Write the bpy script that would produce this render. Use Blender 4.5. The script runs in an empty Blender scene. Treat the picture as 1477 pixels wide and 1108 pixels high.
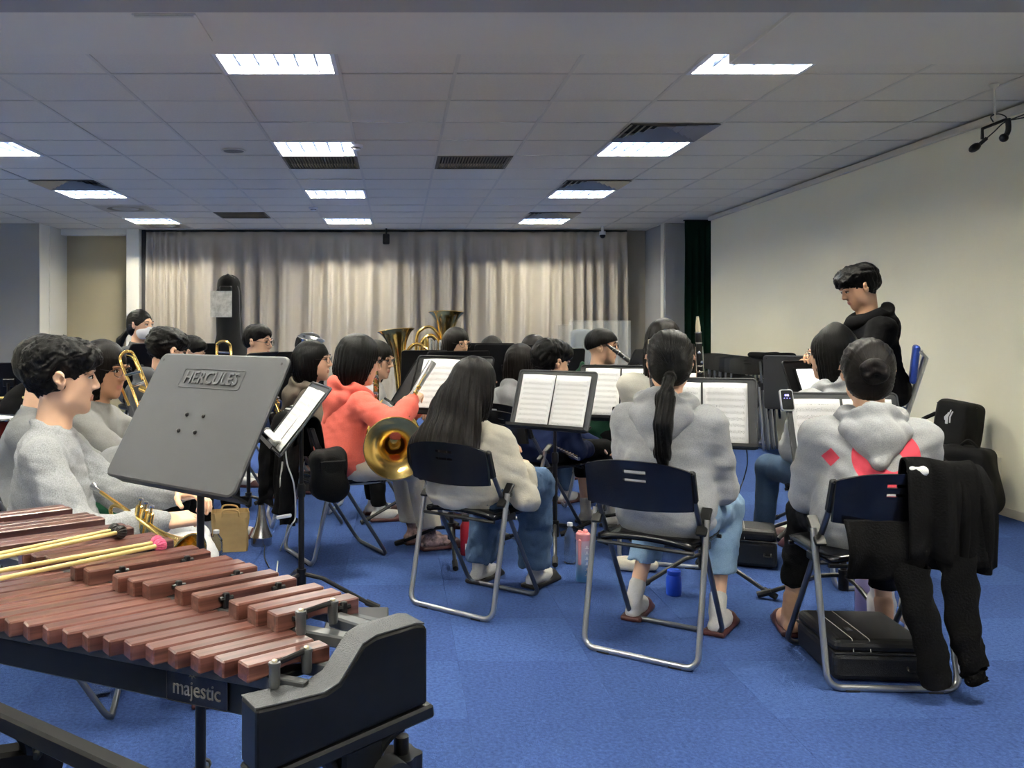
import bpy, bmesh, math, random
import numpy as np
from mathutils import Vector, Matrix

# ------------------------------------------------------------------ camera, world, exposure
SC = bpy.context.scene
COL = SC.collection
FPX, CX, CY, EYE = 1280.0, 573.0, 475.0, 1.26      # focal length, principal point (1477x1108 frame), eye height
cam_d = bpy.data.cameras.new('camera')
cam = bpy.data.objects.new('camera', cam_d)
COL.objects.link(cam)
cam.location = (0, 0, EYE)
cam.rotation_euler = (math.radians(90), 0, 0)
cam_d.sensor_width = 36.0
cam_d.lens = 36.0 * FPX / 1477.0
cam_d.shift_x = (738.5 - CX) / 1477.0
cam_d.shift_y = -(554.0 - CY) / 1477.0
cam_d.clip_start = 0.05
SC.camera = cam
world = bpy.data.worlds.new('world')
SC.world = world
world.use_nodes = True
world.node_tree.nodes['Background'].inputs[0].default_value = (0.5, 0.55, 0.6, 1)
world.node_tree.nodes['Background'].inputs[1].default_value = 0.02
SC.view_settings.view_transform = 'Standard'
SC.view_settings.look = 'None'
SC.view_settings.gamma = 1.0
SC.view_settings.use_curve_mapping = False
SC.view_settings.exposure = 1.68
TUBE_POWER = 150.0                                   # emission of the ceiling light panels
PI = math.pi
R = math.radians
rnd = random.Random(5)

# ------------------------------------------------------------------ placing helpers
def at(px, py, Z):
    """world point that the photograph shows at pixel px, py when it stands at depth Z"""
    return Vector(((px - CX) * Z / FPX, Z, EYE - (py - CY) * Z / FPX))

def ground(px, py):
    Z = EYE * FPX / (py - CY)
    return Vector(((px - CX) * Z / FPX, Z, 0))

def lin(c):
    return tuple(((v / 255) / 12.92 if v / 255 <= 0.04045 else ((v / 255 + 0.055) / 1.055) ** 2.4) for v in c)

# ------------------------------------------------------------------ materials
MATS = {}
def mat(name, rgb, rough=0.6, metal=0.0, noise=None, bump=None, spec=None, coat=None, sheen=None, emit=None, alpha=None, trans=None, ior=None):
    """procedural material: sRGB colour, optional noise=(scale, amount, second sRGB colour), bump=(scale, strength)"""
    if name in MATS:
        return MATS[name]
    m = bpy.data.materials.new(name)
    m.use_nodes = True
    nt = m.node_tree
    b = nt.nodes['Principled BSDF']
    b.inputs['Base Color'].default_value = (*lin(rgb), 1)
    b.inputs['Roughness'].default_value = rough
    b.inputs['Metallic'].default_value = metal
    if spec is not None: b.inputs['Specular IOR Level'].default_value = spec
    if coat: b.inputs['Coat Weight'].default_value = coat; b.inputs['Coat Roughness'].default_value = 0.15
    if sheen: b.inputs['Sheen Weight'].default_value = sheen; b.inputs['Sheen Roughness'].default_value = 0.5
    if trans: b.inputs['Transmission Weight'].default_value = trans
    if ior: b.inputs['IOR'].default_value = ior
    if alpha is not None: b.inputs['Alpha'].default_value = alpha
    if emit:
        b.inputs['Emission Color'].default_value = (*lin(emit[0]), 1); b.inputs['Emission Strength'].default_value = emit[1]
    tc = None
    if noise or bump:
        tc = nt.nodes.new('ShaderNodeTexCoord')
    if noise:
        n = nt.nodes.new('ShaderNodeTexNoise'); n.inputs['Scale'].default_value = noise[0]; n.inputs['Detail'].default_value = 5; n.inputs['Roughness'].default_value = 0.65
        nt.links.new(tc.outputs['Object'], n.inputs['Vector'])
        mr = nt.nodes.new('ShaderNodeMapRange'); mr.inputs[1].default_value = 0.3; mr.inputs[2].default_value = 0.7; mr.inputs[3].default_value = 0; mr.inputs[4].default_value = noise[1]
        nt.links.new(n.outputs['Fac'], mr.inputs[0])
        mx = nt.nodes.new('ShaderNodeMix'); mx.data_type = 'RGBA'
        mx.inputs[6].default_value = (*lin(rgb), 1); mx.inputs[7].default_value = (*lin(noise[2]), 1)
        nt.links.new(mr.outputs[0], mx.inputs[0]); nt.links.new(mx.outputs[2], b.inputs['Base Color'])
    if bump:
        n = nt.nodes.new('ShaderNodeTexNoise'); n.inputs['Scale'].default_value = bump[0]; n.inputs['Detail'].default_value = 4
        nt.links.new(tc.outputs['Object'], n.inputs['Vector'])
        bp = nt.nodes.new('ShaderNodeBump'); bp.inputs['Strength'].default_value = bump[1]; bp.inputs['Distance'].default_value = 0.01
        nt.links.new(n.outputs['Fac'], bp.inputs['Height']); nt.links.new(bp.outputs[0], b.inputs['Normal'])
    MATS[name] = m
    return m

def M_(nt, op, a, b=None, c=None):
    n = nt.nodes.new('ShaderNodeMath'); n.operation = op
    for i, v in enumerate((a, b, c)):
        if v is None: continue
        if isinstance(v, (int, float)): n.inputs[i].default_value = v
        else: nt.links.new(v, n.inputs[i])
    return n.outputs[0]

# ------------------------------------------------------------------ mesh builder
def frame_from(axis, up=(0, 0, 1)):
    z = Vector(axis).normalized(); u = Vector(up)
    if abs(z.dot(u)) > 0.98: u = Vector((1, 0, 0))
    x = u.cross(z).normalized(); y = z.cross(x)
    return Matrix((x, y, z)).transposed()      # columns x, y, z

class MB:
    def __init__(s): s.v = []; s.f = []; s.m = []; s.sm = []
    def add(s, vs, fs, mi=0, smooth=True):
        o = len(s.v); s.v += [tuple(v) for v in vs]
        s.f += [tuple(i + o for i in f) for f in fs]; s.m += [mi] * len(fs); s.sm += [smooth] * len(fs)
        return s
    def box(s, c, size, rot=None, bev=0.0, mi=0, seg=1):
        bm = bmesh.new(); bmesh.ops.create_cube(bm, size=1.0)
        for v in bm.verts: v.co = Vector((v.co.x * size[0], v.co.y * size[1], v.co.z * size[2]))
        if bev > 0: bmesh.ops.bevel(bm, geom=bm.edges[:], offset=min(bev, 0.49 * min(size)), segments=seg, affect='EDGES', profile=0.5)
        Mt = (rot.to_3x3() if rot is not None else Matrix.Identity(3)); c = Vector(c)
        bm.verts.index_update()
        s.add([Mt @ v.co + c for v in bm.verts], [[v.index for v in f.verts] for f in bm.faces], mi, False)
        bm.free(); return s
    def bar(s, a, b, w, h, bev=0.0, mi=0, up=(0, 0, 1)):
        """box from a to b; w across, h along up"""
        a, b = Vector(a), Vector(b); Fm = frame_from(b - a, up)
        return s.box((a + b) / 2, (w, h, (b - a).length), Fm, bev, mi)
    def tube(s, pts, r, n=8, mi=0, closed=False, caps=True):
        pts = [Vector(p) for p in pts]; N = len(pts)
        rs = r if isinstance(r, (list, tuple)) else [r] * N
        ref = None; rings = []
        for i, p in enumerate(pts):
            if closed: t = pts[(i + 1) % N] - pts[i - 1]
            else: t = pts[min(i + 1, N - 1)] - pts[max(i - 1, 0)]
            if t.length < 1e-9: t = Vector((0, 0, 1))
            t.normalize()
            if ref is None:
                ref = Vector((0, 0, 1)) if abs(t.z) < 0.9 else Vector((1, 0, 0))
            x = (ref - t * ref.dot(t))
            if x.length < 1e-6: x = t.orthogonal()
            x.normalize(); ref = x; y = t.cross(x)
            rings.append([p + (x * math.cos(2 * PI * k / n) + y * math.sin(2 * PI * k / n)) * rs[i] for k in range(n)])
        vs = [v for rg in rings for v in rg]; fs = []
        for i in range(N if closed else N - 1):
            j = (i + 1) % N
            for k in range(n):
                fs.append((i * n + k, i * n + (k + 1) % n, j * n + (k + 1) % n, j * n + k))
        if caps and not closed:
            fs.append(tuple(range(n - 1, -1, -1))); fs.append(tuple((N - 1) * n + k for k in range(n)))
        return s.add(vs, fs, mi)
    def lathe(s, prof, o=(0, 0, 0), axis=(0, 0, 1), n=24, mi=0, cap0=True, cap1=True, sx=1.0, sy=1.0):
        """prof = [(r, z)...] turned about axis through o"""
        F = frame_from(axis); o = Vector(o); vs = []; fs = []
        for (r, z) in prof:
            for k in range(n):
                a = 2 * PI * k / n
                vs.append(o + F @ Vector((math.cos(a) * r * sx, math.sin(a) * r * sy, z)))
        for i in range(len(prof) - 1):
            for k in range(n):
                fs.append((i * n + k, i * n + (k + 1) % n, (i + 1) * n + (k + 1) % n, (i + 1) * n + k))
        if cap0: fs.append(tuple(range(n - 1, -1, -1)))
        if cap1: fs.append(tuple((len(prof) - 1) * n + k for k in range(n)))
        return s.add(vs, fs, mi)
    def ball(s, c, r, n=14, mi=0, rot=None):
        r = r if isinstance(r, (list, tuple)) else (r, r, r)
        Mt = rot.to_3x3() if rot is not None else Matrix.Identity(3); c = Vector(c); m = max(6, n // 2)
        vs = [c + Mt @ Vector((0, 0, -r[2]))]; fs = []
        for i in range(1, m):
            t = PI * i / m - PI / 2
            for k in range(n):
                a = 2 * PI * k / n
                vs.append(c + Mt @ Vector((math.cos(t) * math.cos(a) * r[0], math.cos(t) * math.sin(a) * r[1], math.sin(t) * r[2])))
        vs.append(c + Mt @ Vector((0, 0, r[2])))
        for k in range(n):
            fs.append((0, 1 + (k + 1) % n, 1 + k)); fs.append((len(vs) - 1, 1 + (m - 2) * n + k, 1 + (m - 2) * n + (k + 1) % n))
        for i in range(m - 2):
            for k in range(n):
                fs.append((1 + i * n + k, 1 + i * n + (k + 1) % n, 1 + (i + 1) * n + (k + 1) % n, 1 + (i + 1) * n + k))
        return s.add(vs, fs, mi)
    def prism(s, poly, t0, t1, Mx=None, mi=0, smooth=False):
        """2D outline (local xy) extruded from z=t0 to z=t1, placed with the 4x4 matrix Mx"""
        Mx = Mx or Matrix.Identity(4); n = len(poly)
        vs = [Mx @ Vector((p[0], p[1], t0)) for p in poly] + [Mx @ Vector((p[0], p[1], t1)) for p in poly]
        fs = [tuple(range(n - 1, -1, -1)), tuple(range(n, 2 * n))]
        fs += [(i, (i + 1) % n, n + (i + 1) % n, n + i) for i in range(n)]
        return s.add(vs, fs, mi, smooth)
    def grid(s, P, mi=0, smooth=True, thick=None):
        """P = rows of points; optional thickness gives the sheet a back"""
        nr, nc = len(P), len(P[0]); vs = [Vector(p) for row in P for p in row]
        fs = [(i * nc + j, i * nc + j + 1, (i + 1) * nc + j + 1, (i + 1) * nc + j) for i in range(nr - 1) for j in range(nc - 1)]
        if thick:
            nn = [Vector((0, 0, 0)) for _ in vs]
            for f in fs:
                q = (vs[f[1]] - vs[f[0]]).cross(vs[f[3]] - vs[f[0]])
                for i in f: nn[i] += q
            n0 = len(vs); vs = vs + [v - (n.normalized() * thick) for v, n in zip(vs, nn)]
            fs = fs + [tuple(i + n0 for i in reversed(f)) for f in fs]
            rim = [j for j in range(nc)] + [i * nc + nc - 1 for i in range(1, nr)] + [(nr - 1) * nc + j for j in range(nc - 2, -1, -1)] + [i * nc for i in range(nr - 2, 0, -1)]
            fs += [(rim[(k + 1) % len(rim)], rim[k], rim[k] + n0, rim[(k + 1) % len(rim)] + n0) for k in range(len(rim))]
        return s.add(vs, fs, mi, smooth)
    def mesh(s, name, mats):
        me = bpy.data.meshes.new(name); me.from_pydata(s.v, [], s.f)
        for m in (mats if isinstance(mats, (list, tuple)) else [mats]): me.materials.append(m)
        me.polygons.foreach_set('material_index', s.m); me.polygons.foreach_set('use_smooth', s.sm)
        me.update(); return me
    def build(s, name, mats, parent=None, loc=None, rz=0.0, auto=True):
        me = s.mesh(name, mats)
        if auto and any(s.sm):
            me.set_sharp_from_angle(angle=R(40))
        return put(name, me, parent, loc, rz)

def put(name, data, parent=None, loc=None, rz=0.0):
    o = bpy.data.objects.new(name, data); COL.objects.link(o)
    if parent is not None: o.parent = parent
    if loc is not None: o.location = loc
    if rz: o.rotation_euler = (0, 0, rz)
    return o

def tag(o, label=None, cat=None, group=None, kind=None):
    if label: o['label'] = label
    if cat: o['category'] = cat
    if group: o['group'] = group
    if kind: o['kind'] = kind
    return o

def thing(name, label, cat, loc=(0, 0, 0), rz=0.0, group=None):
    return tag(put(name, None, None, loc, rz), label, cat, group)

def copy_tree(o, parent=None):
    c = o.copy(); COL.objects.link(c); c.parent = parent
    for ch in o.children: copy_tree(ch, c)
    return c

def bez(pts, n=8):
    """Catmull-Rom through pts"""
    pts = [Vector(p) for p in pts]; out = []
    P = [pts[0] * 2 - pts[1]] + pts + [pts[-1] * 2 - pts[-2]]
    for i in range(1, len(P) - 2):
        for k in range(n):
            t = k / n; a, b, c, d = P[i - 1], P[i], P[i + 1], P[i + 2]
            out.append(0.5 * ((2 * b) + (c - a) * t + (2 * a - 5 * b + 4 * c - d) * t * t + (3 * b - a - 3 * c + d) * t ** 3))
    return out + [pts[-1]]

def rrect(w, h, r, n=5):
    out = []
    for cx, cy, a0 in ((w / 2 - r, h / 2 - r, 0), (-w / 2 + r, h / 2 - r, 90), (-w / 2 + r, -h / 2 + r, 180), (w / 2 - r, -h / 2 + r, 270)):
        for k in range(n + 1):
            a = R(a0 + 90 * k / n); out.append((cx + r * math.cos(a), cy + r * math.sin(a)))
    return out

def text_mesh(body, size, extrude, bevel=0.0, spacing=1.0, shear=0.0):
    cu = bpy.data.curves.new('lettering', 'FONT'); cu.body = body; cu.size = size; cu.extrude = extrude; cu.bevel_depth = bevel
    cu.align_x = 'CENTER'; cu.align_y = 'CENTER'; cu.space_character = spacing; cu.shear = shear; cu.resolution_u = 3
    o = bpy.data.objects.new('lettering', cu); COL.objects.link(o)
    dg = bpy.context.evaluated_depsgraph_get(); dg.update()
    me = bpy.data.meshes.new_from_object(o.evaluated_get(dg))
    bpy.data.objects.remove(o); bpy.data.curves.remove(cu)
    return me

# ------------------------------------------------------------------ shared materials
blk_metal = mat('black_metal', (14, 14, 16), 0.38, 0.0, spec=0.4)
blk_plastic = mat('black_plastic', (10, 11, 13), 0.42, spec=0.35)
chrome = mat('grey_steel_tube', (176, 178, 182), 0.28, 0.9)
chrome_dark = mat('dark_steel_tube', (105, 108, 114), 0.33, 0.85)
brass = mat('brass', (238, 200, 122), 0.2, 1.0, noise=(9, 0.35, (212, 168, 90)))
silver = mat('silver_plate', (215, 216, 218), 0.16, 1.0)
paper_white = mat('white_plastic', (225, 226, 228), 0.5)
rubber = mat('black_rubber', (14, 14, 15), 0.7)
blk_cloth = mat('black_cloth', (9, 9, 10), 0.95, bump=(140, 0.25), spec=0.1)
blk_nylon = mat('black_nylon', (11, 11, 13), 0.75, bump=(260, 0.3), spec=0.2)

# ------------------------------------------------------------------ room shell
XR, XL, YB, YF, CEIL = 4.10, -6.6, 13.40, -2.6, 2.738
wall_m = mat('cream_wall_paint', (241, 237, 213), 0.75, noise=(2.0, 0.25, (231, 226, 201)), bump=(120, 0.12))
wallg_m = mat('grey_wall_panel', (172, 171, 166), 0.75, noise=(3.0, 0.3, (160, 159, 154)), bump=(160, 0.1))
white_m = mat('white_column_paint', (232, 229, 216), 0.6)
beige_m = mat('beige_panel', (196, 184, 150), 0.7, noise=(2.5, 0.3, (182, 170, 138)))
tile_m = mat('ceiling_tile_mineral', (230, 223, 206), 0.9, noise=(70, 0.5, (214, 207, 190)), bump=(220, 0.25))
tee_m = mat('ceiling_grid_metal', (212, 206, 190), 0.6)
soffit_m = mat('soffit_paint', (228, 221, 204), 0.8)

def struct(name, mb, mats, parent=None):
    o = mb.build(name, mats, parent)
    if parent is None: o['kind'] = 'structure'
    return o

# floor slab and its carpet tiles
floor = struct('floor', MB().box(((XL + XR) / 2, (YB + YF) / 2, -0.06), (XR - XL + 0.4, YB - YF + 0.4, 0.10)), mat('carpet_base', (40, 62, 128), 0.95))
def carpet_material(name, rgb, rgb2):
    m = mat(name, rgb, 0.95, noise=(75, 1.0, rgb2), spec=0.05)
    nt = m.node_tree; b = nt.nodes['Principled BSDF']
    tc = nt.nodes.new('ShaderNodeTexCoord'); n = nt.nodes.new('ShaderNodeTexNoise'); n.inputs['Scale'].default_value = 230; n.inputs['Detail'].default_value = 4
    nt.links.new(tc.outputs['Object'], n.inputs['Vector'])
    bp = nt.nodes.new('ShaderNodeBump'); bp.inputs['Strength'].default_value = 1.0; bp.inputs['Distance'].default_value = 0.012
    nt.links.new(n.outputs['Fac'], bp.inputs['Height']); nt.links.new(bp.outputs[0], b.inputs['Normal'])
    return m
carp = [carpet_material('blue_carpet_a', (76, 101, 162), (50, 70, 122)), carpet_material('blue_carpet_b', (73, 98, 157), (48, 67, 118)), carpet_material('blue_carpet_c', (81, 108, 170), (54, 76, 130))]
ct = 0.5
cm = [MB().box((0, 0, -0.005), (ct - 0.0012, ct - 0.0012, 0.01), bev=0.0006).mesh('carpet_tile', c) for c in carp]
i0 = 0
for ix in range(-5, 9):
    for iy in range(3, 22):
        x, y = -0.02 + ix * ct, 0.62 + iy * ct
        if x + ct / 2 > XR + 0.3 or abs(x) > 0.75 * y + 1.2: continue
        o = put('carpet_tile', cm[(ix * 7 + iy * 13 + (ix * iy) % 5) % 3], floor, (x, y, 0)); i0 += 1
# carpet beyond the separate tiles, one joined piece
mbc = MB()
for ix in range(-14, 9):
    for iy in range(-7, 26):
        x, y = -0.02 + ix * ct, 0.62 + iy * ct
        ins = (-5 <= ix < 9 and 3 <= iy < 22) and not (x + ct / 2 > XR + 0.3 or abs(x) > 0.75 * y + 1.2)
        if not ins: mbc.box((x, y, -0.005), (ct - 0.003, ct - 0.003, 0.01), mi=(ix * 7 + iy * 13) % 3)
tag(mbc.build('carpet_tiles', carp, floor), kind='stuff')

# walls
wall_right = struct('wall_right', MB().box((XR + 0.1, (YF + 11.6) / 2, CEIL / 2), (0.2, 11.6 - YF, CEIL)), wall_m)
struct('wall_left', MB().box((XL - 0.1, (YF + YB) / 2, CEIL / 2), (0.2, YB - YF, CEIL)), wall_m)
struct('wall_front', MB().box(((XL + XR) / 2, YF - 0.1, CEIL / 2), (XR - XL + 0.4, 0.2, CEIL)), wall_m)
struct('wall_back', MB().box(((XL + XR + 0.6) / 2, YB + 0.12, CEIL / 2), (XR - XL + 1.0, 0.2, CEIL)), beige_m)
# grey panelled wall and white return, left of the recess
wl = struct('wall_back_left', MB().box(((XL - 5.0) / 2, 12.9, CEIL / 2), (-5.0 - XL, 1.0, CEIL)), [wallg_m])
struct('trim_1', MB().box((-5.0 + 0.006, 12.90, CEIL / 2), (0.012, 1.02, CEIL), bev=0.002), white_m)
struct('trim_2', MB().box((-4.985, 12.72, CEIL / 2), (0.03, 0.025, CEIL), bev=0.004), white_m)
# recess: white head trim, white post
struct('trim_3', MB().box((-4.45, 13.2, 2.70), (1.05, 0.16, 0.09), bev=0.005), white_m)
struct('trim_4', MB().box((-3.90, 13.18, CEIL / 2), (0.19, 0.22, CEIL), bev=0.006), white_m)
struct('trim_5', MB().box((-3.775, 13.25, CEIL / 2), (0.05, 0.12, CEIL), bev=0.004), mat('dark_gap', (52, 50, 50), 0.8))
# right end: beige wall strip, light pilaster
struct('wall_back_right', MB().box((3.55, 13.36, CEIL / 2), (0.34, 0.1, CEIL)), mat('taupe_wall', (150, 143, 128), 0.8))
struct('trim_6', MB().box((3.90, 12.85, CEIL / 2), (0.36, 1.0, CEIL), bev=0.012), wallg_m)
struct('trim_7', MB().box((3.712, 12.42, CEIL / 2), (0.02, 0.12, CEIL), bev=0.004), white_m)
struct('wall_alcove', MB().box((4.75, 12.4, CEIL / 2), (0.2, 2.0, CEIL)), wallg_m)
# baseboard at the right wall, ceiling trim and cable duct
struct('baseboard_right', MB().box((XR - 0.004, (YF + 11.6) / 2, 0.03), (0.008, 11.6 - YF, 0.06), bev=0.002), mat('cream_baseboard', (214, 206, 186), 0.6))
struct('trim_8', MB().box((XR - 0.02, (YF + 11.6) / 2, CEIL - 0.035), (0.04, 11.6 - YF, 0.05), bev=0.006), tee_m)

# ceiling: slab, metal grid, one object per tile
TW, TD = 0.6667, 0.605
ceiling = struct('ceiling', MB().box(((XL + XR) / 2, (YF + YB) / 2, CEIL + 0.27), (XR - XL + 1.2, YB - YF + 0.6, 0.06)), soffit_m)
XS = [-0.3333 + TW * k for k in range(-10, 8)]
ZS = [5.145 + TD * k for k in range(-13, 15)]
light_cells = {(x, z) for x in (-6.0, -3.3333, -0.6667, 2.0) for z in (-0.0, 2.42, 4.842, 7.262, 9.682, 12.102) if x > -5 or z < 8}
vent_cells = {(2.0, 6.657), (2.0, 9.077), (2.0, 11.497), (-3.3333, 9.077), (-3.3333, 10.892), (-3.3333, 12.707)}
grille_cells = {(-0.6667, 7.867), (0.6667, 7.867), (-2.0, 11.497)}
def cell_in(c, S): return any(abs(c[0] - s[0]) < 0.3 and abs(c[1] - s[1]) < 0.25 for s in S)
tees = MB()
for x in XS: tees.box((x, (YF + YB) / 2, CEIL + 0.002), (0.022, YB - YF, 0.004))
for z in ZS: tees.box(((XL + XR) / 2, z, CEIL + 0.002), (XR - XL, 0.022, 0.004))
tees.build('ceiling_grid', tee_m, ceiling)
def tile_mesh(w, d):
    return MB().box((0, 0, 0.011), (w - 0.010, d - 0.010, 0.018), bev=0.004).mesh('ceiling_tile', tile_m)
tmesh = tile_mesh(TW, TD)
tr = random.Random(3)
NT = 0; tiles_rest = MB()
for i in range(len(XS) - 1):
    for j in range(len(ZS) - 1):
        cx, cz = (XS[i] + XS[i + 1]) / 2, (ZS[j] + ZS[j + 1]) / 2
        if cx > XR + 0.2: continue
        if cell_in((cx, cz), light_cells) or cell_in((cx, cz), vent_cells) or cell_in((cx, cz), grille_cells): continue
        h = CEIL + 0.004 - tr.random() * 0.003
        if cz > 4.7 and cx > -0.55 * cz - 0.6:
            o = put('ceiling_tile', tmesh, ceiling, (cx, cz, h))
            o.rotation_euler = (tr.uniform(-1, 1) * 0.004, tr.uniform(-1, 1) * 0.003, 0); NT += 1
        else:
            tiles_rest.box((cx, cz, h + 0.011), (TW - 0.01, TD - 0.01, 0.018))
tag(tiles_rest.build('ceiling_tiles', tile_m, ceiling), kind='stuff')
# dropped soffits above the camera end
so = struct('trim_9', MB().box(((XL + XR) / 2, (YF + 4.45) / 2, CEIL - 0.05), (XR - XL, 4.45 - YF, 0.10), bev=0.004), soffit_m)
struct('trim_10', MB().box((2.90, (YF + 4.55) / 2, CEIL - 0.06), (2.4, 4.55 - YF, 0.12), bev=0.004), soffit_m)
struct('trim_11', MB().box(((XL + XR) / 2, (YF + 3.70) / 2, CEIL - 0.11), (XR - XL, 3.70 - YF, 0.10), bev=0.01), mat('beam_paint', (168, 164, 156), 0.8))

# ceiling lights
tube_m = mat('light_panel_glow', (235, 242, 255), 0.5, emit=((253, 247, 227), TUBE_POWER))
louv_m = mat('light_louver', (46, 56, 78), 0.5, spec=0.1)
housing_m = mat('light_housing', (228, 230, 232), 0.35)
def make_light():
    t = thing('ceiling_light', 'x', 'ceiling light')
    w, d = TW - 0.014, TD - 0.014
    hb = MB()
    for sx in (-1, 1): hb.box((sx * (w / 2 - 0.008), 0, 0.05), (0.016, d, 0.10))
    for sy in (-1, 1): hb.box((0, sy * (d / 2 - 0.008), 0.05), (w, 0.016, 0.10))
    hb.box((0, 0, 0.108), (w, d, 0.012)); hb.build('housing', housing_m, t)
    fr = MB()
    for sx in (-1, 1): fr.box((sx * (w / 2 - 0.010), 0, -0.003), (0.024, d + 0.004, 0.008), bev=0.002)
    for sy in (-1, 1): fr.box((0, sy * (d / 2 - 0.010), -0.003), (w + 0.004, 0.024, 0.008), bev=0.002)
    fr.build('frame', housing_m, t)
    for k in range(3):
        tb = MB().tube([(-w / 2 + 0.03, (k - 1) * d / 3, 0.088), (w / 2 - 0.03, (k - 1) * d / 3, 0.088)], 0.014, 10)
        tb.build('light_tube', tube_m, t)
    for k in range(1, 6):
        MB().box((-w / 2 + k * w / 6, 0, 0.012), (0.006, d - 0.03, 0.020)).build('louver_blade', louv_m, t)
    for k in (1, 2, 3):
        MB().box((0, -d / 2 + k * d / 4, 0.030), (w - 0.03, 0.006, 0.056)).build('louver_blade', louv_m, t)
    return t
lt = make_light(); first = True
rowname = {4.842: 'half hidden by the dropped ceiling edge nearest the camera', 7.262: 'in the second row from the camera', 9.682: 'in the third row from the camera', 12.102: 'in the row nearest the pleated curtain', 2.42: 'above the camera out of frame', -0.0: 'behind the camera out of frame'}
colname = {-6.0: 'far left', -3.3333: 'left', -0.6667: 'middle', 2.0: 'right'}
for (x, z) in sorted(light_cells, key=lambda c: (c[1], c[0])):
    o = lt if first else copy_tree(lt); first = False
    o.location = (x, z, CEIL - (0.285 if z < 3.6 else 0.0))
    o['label'] = 'fluorescent louvre light, %s column, %s' % (colname[x], rowname[z]); o['group'] = 'fluorescent ceiling lights'

# air vents
vent_m = mat('vent_aluminium', (150, 146, 138), 0.35, 0.7); dark_m = mat('dark_duct', (30, 29, 28), 0.8)
def make_vent(loc, label, round_=False):
    t = thing('air_vent', label, 'air vent', loc, 0, 'square ceiling air vents')
    w, d = TW - 0.02, TD - 0.02
    MB().box((0, 0, 0.06), (w, d, 0.01)).build('duct', dark_m, t)
    n = 1 if round_ else 5
    for k in range(n):
        s = 1 - k * 0.2; zz = -0.012 + k * 0.010
        P = []
        o2 = s; i2 = s - (0.30 if round_ else 0.13)
        fr = MB()
        q = [(-1, -1), (1, -1), (1, 1), (-1, 1)]
        if round_:
            ring = [(math.cos(2 * PI * a / 32), math.sin(2 * PI * a / 32)) for a in range(32)]
            sq = [(x / max(abs(x), abs(y)), y / max(abs(x), abs(y))) for x, y in ring]
            vs = [(x * w / 2, y * d / 2, 0) for x, y in sq] + [(x * 0.22, y * 0.22, -0.004) for x, y in ring] + [(x * 0.20, y * 0.20, 0.05) for x, y in ring]
            fr.add(vs, [(i + 32 * a, (i + 1) % 32 + 32 * a, (i + 1) % 32 + 32 * (a + 1), i + 32 * (a + 1)) for a in (0, 1) for i in range(32)], 0, False)
            fr.build('frame', mat('vent_beige', (176, 166, 144), 0.5), t)
            MB().lathe([(0.02, 0.02), (0.15, -0.004), (0.16, 0.004), (0.15, 0.01)], n=24).build('diffuser_disc', mat('vent_beige', (176, 166, 144)), t)
        else:
            vs = [(x * w / 2 * o2, y * d / 2 * o2, zz) for x, y in q] + [(x * w / 2 * i2, y * d / 2 * i2, zz + 0.022) for x, y in q]
            vs += [(x, y, z + 0.003) for x, y, z in vs]
            fs = [(i, (i + 1) % 4, 4 + (i + 1) % 4, 4 + i) for i in range(4)] + [(8 + i, 12 + i, 12 + (i + 1) % 4, 8 + (i + 1) % 4) for i in range(4)] + [(i, 8 + i, 8 + (i + 1) % 4, (i + 1) % 4) for i in range(4)]
            fr.add(vs, fs, 0, False); fr.build('vane_frame', vent_m, t)
    return t
make_vent((2.0, 6.657, CEIL), 'large square metal air vent beside the right light of the second row')
make_vent((2.0, 9.077, CEIL), 'square metal air vent beside the right light of the third row')
make_vent((2.0, 11.497, CEIL), 'square metal air vent beside the right light nearest the curtain')
make_vent((-3.3333, 9.077, CEIL), 'square metal air vent beside the left light of the third row')
make_vent((-3.3333, 10.892, CEIL), 'beige air vent with a round centre above the recess', True)
make_vent((-3.3333, 12.707, CEIL), 'beige air vent with a round centre next to the curtain top', True)
def make_grille(loc, label, fill=(88, 80, 66)):
    t = thing('air_grille', label, 'air grille', loc, 0, 'slatted ceiling return grilles')
    w, d = TW - 0.02, TD - 0.02
    MB().box((0, 0, 0.05), (w, d, 0.01)).build('duct', dark_m, t)
    fr = MB()
    for sx in (-1, 1): fr.box((sx * (w / 2 - 0.01), 0, 0), (0.02, d, 0.012))
    for sy in (-1, 1): fr.box((0, sy * (d / 2 - 0.01), 0), (w, 0.02, 0.012))
    gm = mat('grille_bronze', fill, 0.5, 0.3); fr.build('frame', gm, t)
    for k in range(24):
        MB().box((-w / 2 + 0.03 + k * (w - 0.06) / 23, 0, 0.006), (0.012, d - 0.03, 0.012), Matrix.Rotation(R(25), 3, 'Y')).build('slat', gm, t)
make_grille((-0.6667, 7.867, CEIL), 'slatted bronze return grille directly behind the middle light')
make_grille((0.6667, 7.867, CEIL), 'slatted bronze return grille standing alone mid ceiling')
make_grille((-2.0, 11.497, CEIL), 'slatted bronze return grille nearest the curtain')
def detector(px, py, label, r=0.055):
    Z = (CEIL - EYE) * FPX / (CY - py); p = at(px, py, Z)
    t = thing('smoke_detector', label, 'smoke detector', (p.x, p.y, CEIL - 0.002), 0, 'ceiling smoke detectors')
    MB().lathe([(r, 0), (r, -0.012), (r * 0.9, -0.02), (r * 0.55, -0.024), (r * 0.5, -0.04), (r * 0.2, -0.046)], n=24).build('housing', paper_white, t)
    MB().lathe([(r * 0.62, -0.022), (r * 0.66, -0.028), (r * 0.58, -0.032)], n=24).build('sensor_ring', mat('sensor_grey', (120, 120, 120)), t)
detector(514, 209, 'white smoke detector at the corner of the second middle light')
detector(452, 299, 'white smoke detector near the third middle light')
p = at(337, 217, (CEIL - EYE) * FPX / (CY - 217))
t = thing('ceiling_speaker', 'round flush ceiling speaker left of the second middle light', 'speaker', (p.x, p.y, CEIL - 0.001))
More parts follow.
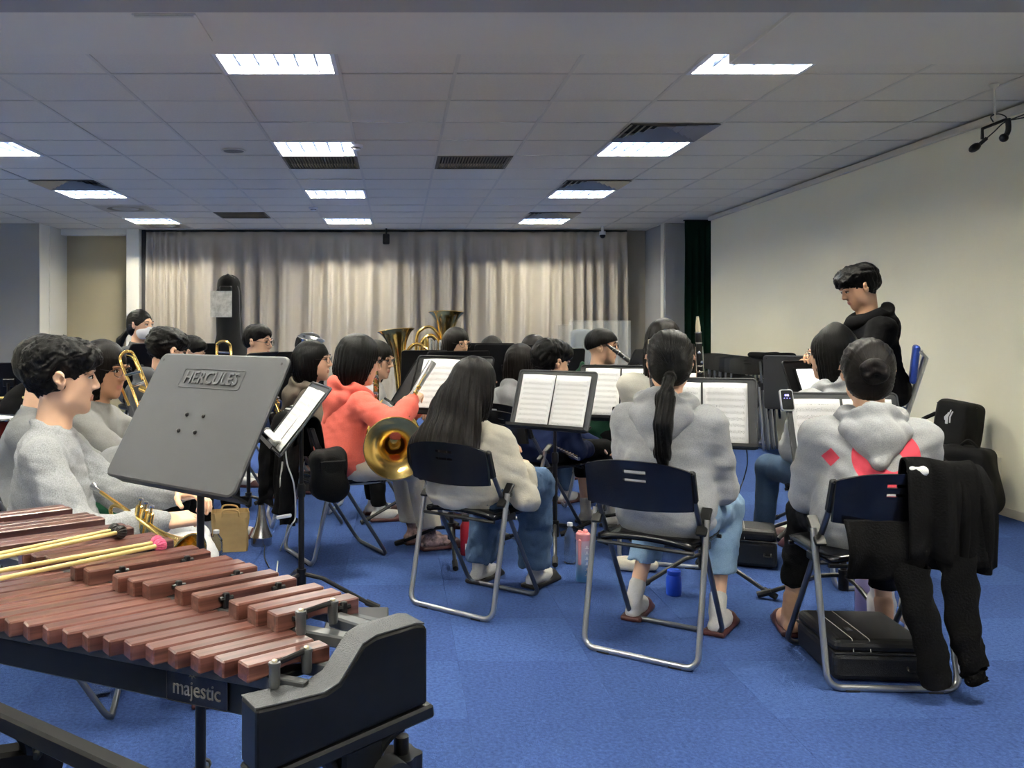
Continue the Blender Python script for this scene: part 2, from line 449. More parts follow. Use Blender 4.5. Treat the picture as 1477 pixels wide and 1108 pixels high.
MB().lathe([(0.10, 0.0), (0.10, -0.006), (0.085, -0.008)], n=32, cap1=False).build('rim', tee_m, t)
MB().lathe([(0.085, -0.004), (0.04, -0.008), (0.005, -0.009)], n=32).build('speaker_mesh', mat('speaker_mesh', (120, 118, 112), 0.6, bump=(500, 0.6)), t)
# access hatch in the soffit
t = thing('ceiling_hatch', 'flat rectangular access hatch in the dropped ceiling', 'hatch', (-1.02, 4.05, CEIL - 0.1))
MB().box((0, 0, -0.004), (0.28, 0.36, 0.008), bev=0.002).build('panel', soffit_m, t)
MB().box((0, -0.17, -0.010), (0.26, 0.02, 0.006), bev=0.002).build('latch_strip', tee_m, t)

# curtains: pleated
def curtain(name, label, x0, x1, y, ztop, zbot, pitch, amp, m, hook_m, dense=None, yaw=None):
    t = thing(name, label, 'curtain', (0, 0, 0))
    cols = []; x = x0; ph = 0.0; r2 = random.Random(11); step = 0.018
    while x < x1:
        dens = 1.0
        if dense:
            for a, b, k in dense:
                if a < x < b: dens = k
        ph += step * 2 * PI / pitch * dens * (1 + 0.25 * math.sin(x * 5.1) + 0.15 * math.sin(x * 13.7))
        cols.append((x, ph)); x += step
    rows = []
    NZ = 26
    for i in range(NZ + 1):
        f = i / NZ; z = ztop + (zbot - ztop) * f
        a = amp * (0.35 + 0.65 * min(1, f * 5)) * (1 + 0.35 * f)
        row = []
        for (xx, p_) in cols:
            pinch = math.exp(-((f - 0.035) / 0.03) ** 2)
            w = math.sin(p_ + 0.5 * math.sin(xx * 3 + f * 1.3) * f)
            w = math.copysign(abs(w) ** 0.75, w)
            w2 = 0.35 * math.sin(2.0 * p_ + 1.3 + f * 1.5)
            dx = 0.02 * math.cos(p_) * (0.4 + f) + 0.02 * f * math.sin(xx * 2.2 + 1)
            row.append((xx + dx, y - a * (w + w2) * (1 - 0.6 * pinch) - 0.01 * math.sin(f * 7 + xx * 2), z))
        rows.append(row)
    MB().grid(rows, thick=0.004).build('fabric', m, t, auto=False)
    MB().box(((x0 + x1) / 2, y + 0.02, ztop + 0.012), (x1 - x0, 0.05, 0.024), bev=0.003).build('rail', hook_m, t)
    return t
cur_m = mat('taupe_curtain_fabric', (182, 174, 160), 0.85, noise=(1.3, 0.35, (166, 157, 143)), bump=(180, 0.15), sheen=0.2)
curtain('curtain', 'long taupe pleated curtain covering the back wall', -3.74, 3.42, 13.20, CEIL - 0.03, 0.03, 0.30, 0.062, cur_m, dark_m, dense=[(-3.74, -3.1, 2.6), (0.75, 1.15, 2.2), (2.2, 3.42, 1.7)])
gcur = mat('dark_green_curtain', (18, 46, 34), 0.9, bump=(160, 0.2), spec=0.1)
tg = curtain('curtain', 'narrow dark green curtain beside the cream wall', 3.88, 4.30, 12.0, CEIL - 0.01, 0.03, 0.10, 0.035, gcur, dark_m)

# ------------------------------------------------------------------ solid modelling with signed distances (people, bags, cloth)
F32 = np.float32
def _rot(Rm): return None if Rm is None else np.array(Rm, dtype=F32)     # rows = local axes in the model frame
def prim_d(pr, P):
    t = pr[0]
    if t == 'c':
        a, b, r1, r2 = np.array(pr[1], F32), np.array(pr[2], F32), pr[3], pr[4]
        ba = b - a; L = float(ba @ ba) + 1e-9
        q = P - a; tt = np.clip(q @ ba / L, 0, 1)
        q = q - tt[:, None] * ba
        return np.sqrt((q * q).sum(1)) - (r1 + (r2 - r1) * tt)
    if t == 'e':
        q = P - np.array(pr[1], F32)
        if len(pr) > 3 and pr[3] is not None: q = q @ np.array(pr[3], F32).T
        r = np.array(pr[2], F32)
        k0 = np.sqrt(((q / r) ** 2).sum(1)); k1 = np.sqrt(((q / (r * r)) ** 2).sum(1)) + 1e-6
        return k0 * (k0 - 1) / k1
    if t == 'b':
        q = P - np.array(pr[1], F32)
        if len(pr) > 4 and pr[4] is not None: q = q @ np.array(pr[4], F32).T
        q = np.abs(q) - (np.array(pr[2], F32) - pr[3])
        return np.sqrt((np.maximum(q, 0) ** 2).sum(1)) + np.minimum(q.max(1), 0) - pr[3]
    if t == 't':
        q = P - np.array(pr[1], F32)
        if len(pr) > 4 and pr[4] is not None: q = q @ np.array(pr[4], F32).T
        l = np.sqrt(q[:, 0] ** 2 + q[:, 1] ** 2) - pr[2]
        return np.sqrt(l * l + q[:, 2] ** 2) - pr[3]
    if t == 'p':
        return pr[2] - P @ np.array(pr[1], F32)
def prim_box(pr):
    t = pr[0]
    if t == 'c':
        a, b = np.array(pr[1]), np.array(pr[2]); r = max(pr[3], pr[4]); return np.minimum(a, b) - r, np.maximum(a, b) + r
    if t == 'p': return None
    c = np.array(pr[1], float)
    if t == 't': r = pr[2] + pr[3]
    else: r = np.linalg.norm(pr[2]) if (t == 'b' or (len(pr) > 3 and pr[3] is not None)) else np.array(pr[2])
    return c - r, c + r
def sdf_eval(items, P, disp=None):
    d = None
    for (op, k, pr) in items:
        e = prim_d(pr, P)
        if d is None: d = e; continue
        if op == 'u':
            if k > 0:
                h = np.maximum(k - np.abs(d - e), 0) / k; d = np.minimum(d, e) - h * h * k * 0.25
            else: d = np.minimum(d, e)
        else:
            if op == 's': e = -e
            if k > 0:
                h = np.maximum(k - np.abs(d - e), 0) / k; d = np.maximum(d, e) + h * h * k * 0.25
            else: d = np.maximum(d, e)
    if disp is not None: d = d + disp(P)
    return d
def sdf_mesh(items, h, disp=None, pad=0.03):
    bs = [prim_box(pr) for (op, k, pr) in items if op == 'u']; bs = [b for b in bs if b is not None]
    lo = np.min([b[0] for b in bs], 0) - pad; hi = np.max([b[1] for b in bs], 0) + pad
    nc = np.ceil((hi - lo) / (4 * h)).astype(int) + 1; n = 4 * (nc - 1) + 1
    def pts(ax): return np.stack(np.meshgrid(*ax, indexing='ij'), -1).reshape(-1, 3).astype(F32)
    Dc = sdf_eval(items, pts([lo[i] + 4 * h * np.arange(nc[i]) for i in range(3)])).reshape(nc)
    ix = [np.minimum((np.arange(n[i]) + 2) // 4, nc[i] - 1) for i in range(3)]
    near = np.abs(Dc) < 4 * h * 1.35 + 0.006
    Df = Dc[np.ix_(*ix)]; mask = near[np.ix_(*ix)]
    D = np.where(Df < 0, -1.0, 1.0).astype(F32)
    I = np.nonzero(mask)
    P = np.stack([lo[i] + h * I[i] for i in range(3)], 1).astype(F32)
    D[I] = sdf_eval(items, P, disp)
    s = D < 0
    c = np.zeros(tuple(np.array(s.shape) - 1), np.int8)
    for a in (0, 1):
        for b in (0, 1):
            for e in (0, 1):
                c += s[a:s.shape[0] - 1 + a, b:s.shape[1] - 1 + b, e:s.shape[2] - 1 + e]
    ids = np.nonzero((c > 0) & (c < 8)); m = len(ids[0])
    idx = np.full(c.shape, -1, np.int64); idx[ids] = np.arange(m)
    V = np.zeros((m, 3)); cnt = np.zeros(m)
    base = np.stack(ids, 1)
    for ax in range(3):
        o_ = [a for a in range(3) if a != ax]
        for u in (0, 1):
            for w in (0, 1):
                o1 = np.zeros(3, int); o1[o_[0]] = u; o1[o_[1]] = w; o2 = o1.copy(); o2[ax] = 1
                v1 = D[tuple((base + o1).T)]; v2 = D[tuple((base + o2).T)]
                q = (v1 < 0) != (v2 < 0)
                t = np.where(q, v1 / np.where(q, v1 - v2, 1), 0)
                pos = o1 + (o2 - o1) * t[:, None]
                V[q] += pos[q]; cnt[q] += 1
    V = (base + V / np.maximum(cnt, 1)[:, None]) * h + lo
    Fs = []
    for ax in range(3):
        b1, b2 = [(1, 2), (2, 0), (0, 1)][ax]
        sl1 = [slice(None)] * 3; sl2 = [slice(None)] * 3
        sl1[ax] = slice(0, -1); sl2[ax] = slice(1, None)
        A, B = s[tuple(sl1)], s[tuple(sl2)]
        E = np.stack(np.nonzero(A != B), 1)
        ok = (E[:, b1] > 0) & (E[:, b2] > 0) & (E[:, b1] < s.shape[b1] - 1) & (E[:, b2] < s.shape[b2] - 1)
        E = E[ok]
        if not len(E): continue
        d1 = np.zeros(3, int); d1[b1] = 1; d2 = np.zeros(3, int); d2[b2] = 1
        q = [idx[tuple((E - d1 - d2).T)], idx[tuple((E - d2).T)], idx[tuple(E.T)], idx[tuple((E - d1).T)]]
        q = np.stack(q, 1); fl = ~A[tuple(E.T)]
        q[fl] = q[fl][:, ::-1]
        Fs.append(q[(q >= 0).all(1)])
    return V, np.concatenate(Fs)
class NM:
    """collects numpy quad meshes into one mesh object"""
    def __init__(s): s.V = []; s.F = []; s.M = []; s.n = 0
    def add(s, V, F, mi=0, Rm=None, t=None):
        V = np.asarray(V, float)
        if Rm is not None: V = V @ np.asarray(Rm, float)          # rows of Rm = local axes
        if t is not None: V = V + np.asarray(t, float)
        s.V.append(V); s.F.append(np.asarray(F) + s.n); s.n += len(V)
        s.M.append(np.full(len(F), mi) if np.isscalar(mi) else np.asarray(mi)); return s
    def add_mb(s, mb, mi=0, Rm=None, t=None):
        """MB content turned into quads/tris padded as quads is not possible: keep as extra list"""
        s.extra = getattr(s, 'extra', []) + [(mb, mi, Rm, t)]; return s
    def build(s, name, mats, parent=None, loc=None):
        V = np.concatenate(s.V).tolist(); F = np.concatenate(s.F).tolist(); M = np.concatenate(s.M).tolist()
        for (mb, mi, Rm, t) in getattr(s, 'extra', []):
            W = np.asarray([tuple(v) for v in mb.v], float)
            if Rm is not None: W = W @ np.asarray(Rm, float)
            if t is not None: W = W + np.asarray(t, float)
            o = len(V); V += W.tolist(); F += [tuple(i + o for i in f) for f in mb.f]; M += [mi] * len(mb.f)
        me = bpy.data.meshes.new(name); me.from_pydata(V, [], F)
        for m in (mats if isinstance(mats, (list, tuple)) else [mats]): me.materials.append(m)
        me.polygons.foreach_set('material_index', M); me.polygons.foreach_set('use_smooth', [True] * len(F)); me.update()
        return put(name, me, parent, loc)

def waves(seed, amp, scale, stretch=(1, 1, 1), n=7):
    """smooth folds: a sum of warped sine waves"""
    r = np.random.default_rng(seed); K = r.normal(size=(n, 3)) * scale * np.array(stretch); ph = r.uniform(0, 6.28, n); wt = r.uniform(0.5, 1, n)
    K2 = r.normal(size=(3, 3)) * scale * 0.45
    def f(P):
        W = P + 0.03 * np.sin(P @ K2.astype(F32) )
        s = 0
        for i in range(n): s = s + wt[i] * np.sin(W @ K[i].astype(F32) + ph[i])
        return (amp * s / (0.5 * n) ** 0.5 / 1.2).astype(F32)
    return f

def ridges(seed, amp, scale, stretch=(1, 1, 1), n=5):
    """cloth creases: sharp valleys between soft swells"""
    r = np.random.default_rng(seed); K = r.normal(size=(n, 3)) * scale * np.array(stretch); ph = r.uniform(0, 6.28, n)
    K2 = r.normal(size=(3, 3)) * scale * 0.5; K3 = r.normal(size=3) * scale * 0.4
    def f(P):
        W = P + 0.05 * np.sin(P @ K2.astype(F32)); m = 0.5 + 0.5 * np.sin(P @ K3.astype(F32) + seed); s = 0
        for i in range(n): s = s + np.abs(np.sin(W @ K[i].astype(F32) + ph[i])) ** 0.7
        return (-amp * (s / n - 0.65) * 2 * (0.4 + m)).astype(F32)
    return f

def rotm(yaw=0, pitch=0, roll=0):
    """rows = axes (right, forward, up) of a head turned left by yaw, nodding down by pitch"""
    Rm = Matrix.Rotation(R(yaw), 3, 'Z') @ Matrix.Rotation(-R(pitch), 3, 'X') @ Matrix.Rotation(R(roll), 3, 'Y')
    return np.array(Rm).T

# ------------------------------------------------------------------ people
SKIN = {}
def skin_mat(k=0):
    c = [(226, 182, 152), (214, 168, 136), (190, 142, 110)][k]
    return mat('skin_%d' % k, c, 0.5, noise=(40, 0.25, tuple(int(v * 0.93) for v in c)), spec=0.35)
def hair_material(name, c0, c1):
    m = bpy.data.materials.new(name); m.use_nodes = True; nt = m.node_tree; b = nt.nodes['Principled BSDF']
    at_ = nt.nodes.new('ShaderNodeAttribute'); at_.attribute_name = 'strand'
    mp = nt.nodes.new('ShaderNodeMapping'); mp.inputs['Scale'].default_value = (34, 5, 5); nt.links.new(at_.outputs['Vector'], mp.inputs['Vector'])
    n = nt.nodes.new('ShaderNodeTexNoise'); n.inputs['Scale'].default_value = 1.0; n.inputs['Detail'].default_value = 5; n.inputs['Roughness'].default_value = 0.7; nt.links.new(mp.outputs[0], n.inputs['Vector'])
    mx = nt.nodes.new('ShaderNodeMix'); mx.data_type = 'RGBA'; mx.inputs[6].default_value = (*lin(c0), 1); mx.inputs[7].default_value = (*lin(c1), 1)
    mr = nt.nodes.new('ShaderNodeMapRange'); mr.inputs[1].default_value = 0.4; mr.inputs[2].default_value = 0.75; nt.links.new(n.outputs['Fac'], mr.inputs[0])
    nt.links.new(mr.outputs[0], mx.inputs[0]); nt.links.new(mx.outputs[2], b.inputs['Base Color'])
    bp = nt.nodes.new('ShaderNodeBump'); bp.inputs['Strength'].default_value = 0.55; bp.inputs['Distance'].default_value = 0.006
    nt.links.new(n.outputs['Fac'], bp.inputs['Height']); nt.links.new(bp.outputs[0], b.inputs['Normal'])
    b.inputs['Roughness'].default_value = 0.36; b.inputs['Specular IOR Level'].default_value = 0.13
    MATS[name] = m; return m
hair_m = hair_material('black_hair', (5, 5, 6), (16, 15, 15))
hair_b = hair_material('dark_brown_hair', (10, 8, 8), (27, 21, 19))
def strand_of(style, V):
    """direction coordinates of the strands at points in the head frame: (across, along, radius)"""
    if style in ('ponytail', 'bun'): a = np.arctan2(V[:, 0], V[:, 2] + 0.03); al = V[:, 1]
    elif style in ('short', 'fluffy'):
        a = np.arctan2(V[:, 0], V[:, 1] + 0.05); al = V[:, 2] + 0.35 * np.sin(V[:, 0] * 40)
        a = a + 0.10 * np.sin(V[:, 2] * 60) + 0.06 * np.sin(V[:, 1] * 90)
    else: a = np.arctan2(V[:, 0], -V[:, 1]); al = V[:, 2]
    return np.stack([a, al, np.linalg.norm(V, axis=1) * 0.5], 1)
def put_strand(o, S):
    at_ = o.data.attributes.new('strand', 'FLOAT_VECTOR', 'POINT'); at_.data.foreach_set('vector', np.asarray(S, F32).ravel())
eye_w = mat('eye_white', (215, 208, 200), 0.3); eye_d = mat('eye_iris', (28, 20, 17), 0.2); lip_m = mat('lips', (196, 132, 114), 0.5); brow_m = mat('brow_hair', (38, 30, 27), 0.7)
glass_f = mat('spectacle_wire', (60, 58, 58), 0.3, 0.8)

def cloth(name, rgb, k=0.18, bump=0.2, scale=160, heather=None):
    d = heather or tuple(int(v * 0.86) for v in rgb)
    return mat(name, rgb, 0.9, noise=(scale, k * 3 if not heather else 1.0, d), bump=(scale * 1.4, bump), sheen=0.05 if sum(rgb) > 150 else None, spec=0.1)
heather_lt = cloth('heather_grey_light', (172, 174, 176), heather=(146, 148, 151), scale=240)
heather_md = cloth('heather_grey_mid', (160, 162, 165), heather=(116, 118, 122), scale=240)
heather_dk = cloth('charcoal_jersey', (78, 79, 82), heather=(60, 61, 64), scale=240)
grey_sw = cloth('grey_sweatshirt', (128, 130, 132)); grey_sw2 = cloth('grey_sweatshirt_warm', (142, 142, 141))
coral_m = cloth('coral_fleece', (224, 108, 95)); cream_m = cloth('cream_fleece', (206, 200, 184)); cream2_m = cloth('off_white_knit', (214, 211, 200))
white_sw = cloth('white_sweatshirt', (200, 201, 203)); black_c = cloth('black_fleece', (11, 11, 13)); green_m = cloth('dark_green_fleece', (32, 66, 50)); green_p = cloth('green_trouser', (34, 92, 66))
navy_m = cloth('navy_fleece', (30, 40, 74)); brown_m = cloth('brown_fleece', (92, 84, 76)); denim_m = cloth('blue_denim', (84, 108, 140), heather=(60, 82, 112), scale=320); denim_l = cloth('light_denim', (142, 170, 196), heather=(112, 142, 172), scale=320)
denim_d = cloth('dark_denim', (62, 82, 108), heather=(46, 62, 84), scale=320); ltgrey_p = cloth('light_grey_trouser', (205, 206, 208)); khaki_m = cloth('khaki_twill', (186, 152, 106)); dkpant = cloth('black_trouser', (14, 15, 17)); navy_p = cloth('navy_trouser', (38, 44, 62))
sock_w = cloth('white_sock', (205, 204, 202)); sock_g = cloth('grey_sock', (178, 176, 172)); slip_m = mat('maroon_slipper', (70, 30, 32), 0.5); slip_k = mat('black_slipper', (26, 24, 26), 0.5); shoe_k = mat('black_shoe', (22, 22, 24), 0.45)
stripe_m = mat('striped_jersey', (20, 20, 22), 0.9)
def _stripe():
    nt = stripe_m.node_tree; b = nt.nodes['Principled BSDF']; tc = nt.nodes.new('ShaderNodeTexCoord'); sx = nt.nodes.new('ShaderNodeSeparateXYZ')
    nt.links.new(tc.outputs['Object'], sx.inputs[0])
    w = M_(nt, 'GREATER_THAN', M_(nt, 'FRACT', M_(nt, 'MULTIPLY', sx.outputs['Z'], 48.0)), 0.62)
    mx = nt.nodes.new('ShaderNodeMix'); mx.data_type = 'RGBA'; mx.inputs[6].default_value = (0.008, 0.008, 0.009, 1); mx.inputs[7].default_value = (0.75, 0.75, 0.74, 1)
    nt.links.new(w, mx.inputs[0]); nt.links.new(mx.outputs[2], b.inputs['Base Color'])
_stripe()
polka_m = mat('leopard_sock', (30, 24, 26), 0.9, noise=(26, 1.0, (226, 196, 196)))

def hand_items(s, curl=30, spread=1.0):
    """open hand; wrist at 0, fingers along +y, back of the hand +z, thumb on side s (+1 = +x)"""
    it = [('u', 0, ('b', (0, 0.048, 0), (0.037, 0.046, 0.0125), 0.012)), ('u', 0.015, ('c', (0, -0.03, 0), (0, 0.02, 0), 0.025, 0.024))]
    it.append(('u', 0.012, ('e', (s * 0.022, 0.03, -0.008), (0.016, 0.028, 0.013))))
    for x, L, r in ((0.0285, 0.070, 0.0082), (0.0095, 0.079, 0.0086), (-0.0095, 0.073, 0.0082), (-0.0275, 0.058, 0.0074)):
        x *= s; p = np.array((x, 0.086, 0.0)); a = 0.0; sp = x * 2.2 * spread
        for i, fr in enumerate((0.45, 0.32, 0.23)):
            a += R(curl * (0.8, 1.1, 0.8)[i])
            q = p + L * fr * np.array((sp, math.cos(a), -math.sin(a)))
            it.append(('u', 0.006 if i == 0 else 0.002, ('c', tuple(p), tuple(q), r * (1 - 0.07 * i), r * (0.93 - 0.08 * i)))); p = q
    p = np.array((s * 0.030, 0.018, -0.006)); d = np.array((s * 0.72, 0.62, -0.30 - curl * 0.006))
    for L, r in ((0.034, 0.0115), (0.030, 0.0095), (0.022, 0.0085)):
        q = p + d / np.linalg.norm(d) * L; it.append(('u', 0.006, ('c', tuple(p), tuple(q), r, r * 0.9))); p = q; d = d + np.array((-s * 0.30, 0.22, -0.05))
    return it

def head_items(neck, male=False):
    it = [('u', 0, ('e', (0, -0.014, 0.028), (0.0745, 0.094, 0.084))),
          ('u', 0.03, ('e', (0, 0.030, -0.022), (0.062, 0.060, 0.078))),
          ('u', 0.025, ('e', (0, 0.046, -0.078), (0.036, 0.036, 0.030))),
          ('u', 0.02, ('e', (0, 0.066, -0.098), (0.018, 0.016, 0.014))),
          ('u', 0.03, ('c', (-0.036, 0.014, -0.066), (0.036, 0.014, -0.066), 0.024, 0.024)),
          ('u', 0.03, ('c', (0, -0.020, -0.06), neck, 0.050 if male else 0.045, 0.060 if male else 0.054)),
          ('u', 0.012, ('c', (0, 0.086, 0.014), (0, 0.103, -0.022), 0.007, 0.0105)),
          ('u', 0.006, ('c', (-0.011, 0.093, -0.028), (0.011, 0.093, -0.028), 0.0075, 0.0075)),
          ('s', 0.012, ('e', (-0.032, 0.101, 0.008), (0.018, 0.014, 0.010))),
          ('s', 0.012, ('e', (0.032, 0.101, 0.008), (0.018, 0.014, 0.010))),
          ('u', 0.010, ('c', (-0.046, 0.083, 0.024), (-0.018, 0.091, 0.028), 0.006, 0.006)),
          ('u', 0.010, ('c', (0.046, 0.083, 0.024), (0.018, 0.091, 0.028), 0.006, 0.006)),
          ('u', 0.006, ('e', (0, 0.0845, -0.055), (0.020, 0.010, 0.0050))),
          ('u', 0.006, ('e', (0, 0.0835, -0.0645), (0.016, 0.0095, 0.0055))),
          ('s', 0.003, ('e', (0, 0.100, -0.0602), (0.024, 0.008, 0.0012)))]
    for s in (-1, 1):
        Rm = rotm(yaw=-s * 25, roll=s * 8)
        it += [('u', 0.006, ('e', (s * 0.076, -0.004, -0.004), (0.008, 0.019, 0.031), Rm)),
               ('u', 0.004, ('t', (s * 0.081, -0.009, 0.006), 0.016, 0.0042, rotm(roll=90, yaw=-s * 25))),
               ('s', 0.004, ('e', (s * 0.084, 0.002, 0.0), (0.006, 0.007, 0.012)))]
    return it

FACE_CUT = ('e', (0, 0.098, -0.045), (0.069, 0.085, 0.098))
def hair_items(style):
    cap = ('u', 0, ('e', (0, -0.016, 0.030), (0.086, 0.106, 0.095)))
    dispk = 1.0
    if style == 'short':      # cropped at the sides, fuller top
        it = [('u', 0, ('e', (0, -0.018, 0.026), (0.080, 0.101, 0.090))), ('u', 0.02, ('e', (0, -0.002, 0.066), (0.076, 0.100, 0.064)))]
        it += [('s', 0.01, ('p', (0, 0.545, -0.838), 0.014)), ('s', 0.008, ('e', (0, 0.112, -0.034), (0.071, 0.085, 0.096)))]
        it += [('s', 0.006, ('e', (s * 0.095, 0.026, -0.02), (0.03, 0.036, 0.05))) for s in (-1, 1)]
    elif style == 'fluffy':   # thick wavy top, fringe to the side
        it = [('u', 0, ('e', (0, -0.026, 0.022), (0.083, 0.105, 0.090))), ('u', 0.02, ('e', (0, 0.000, 0.072), (0.087, 0.112, 0.066))), ('u', 0.02, ('e', (0, -0.062, 0.052), (0.076, 0.066, 0.074))), ('u', 0.02, ('e', (0, 0.070, 0.062), (0.066, 0.040, 0.034)))]
        it += [('s', 0.01, ('p', (0, 0.545, -0.838), 0.030)), ('s', 0.008, ('e', (0, 0.118, -0.050), (0.074, 0.085, 0.094)))]
        it += [('s', 0.006, ('e', (s * 0.095, 0.030, -0.022), (0.03, 0.036, 0.05))) for s in (-1, 1)]
    elif style == 'bowl':     # straight fringe all round
        it = [('u', 0, ('e', (0, -0.012, 0.032), (0.090, 0.112, 0.098))), ('s', 0.006, ('p', (0, 0.36, -0.933), -0.012)), ('s', 0.006, ('e', (0, 0.13, -0.055), (0.10, 0.085, 0.100)))]
    elif style in ('bob', 'bob_long'):
        zb = -0.128 if style == 'bob' else -0.20
        it = [cap, ('u', 0.03, ('e', (0, -0.030, -0.035), (0.098, 0.092, 0.125 if style == 'bob' else 0.19))),
              ('s', 0.006, ('e', (0, 0.100, -0.085), (0.060, 0.105, 0.122))), ('s', 0.006, ('p', (0, 0.12, -0.993), -zb))]
    elif style == 'long':
        it = [cap, ('u', 0.03, ('e', (0, -0.032, -0.05), (0.096, 0.088, 0.14))), ('u', 0.05, ('e', (0, -0.062, -0.19), (0.094, 0.052, 0.20))),
              ('s', 0.006, ('e', (0, 0.102, -0.085), (0.060, 0.105, 0.125))), ('s', 0.006, ('p', (0, 0.0, -1), 0.36))]
    elif style == 'long_drape':   # long, spread over the back
        it = [cap, ('u', 0.03, ('e', (0, -0.036, -0.05), (0.104, 0.090, 0.15))), ('u', 0.05, ('e', (-0.018, -0.110, -0.19), (0.142, 0.052, 0.20))),
              ('u', 0.04, ('e', (-0.044, -0.140, -0.30), (0.178, 0.050, 0.14))),
              ('s', 0.006, ('e', (0, 0.102, -0.085), (0.060, 0.105, 0.125))), ('s', 0.01, ('p', (0.12, 0.0, -0.993), 0.395))]
    elif style == 'ponytail':
        it = [('u', 0, ('e', (0, -0.018, 0.028), (0.084, 0.103, 0.093))), ('u', 0.04, ('e', (0, -0.050, -0.035), (0.070, 0.058, 0.060))),
              ('s', 0.012, ('e', (0, 0.112, -0.040), (0.075, 0.092, 0.100))), ('s', 0.01, ('p', (0, 0.45, -0.893), 0.070))]
        it += [('s', 0.006, ('e', (s * 0.095, 0.028, -0.03), (0.03, 0.040, 0.05))) for s in (-1, 1)]
    elif style == 'bun':
        it = [('u', 0, ('e', (0, -0.018, 0.026), (0.085, 0.104, 0.094))), ('u', 0.04, ('e', (0, -0.050, -0.045), (0.068, 0.056, 0.056))), ('u', 0.012, ('t', (0.004, -0.132, 0.000), 0.027, 0.0185, rotm(pitch=78))), ('u', 0.006, ('c', (-0.03, -0.142, 0.012), (0.03, -0.146, -0.008), 0.012, 0.010)), ('u', 0.006, ('c', (-0.02, -0.146, -0.018), (0.026, -0.142, 0.02), 0.009, 0.010)),
              ('s', 0.012, ('e', (0, 0.112, -0.040), (0.075, 0.092, 0.100))), ('s', 0.01, ('p', (0, 0.45, -0.893), 0.078))]
        it += [('s', 0.006, ('e', (s * 0.095, 0.028, -0.03), (0.03, 0.040, 0.05))) for s in (-1, 1)]
    return it
def hair_disp(style, seed):
    w = waves(seed, 0.0022, 55)
    if style in ('ponytail', 'bun'):
        def f(P):
            a = np.arctan2(P[:, 0], P[:, 2] + 0.03)
            r = np.clip((P[:, 1] + 0.14) * 9, 0.15, 1)
            return (-0.0016 * r * (np.sin(a * 38 + 6 * P[:, 1] * 10) + 0.7 * np.sin(a * 61 + 1.7)) + 0.6 * w(P)).astype(F32)
        return f
    if style in ('short', 'fluffy'):
        k = 0.0042 if style == 'fluffy' else 0.0020
        w2 = waves(seed + 3, k, 70, (1, 0.7, 1)); w3 = waves(seed + 4, k * 0.6, 150, (1, 0.6, 1))
        return lambda P: (w2(P) + w3(P)).astype(F32)
    def f(P):
        a = np.arctan2(P[:, 0], -(P[:, 1] + 0.0) + 1e-6)
        t = np.clip(0.09 - P[:, 2], 0, 0.35) / 0.12
        return (-0.0020 * np.minimum(t, 1.3) * (np.sin(a * 34 + 14 * P[:, 2]) + 0.8 * np.sin(a * 57 + 2 + 9 * P[:, 2])) + 0.5 * w(P)).astype(F32)
    return f

def ik(S, H, L1, L2, hint):
    S, H = np.array(S, float), np.array(H, float); d = H - S; L = np.linalg.norm(d)
    if L > (L1 + L2) * 0.995: H = S + d / L * (L1 + L2) * 0.995; d = H - S; L = np.linalg.norm(d)
    a = (L1 * L1 - L2 * L2 + L * L) / (2 * L); hh = math.sqrt(max(L1 * L1 - a * a, 1e-6))
    u = d / L; hint = np.array(hint, float); hint = hint - u * (hint @ u); hint /= (np.linalg.norm(hint) + 1e-9)
    return S + u * a + hint * hh, H

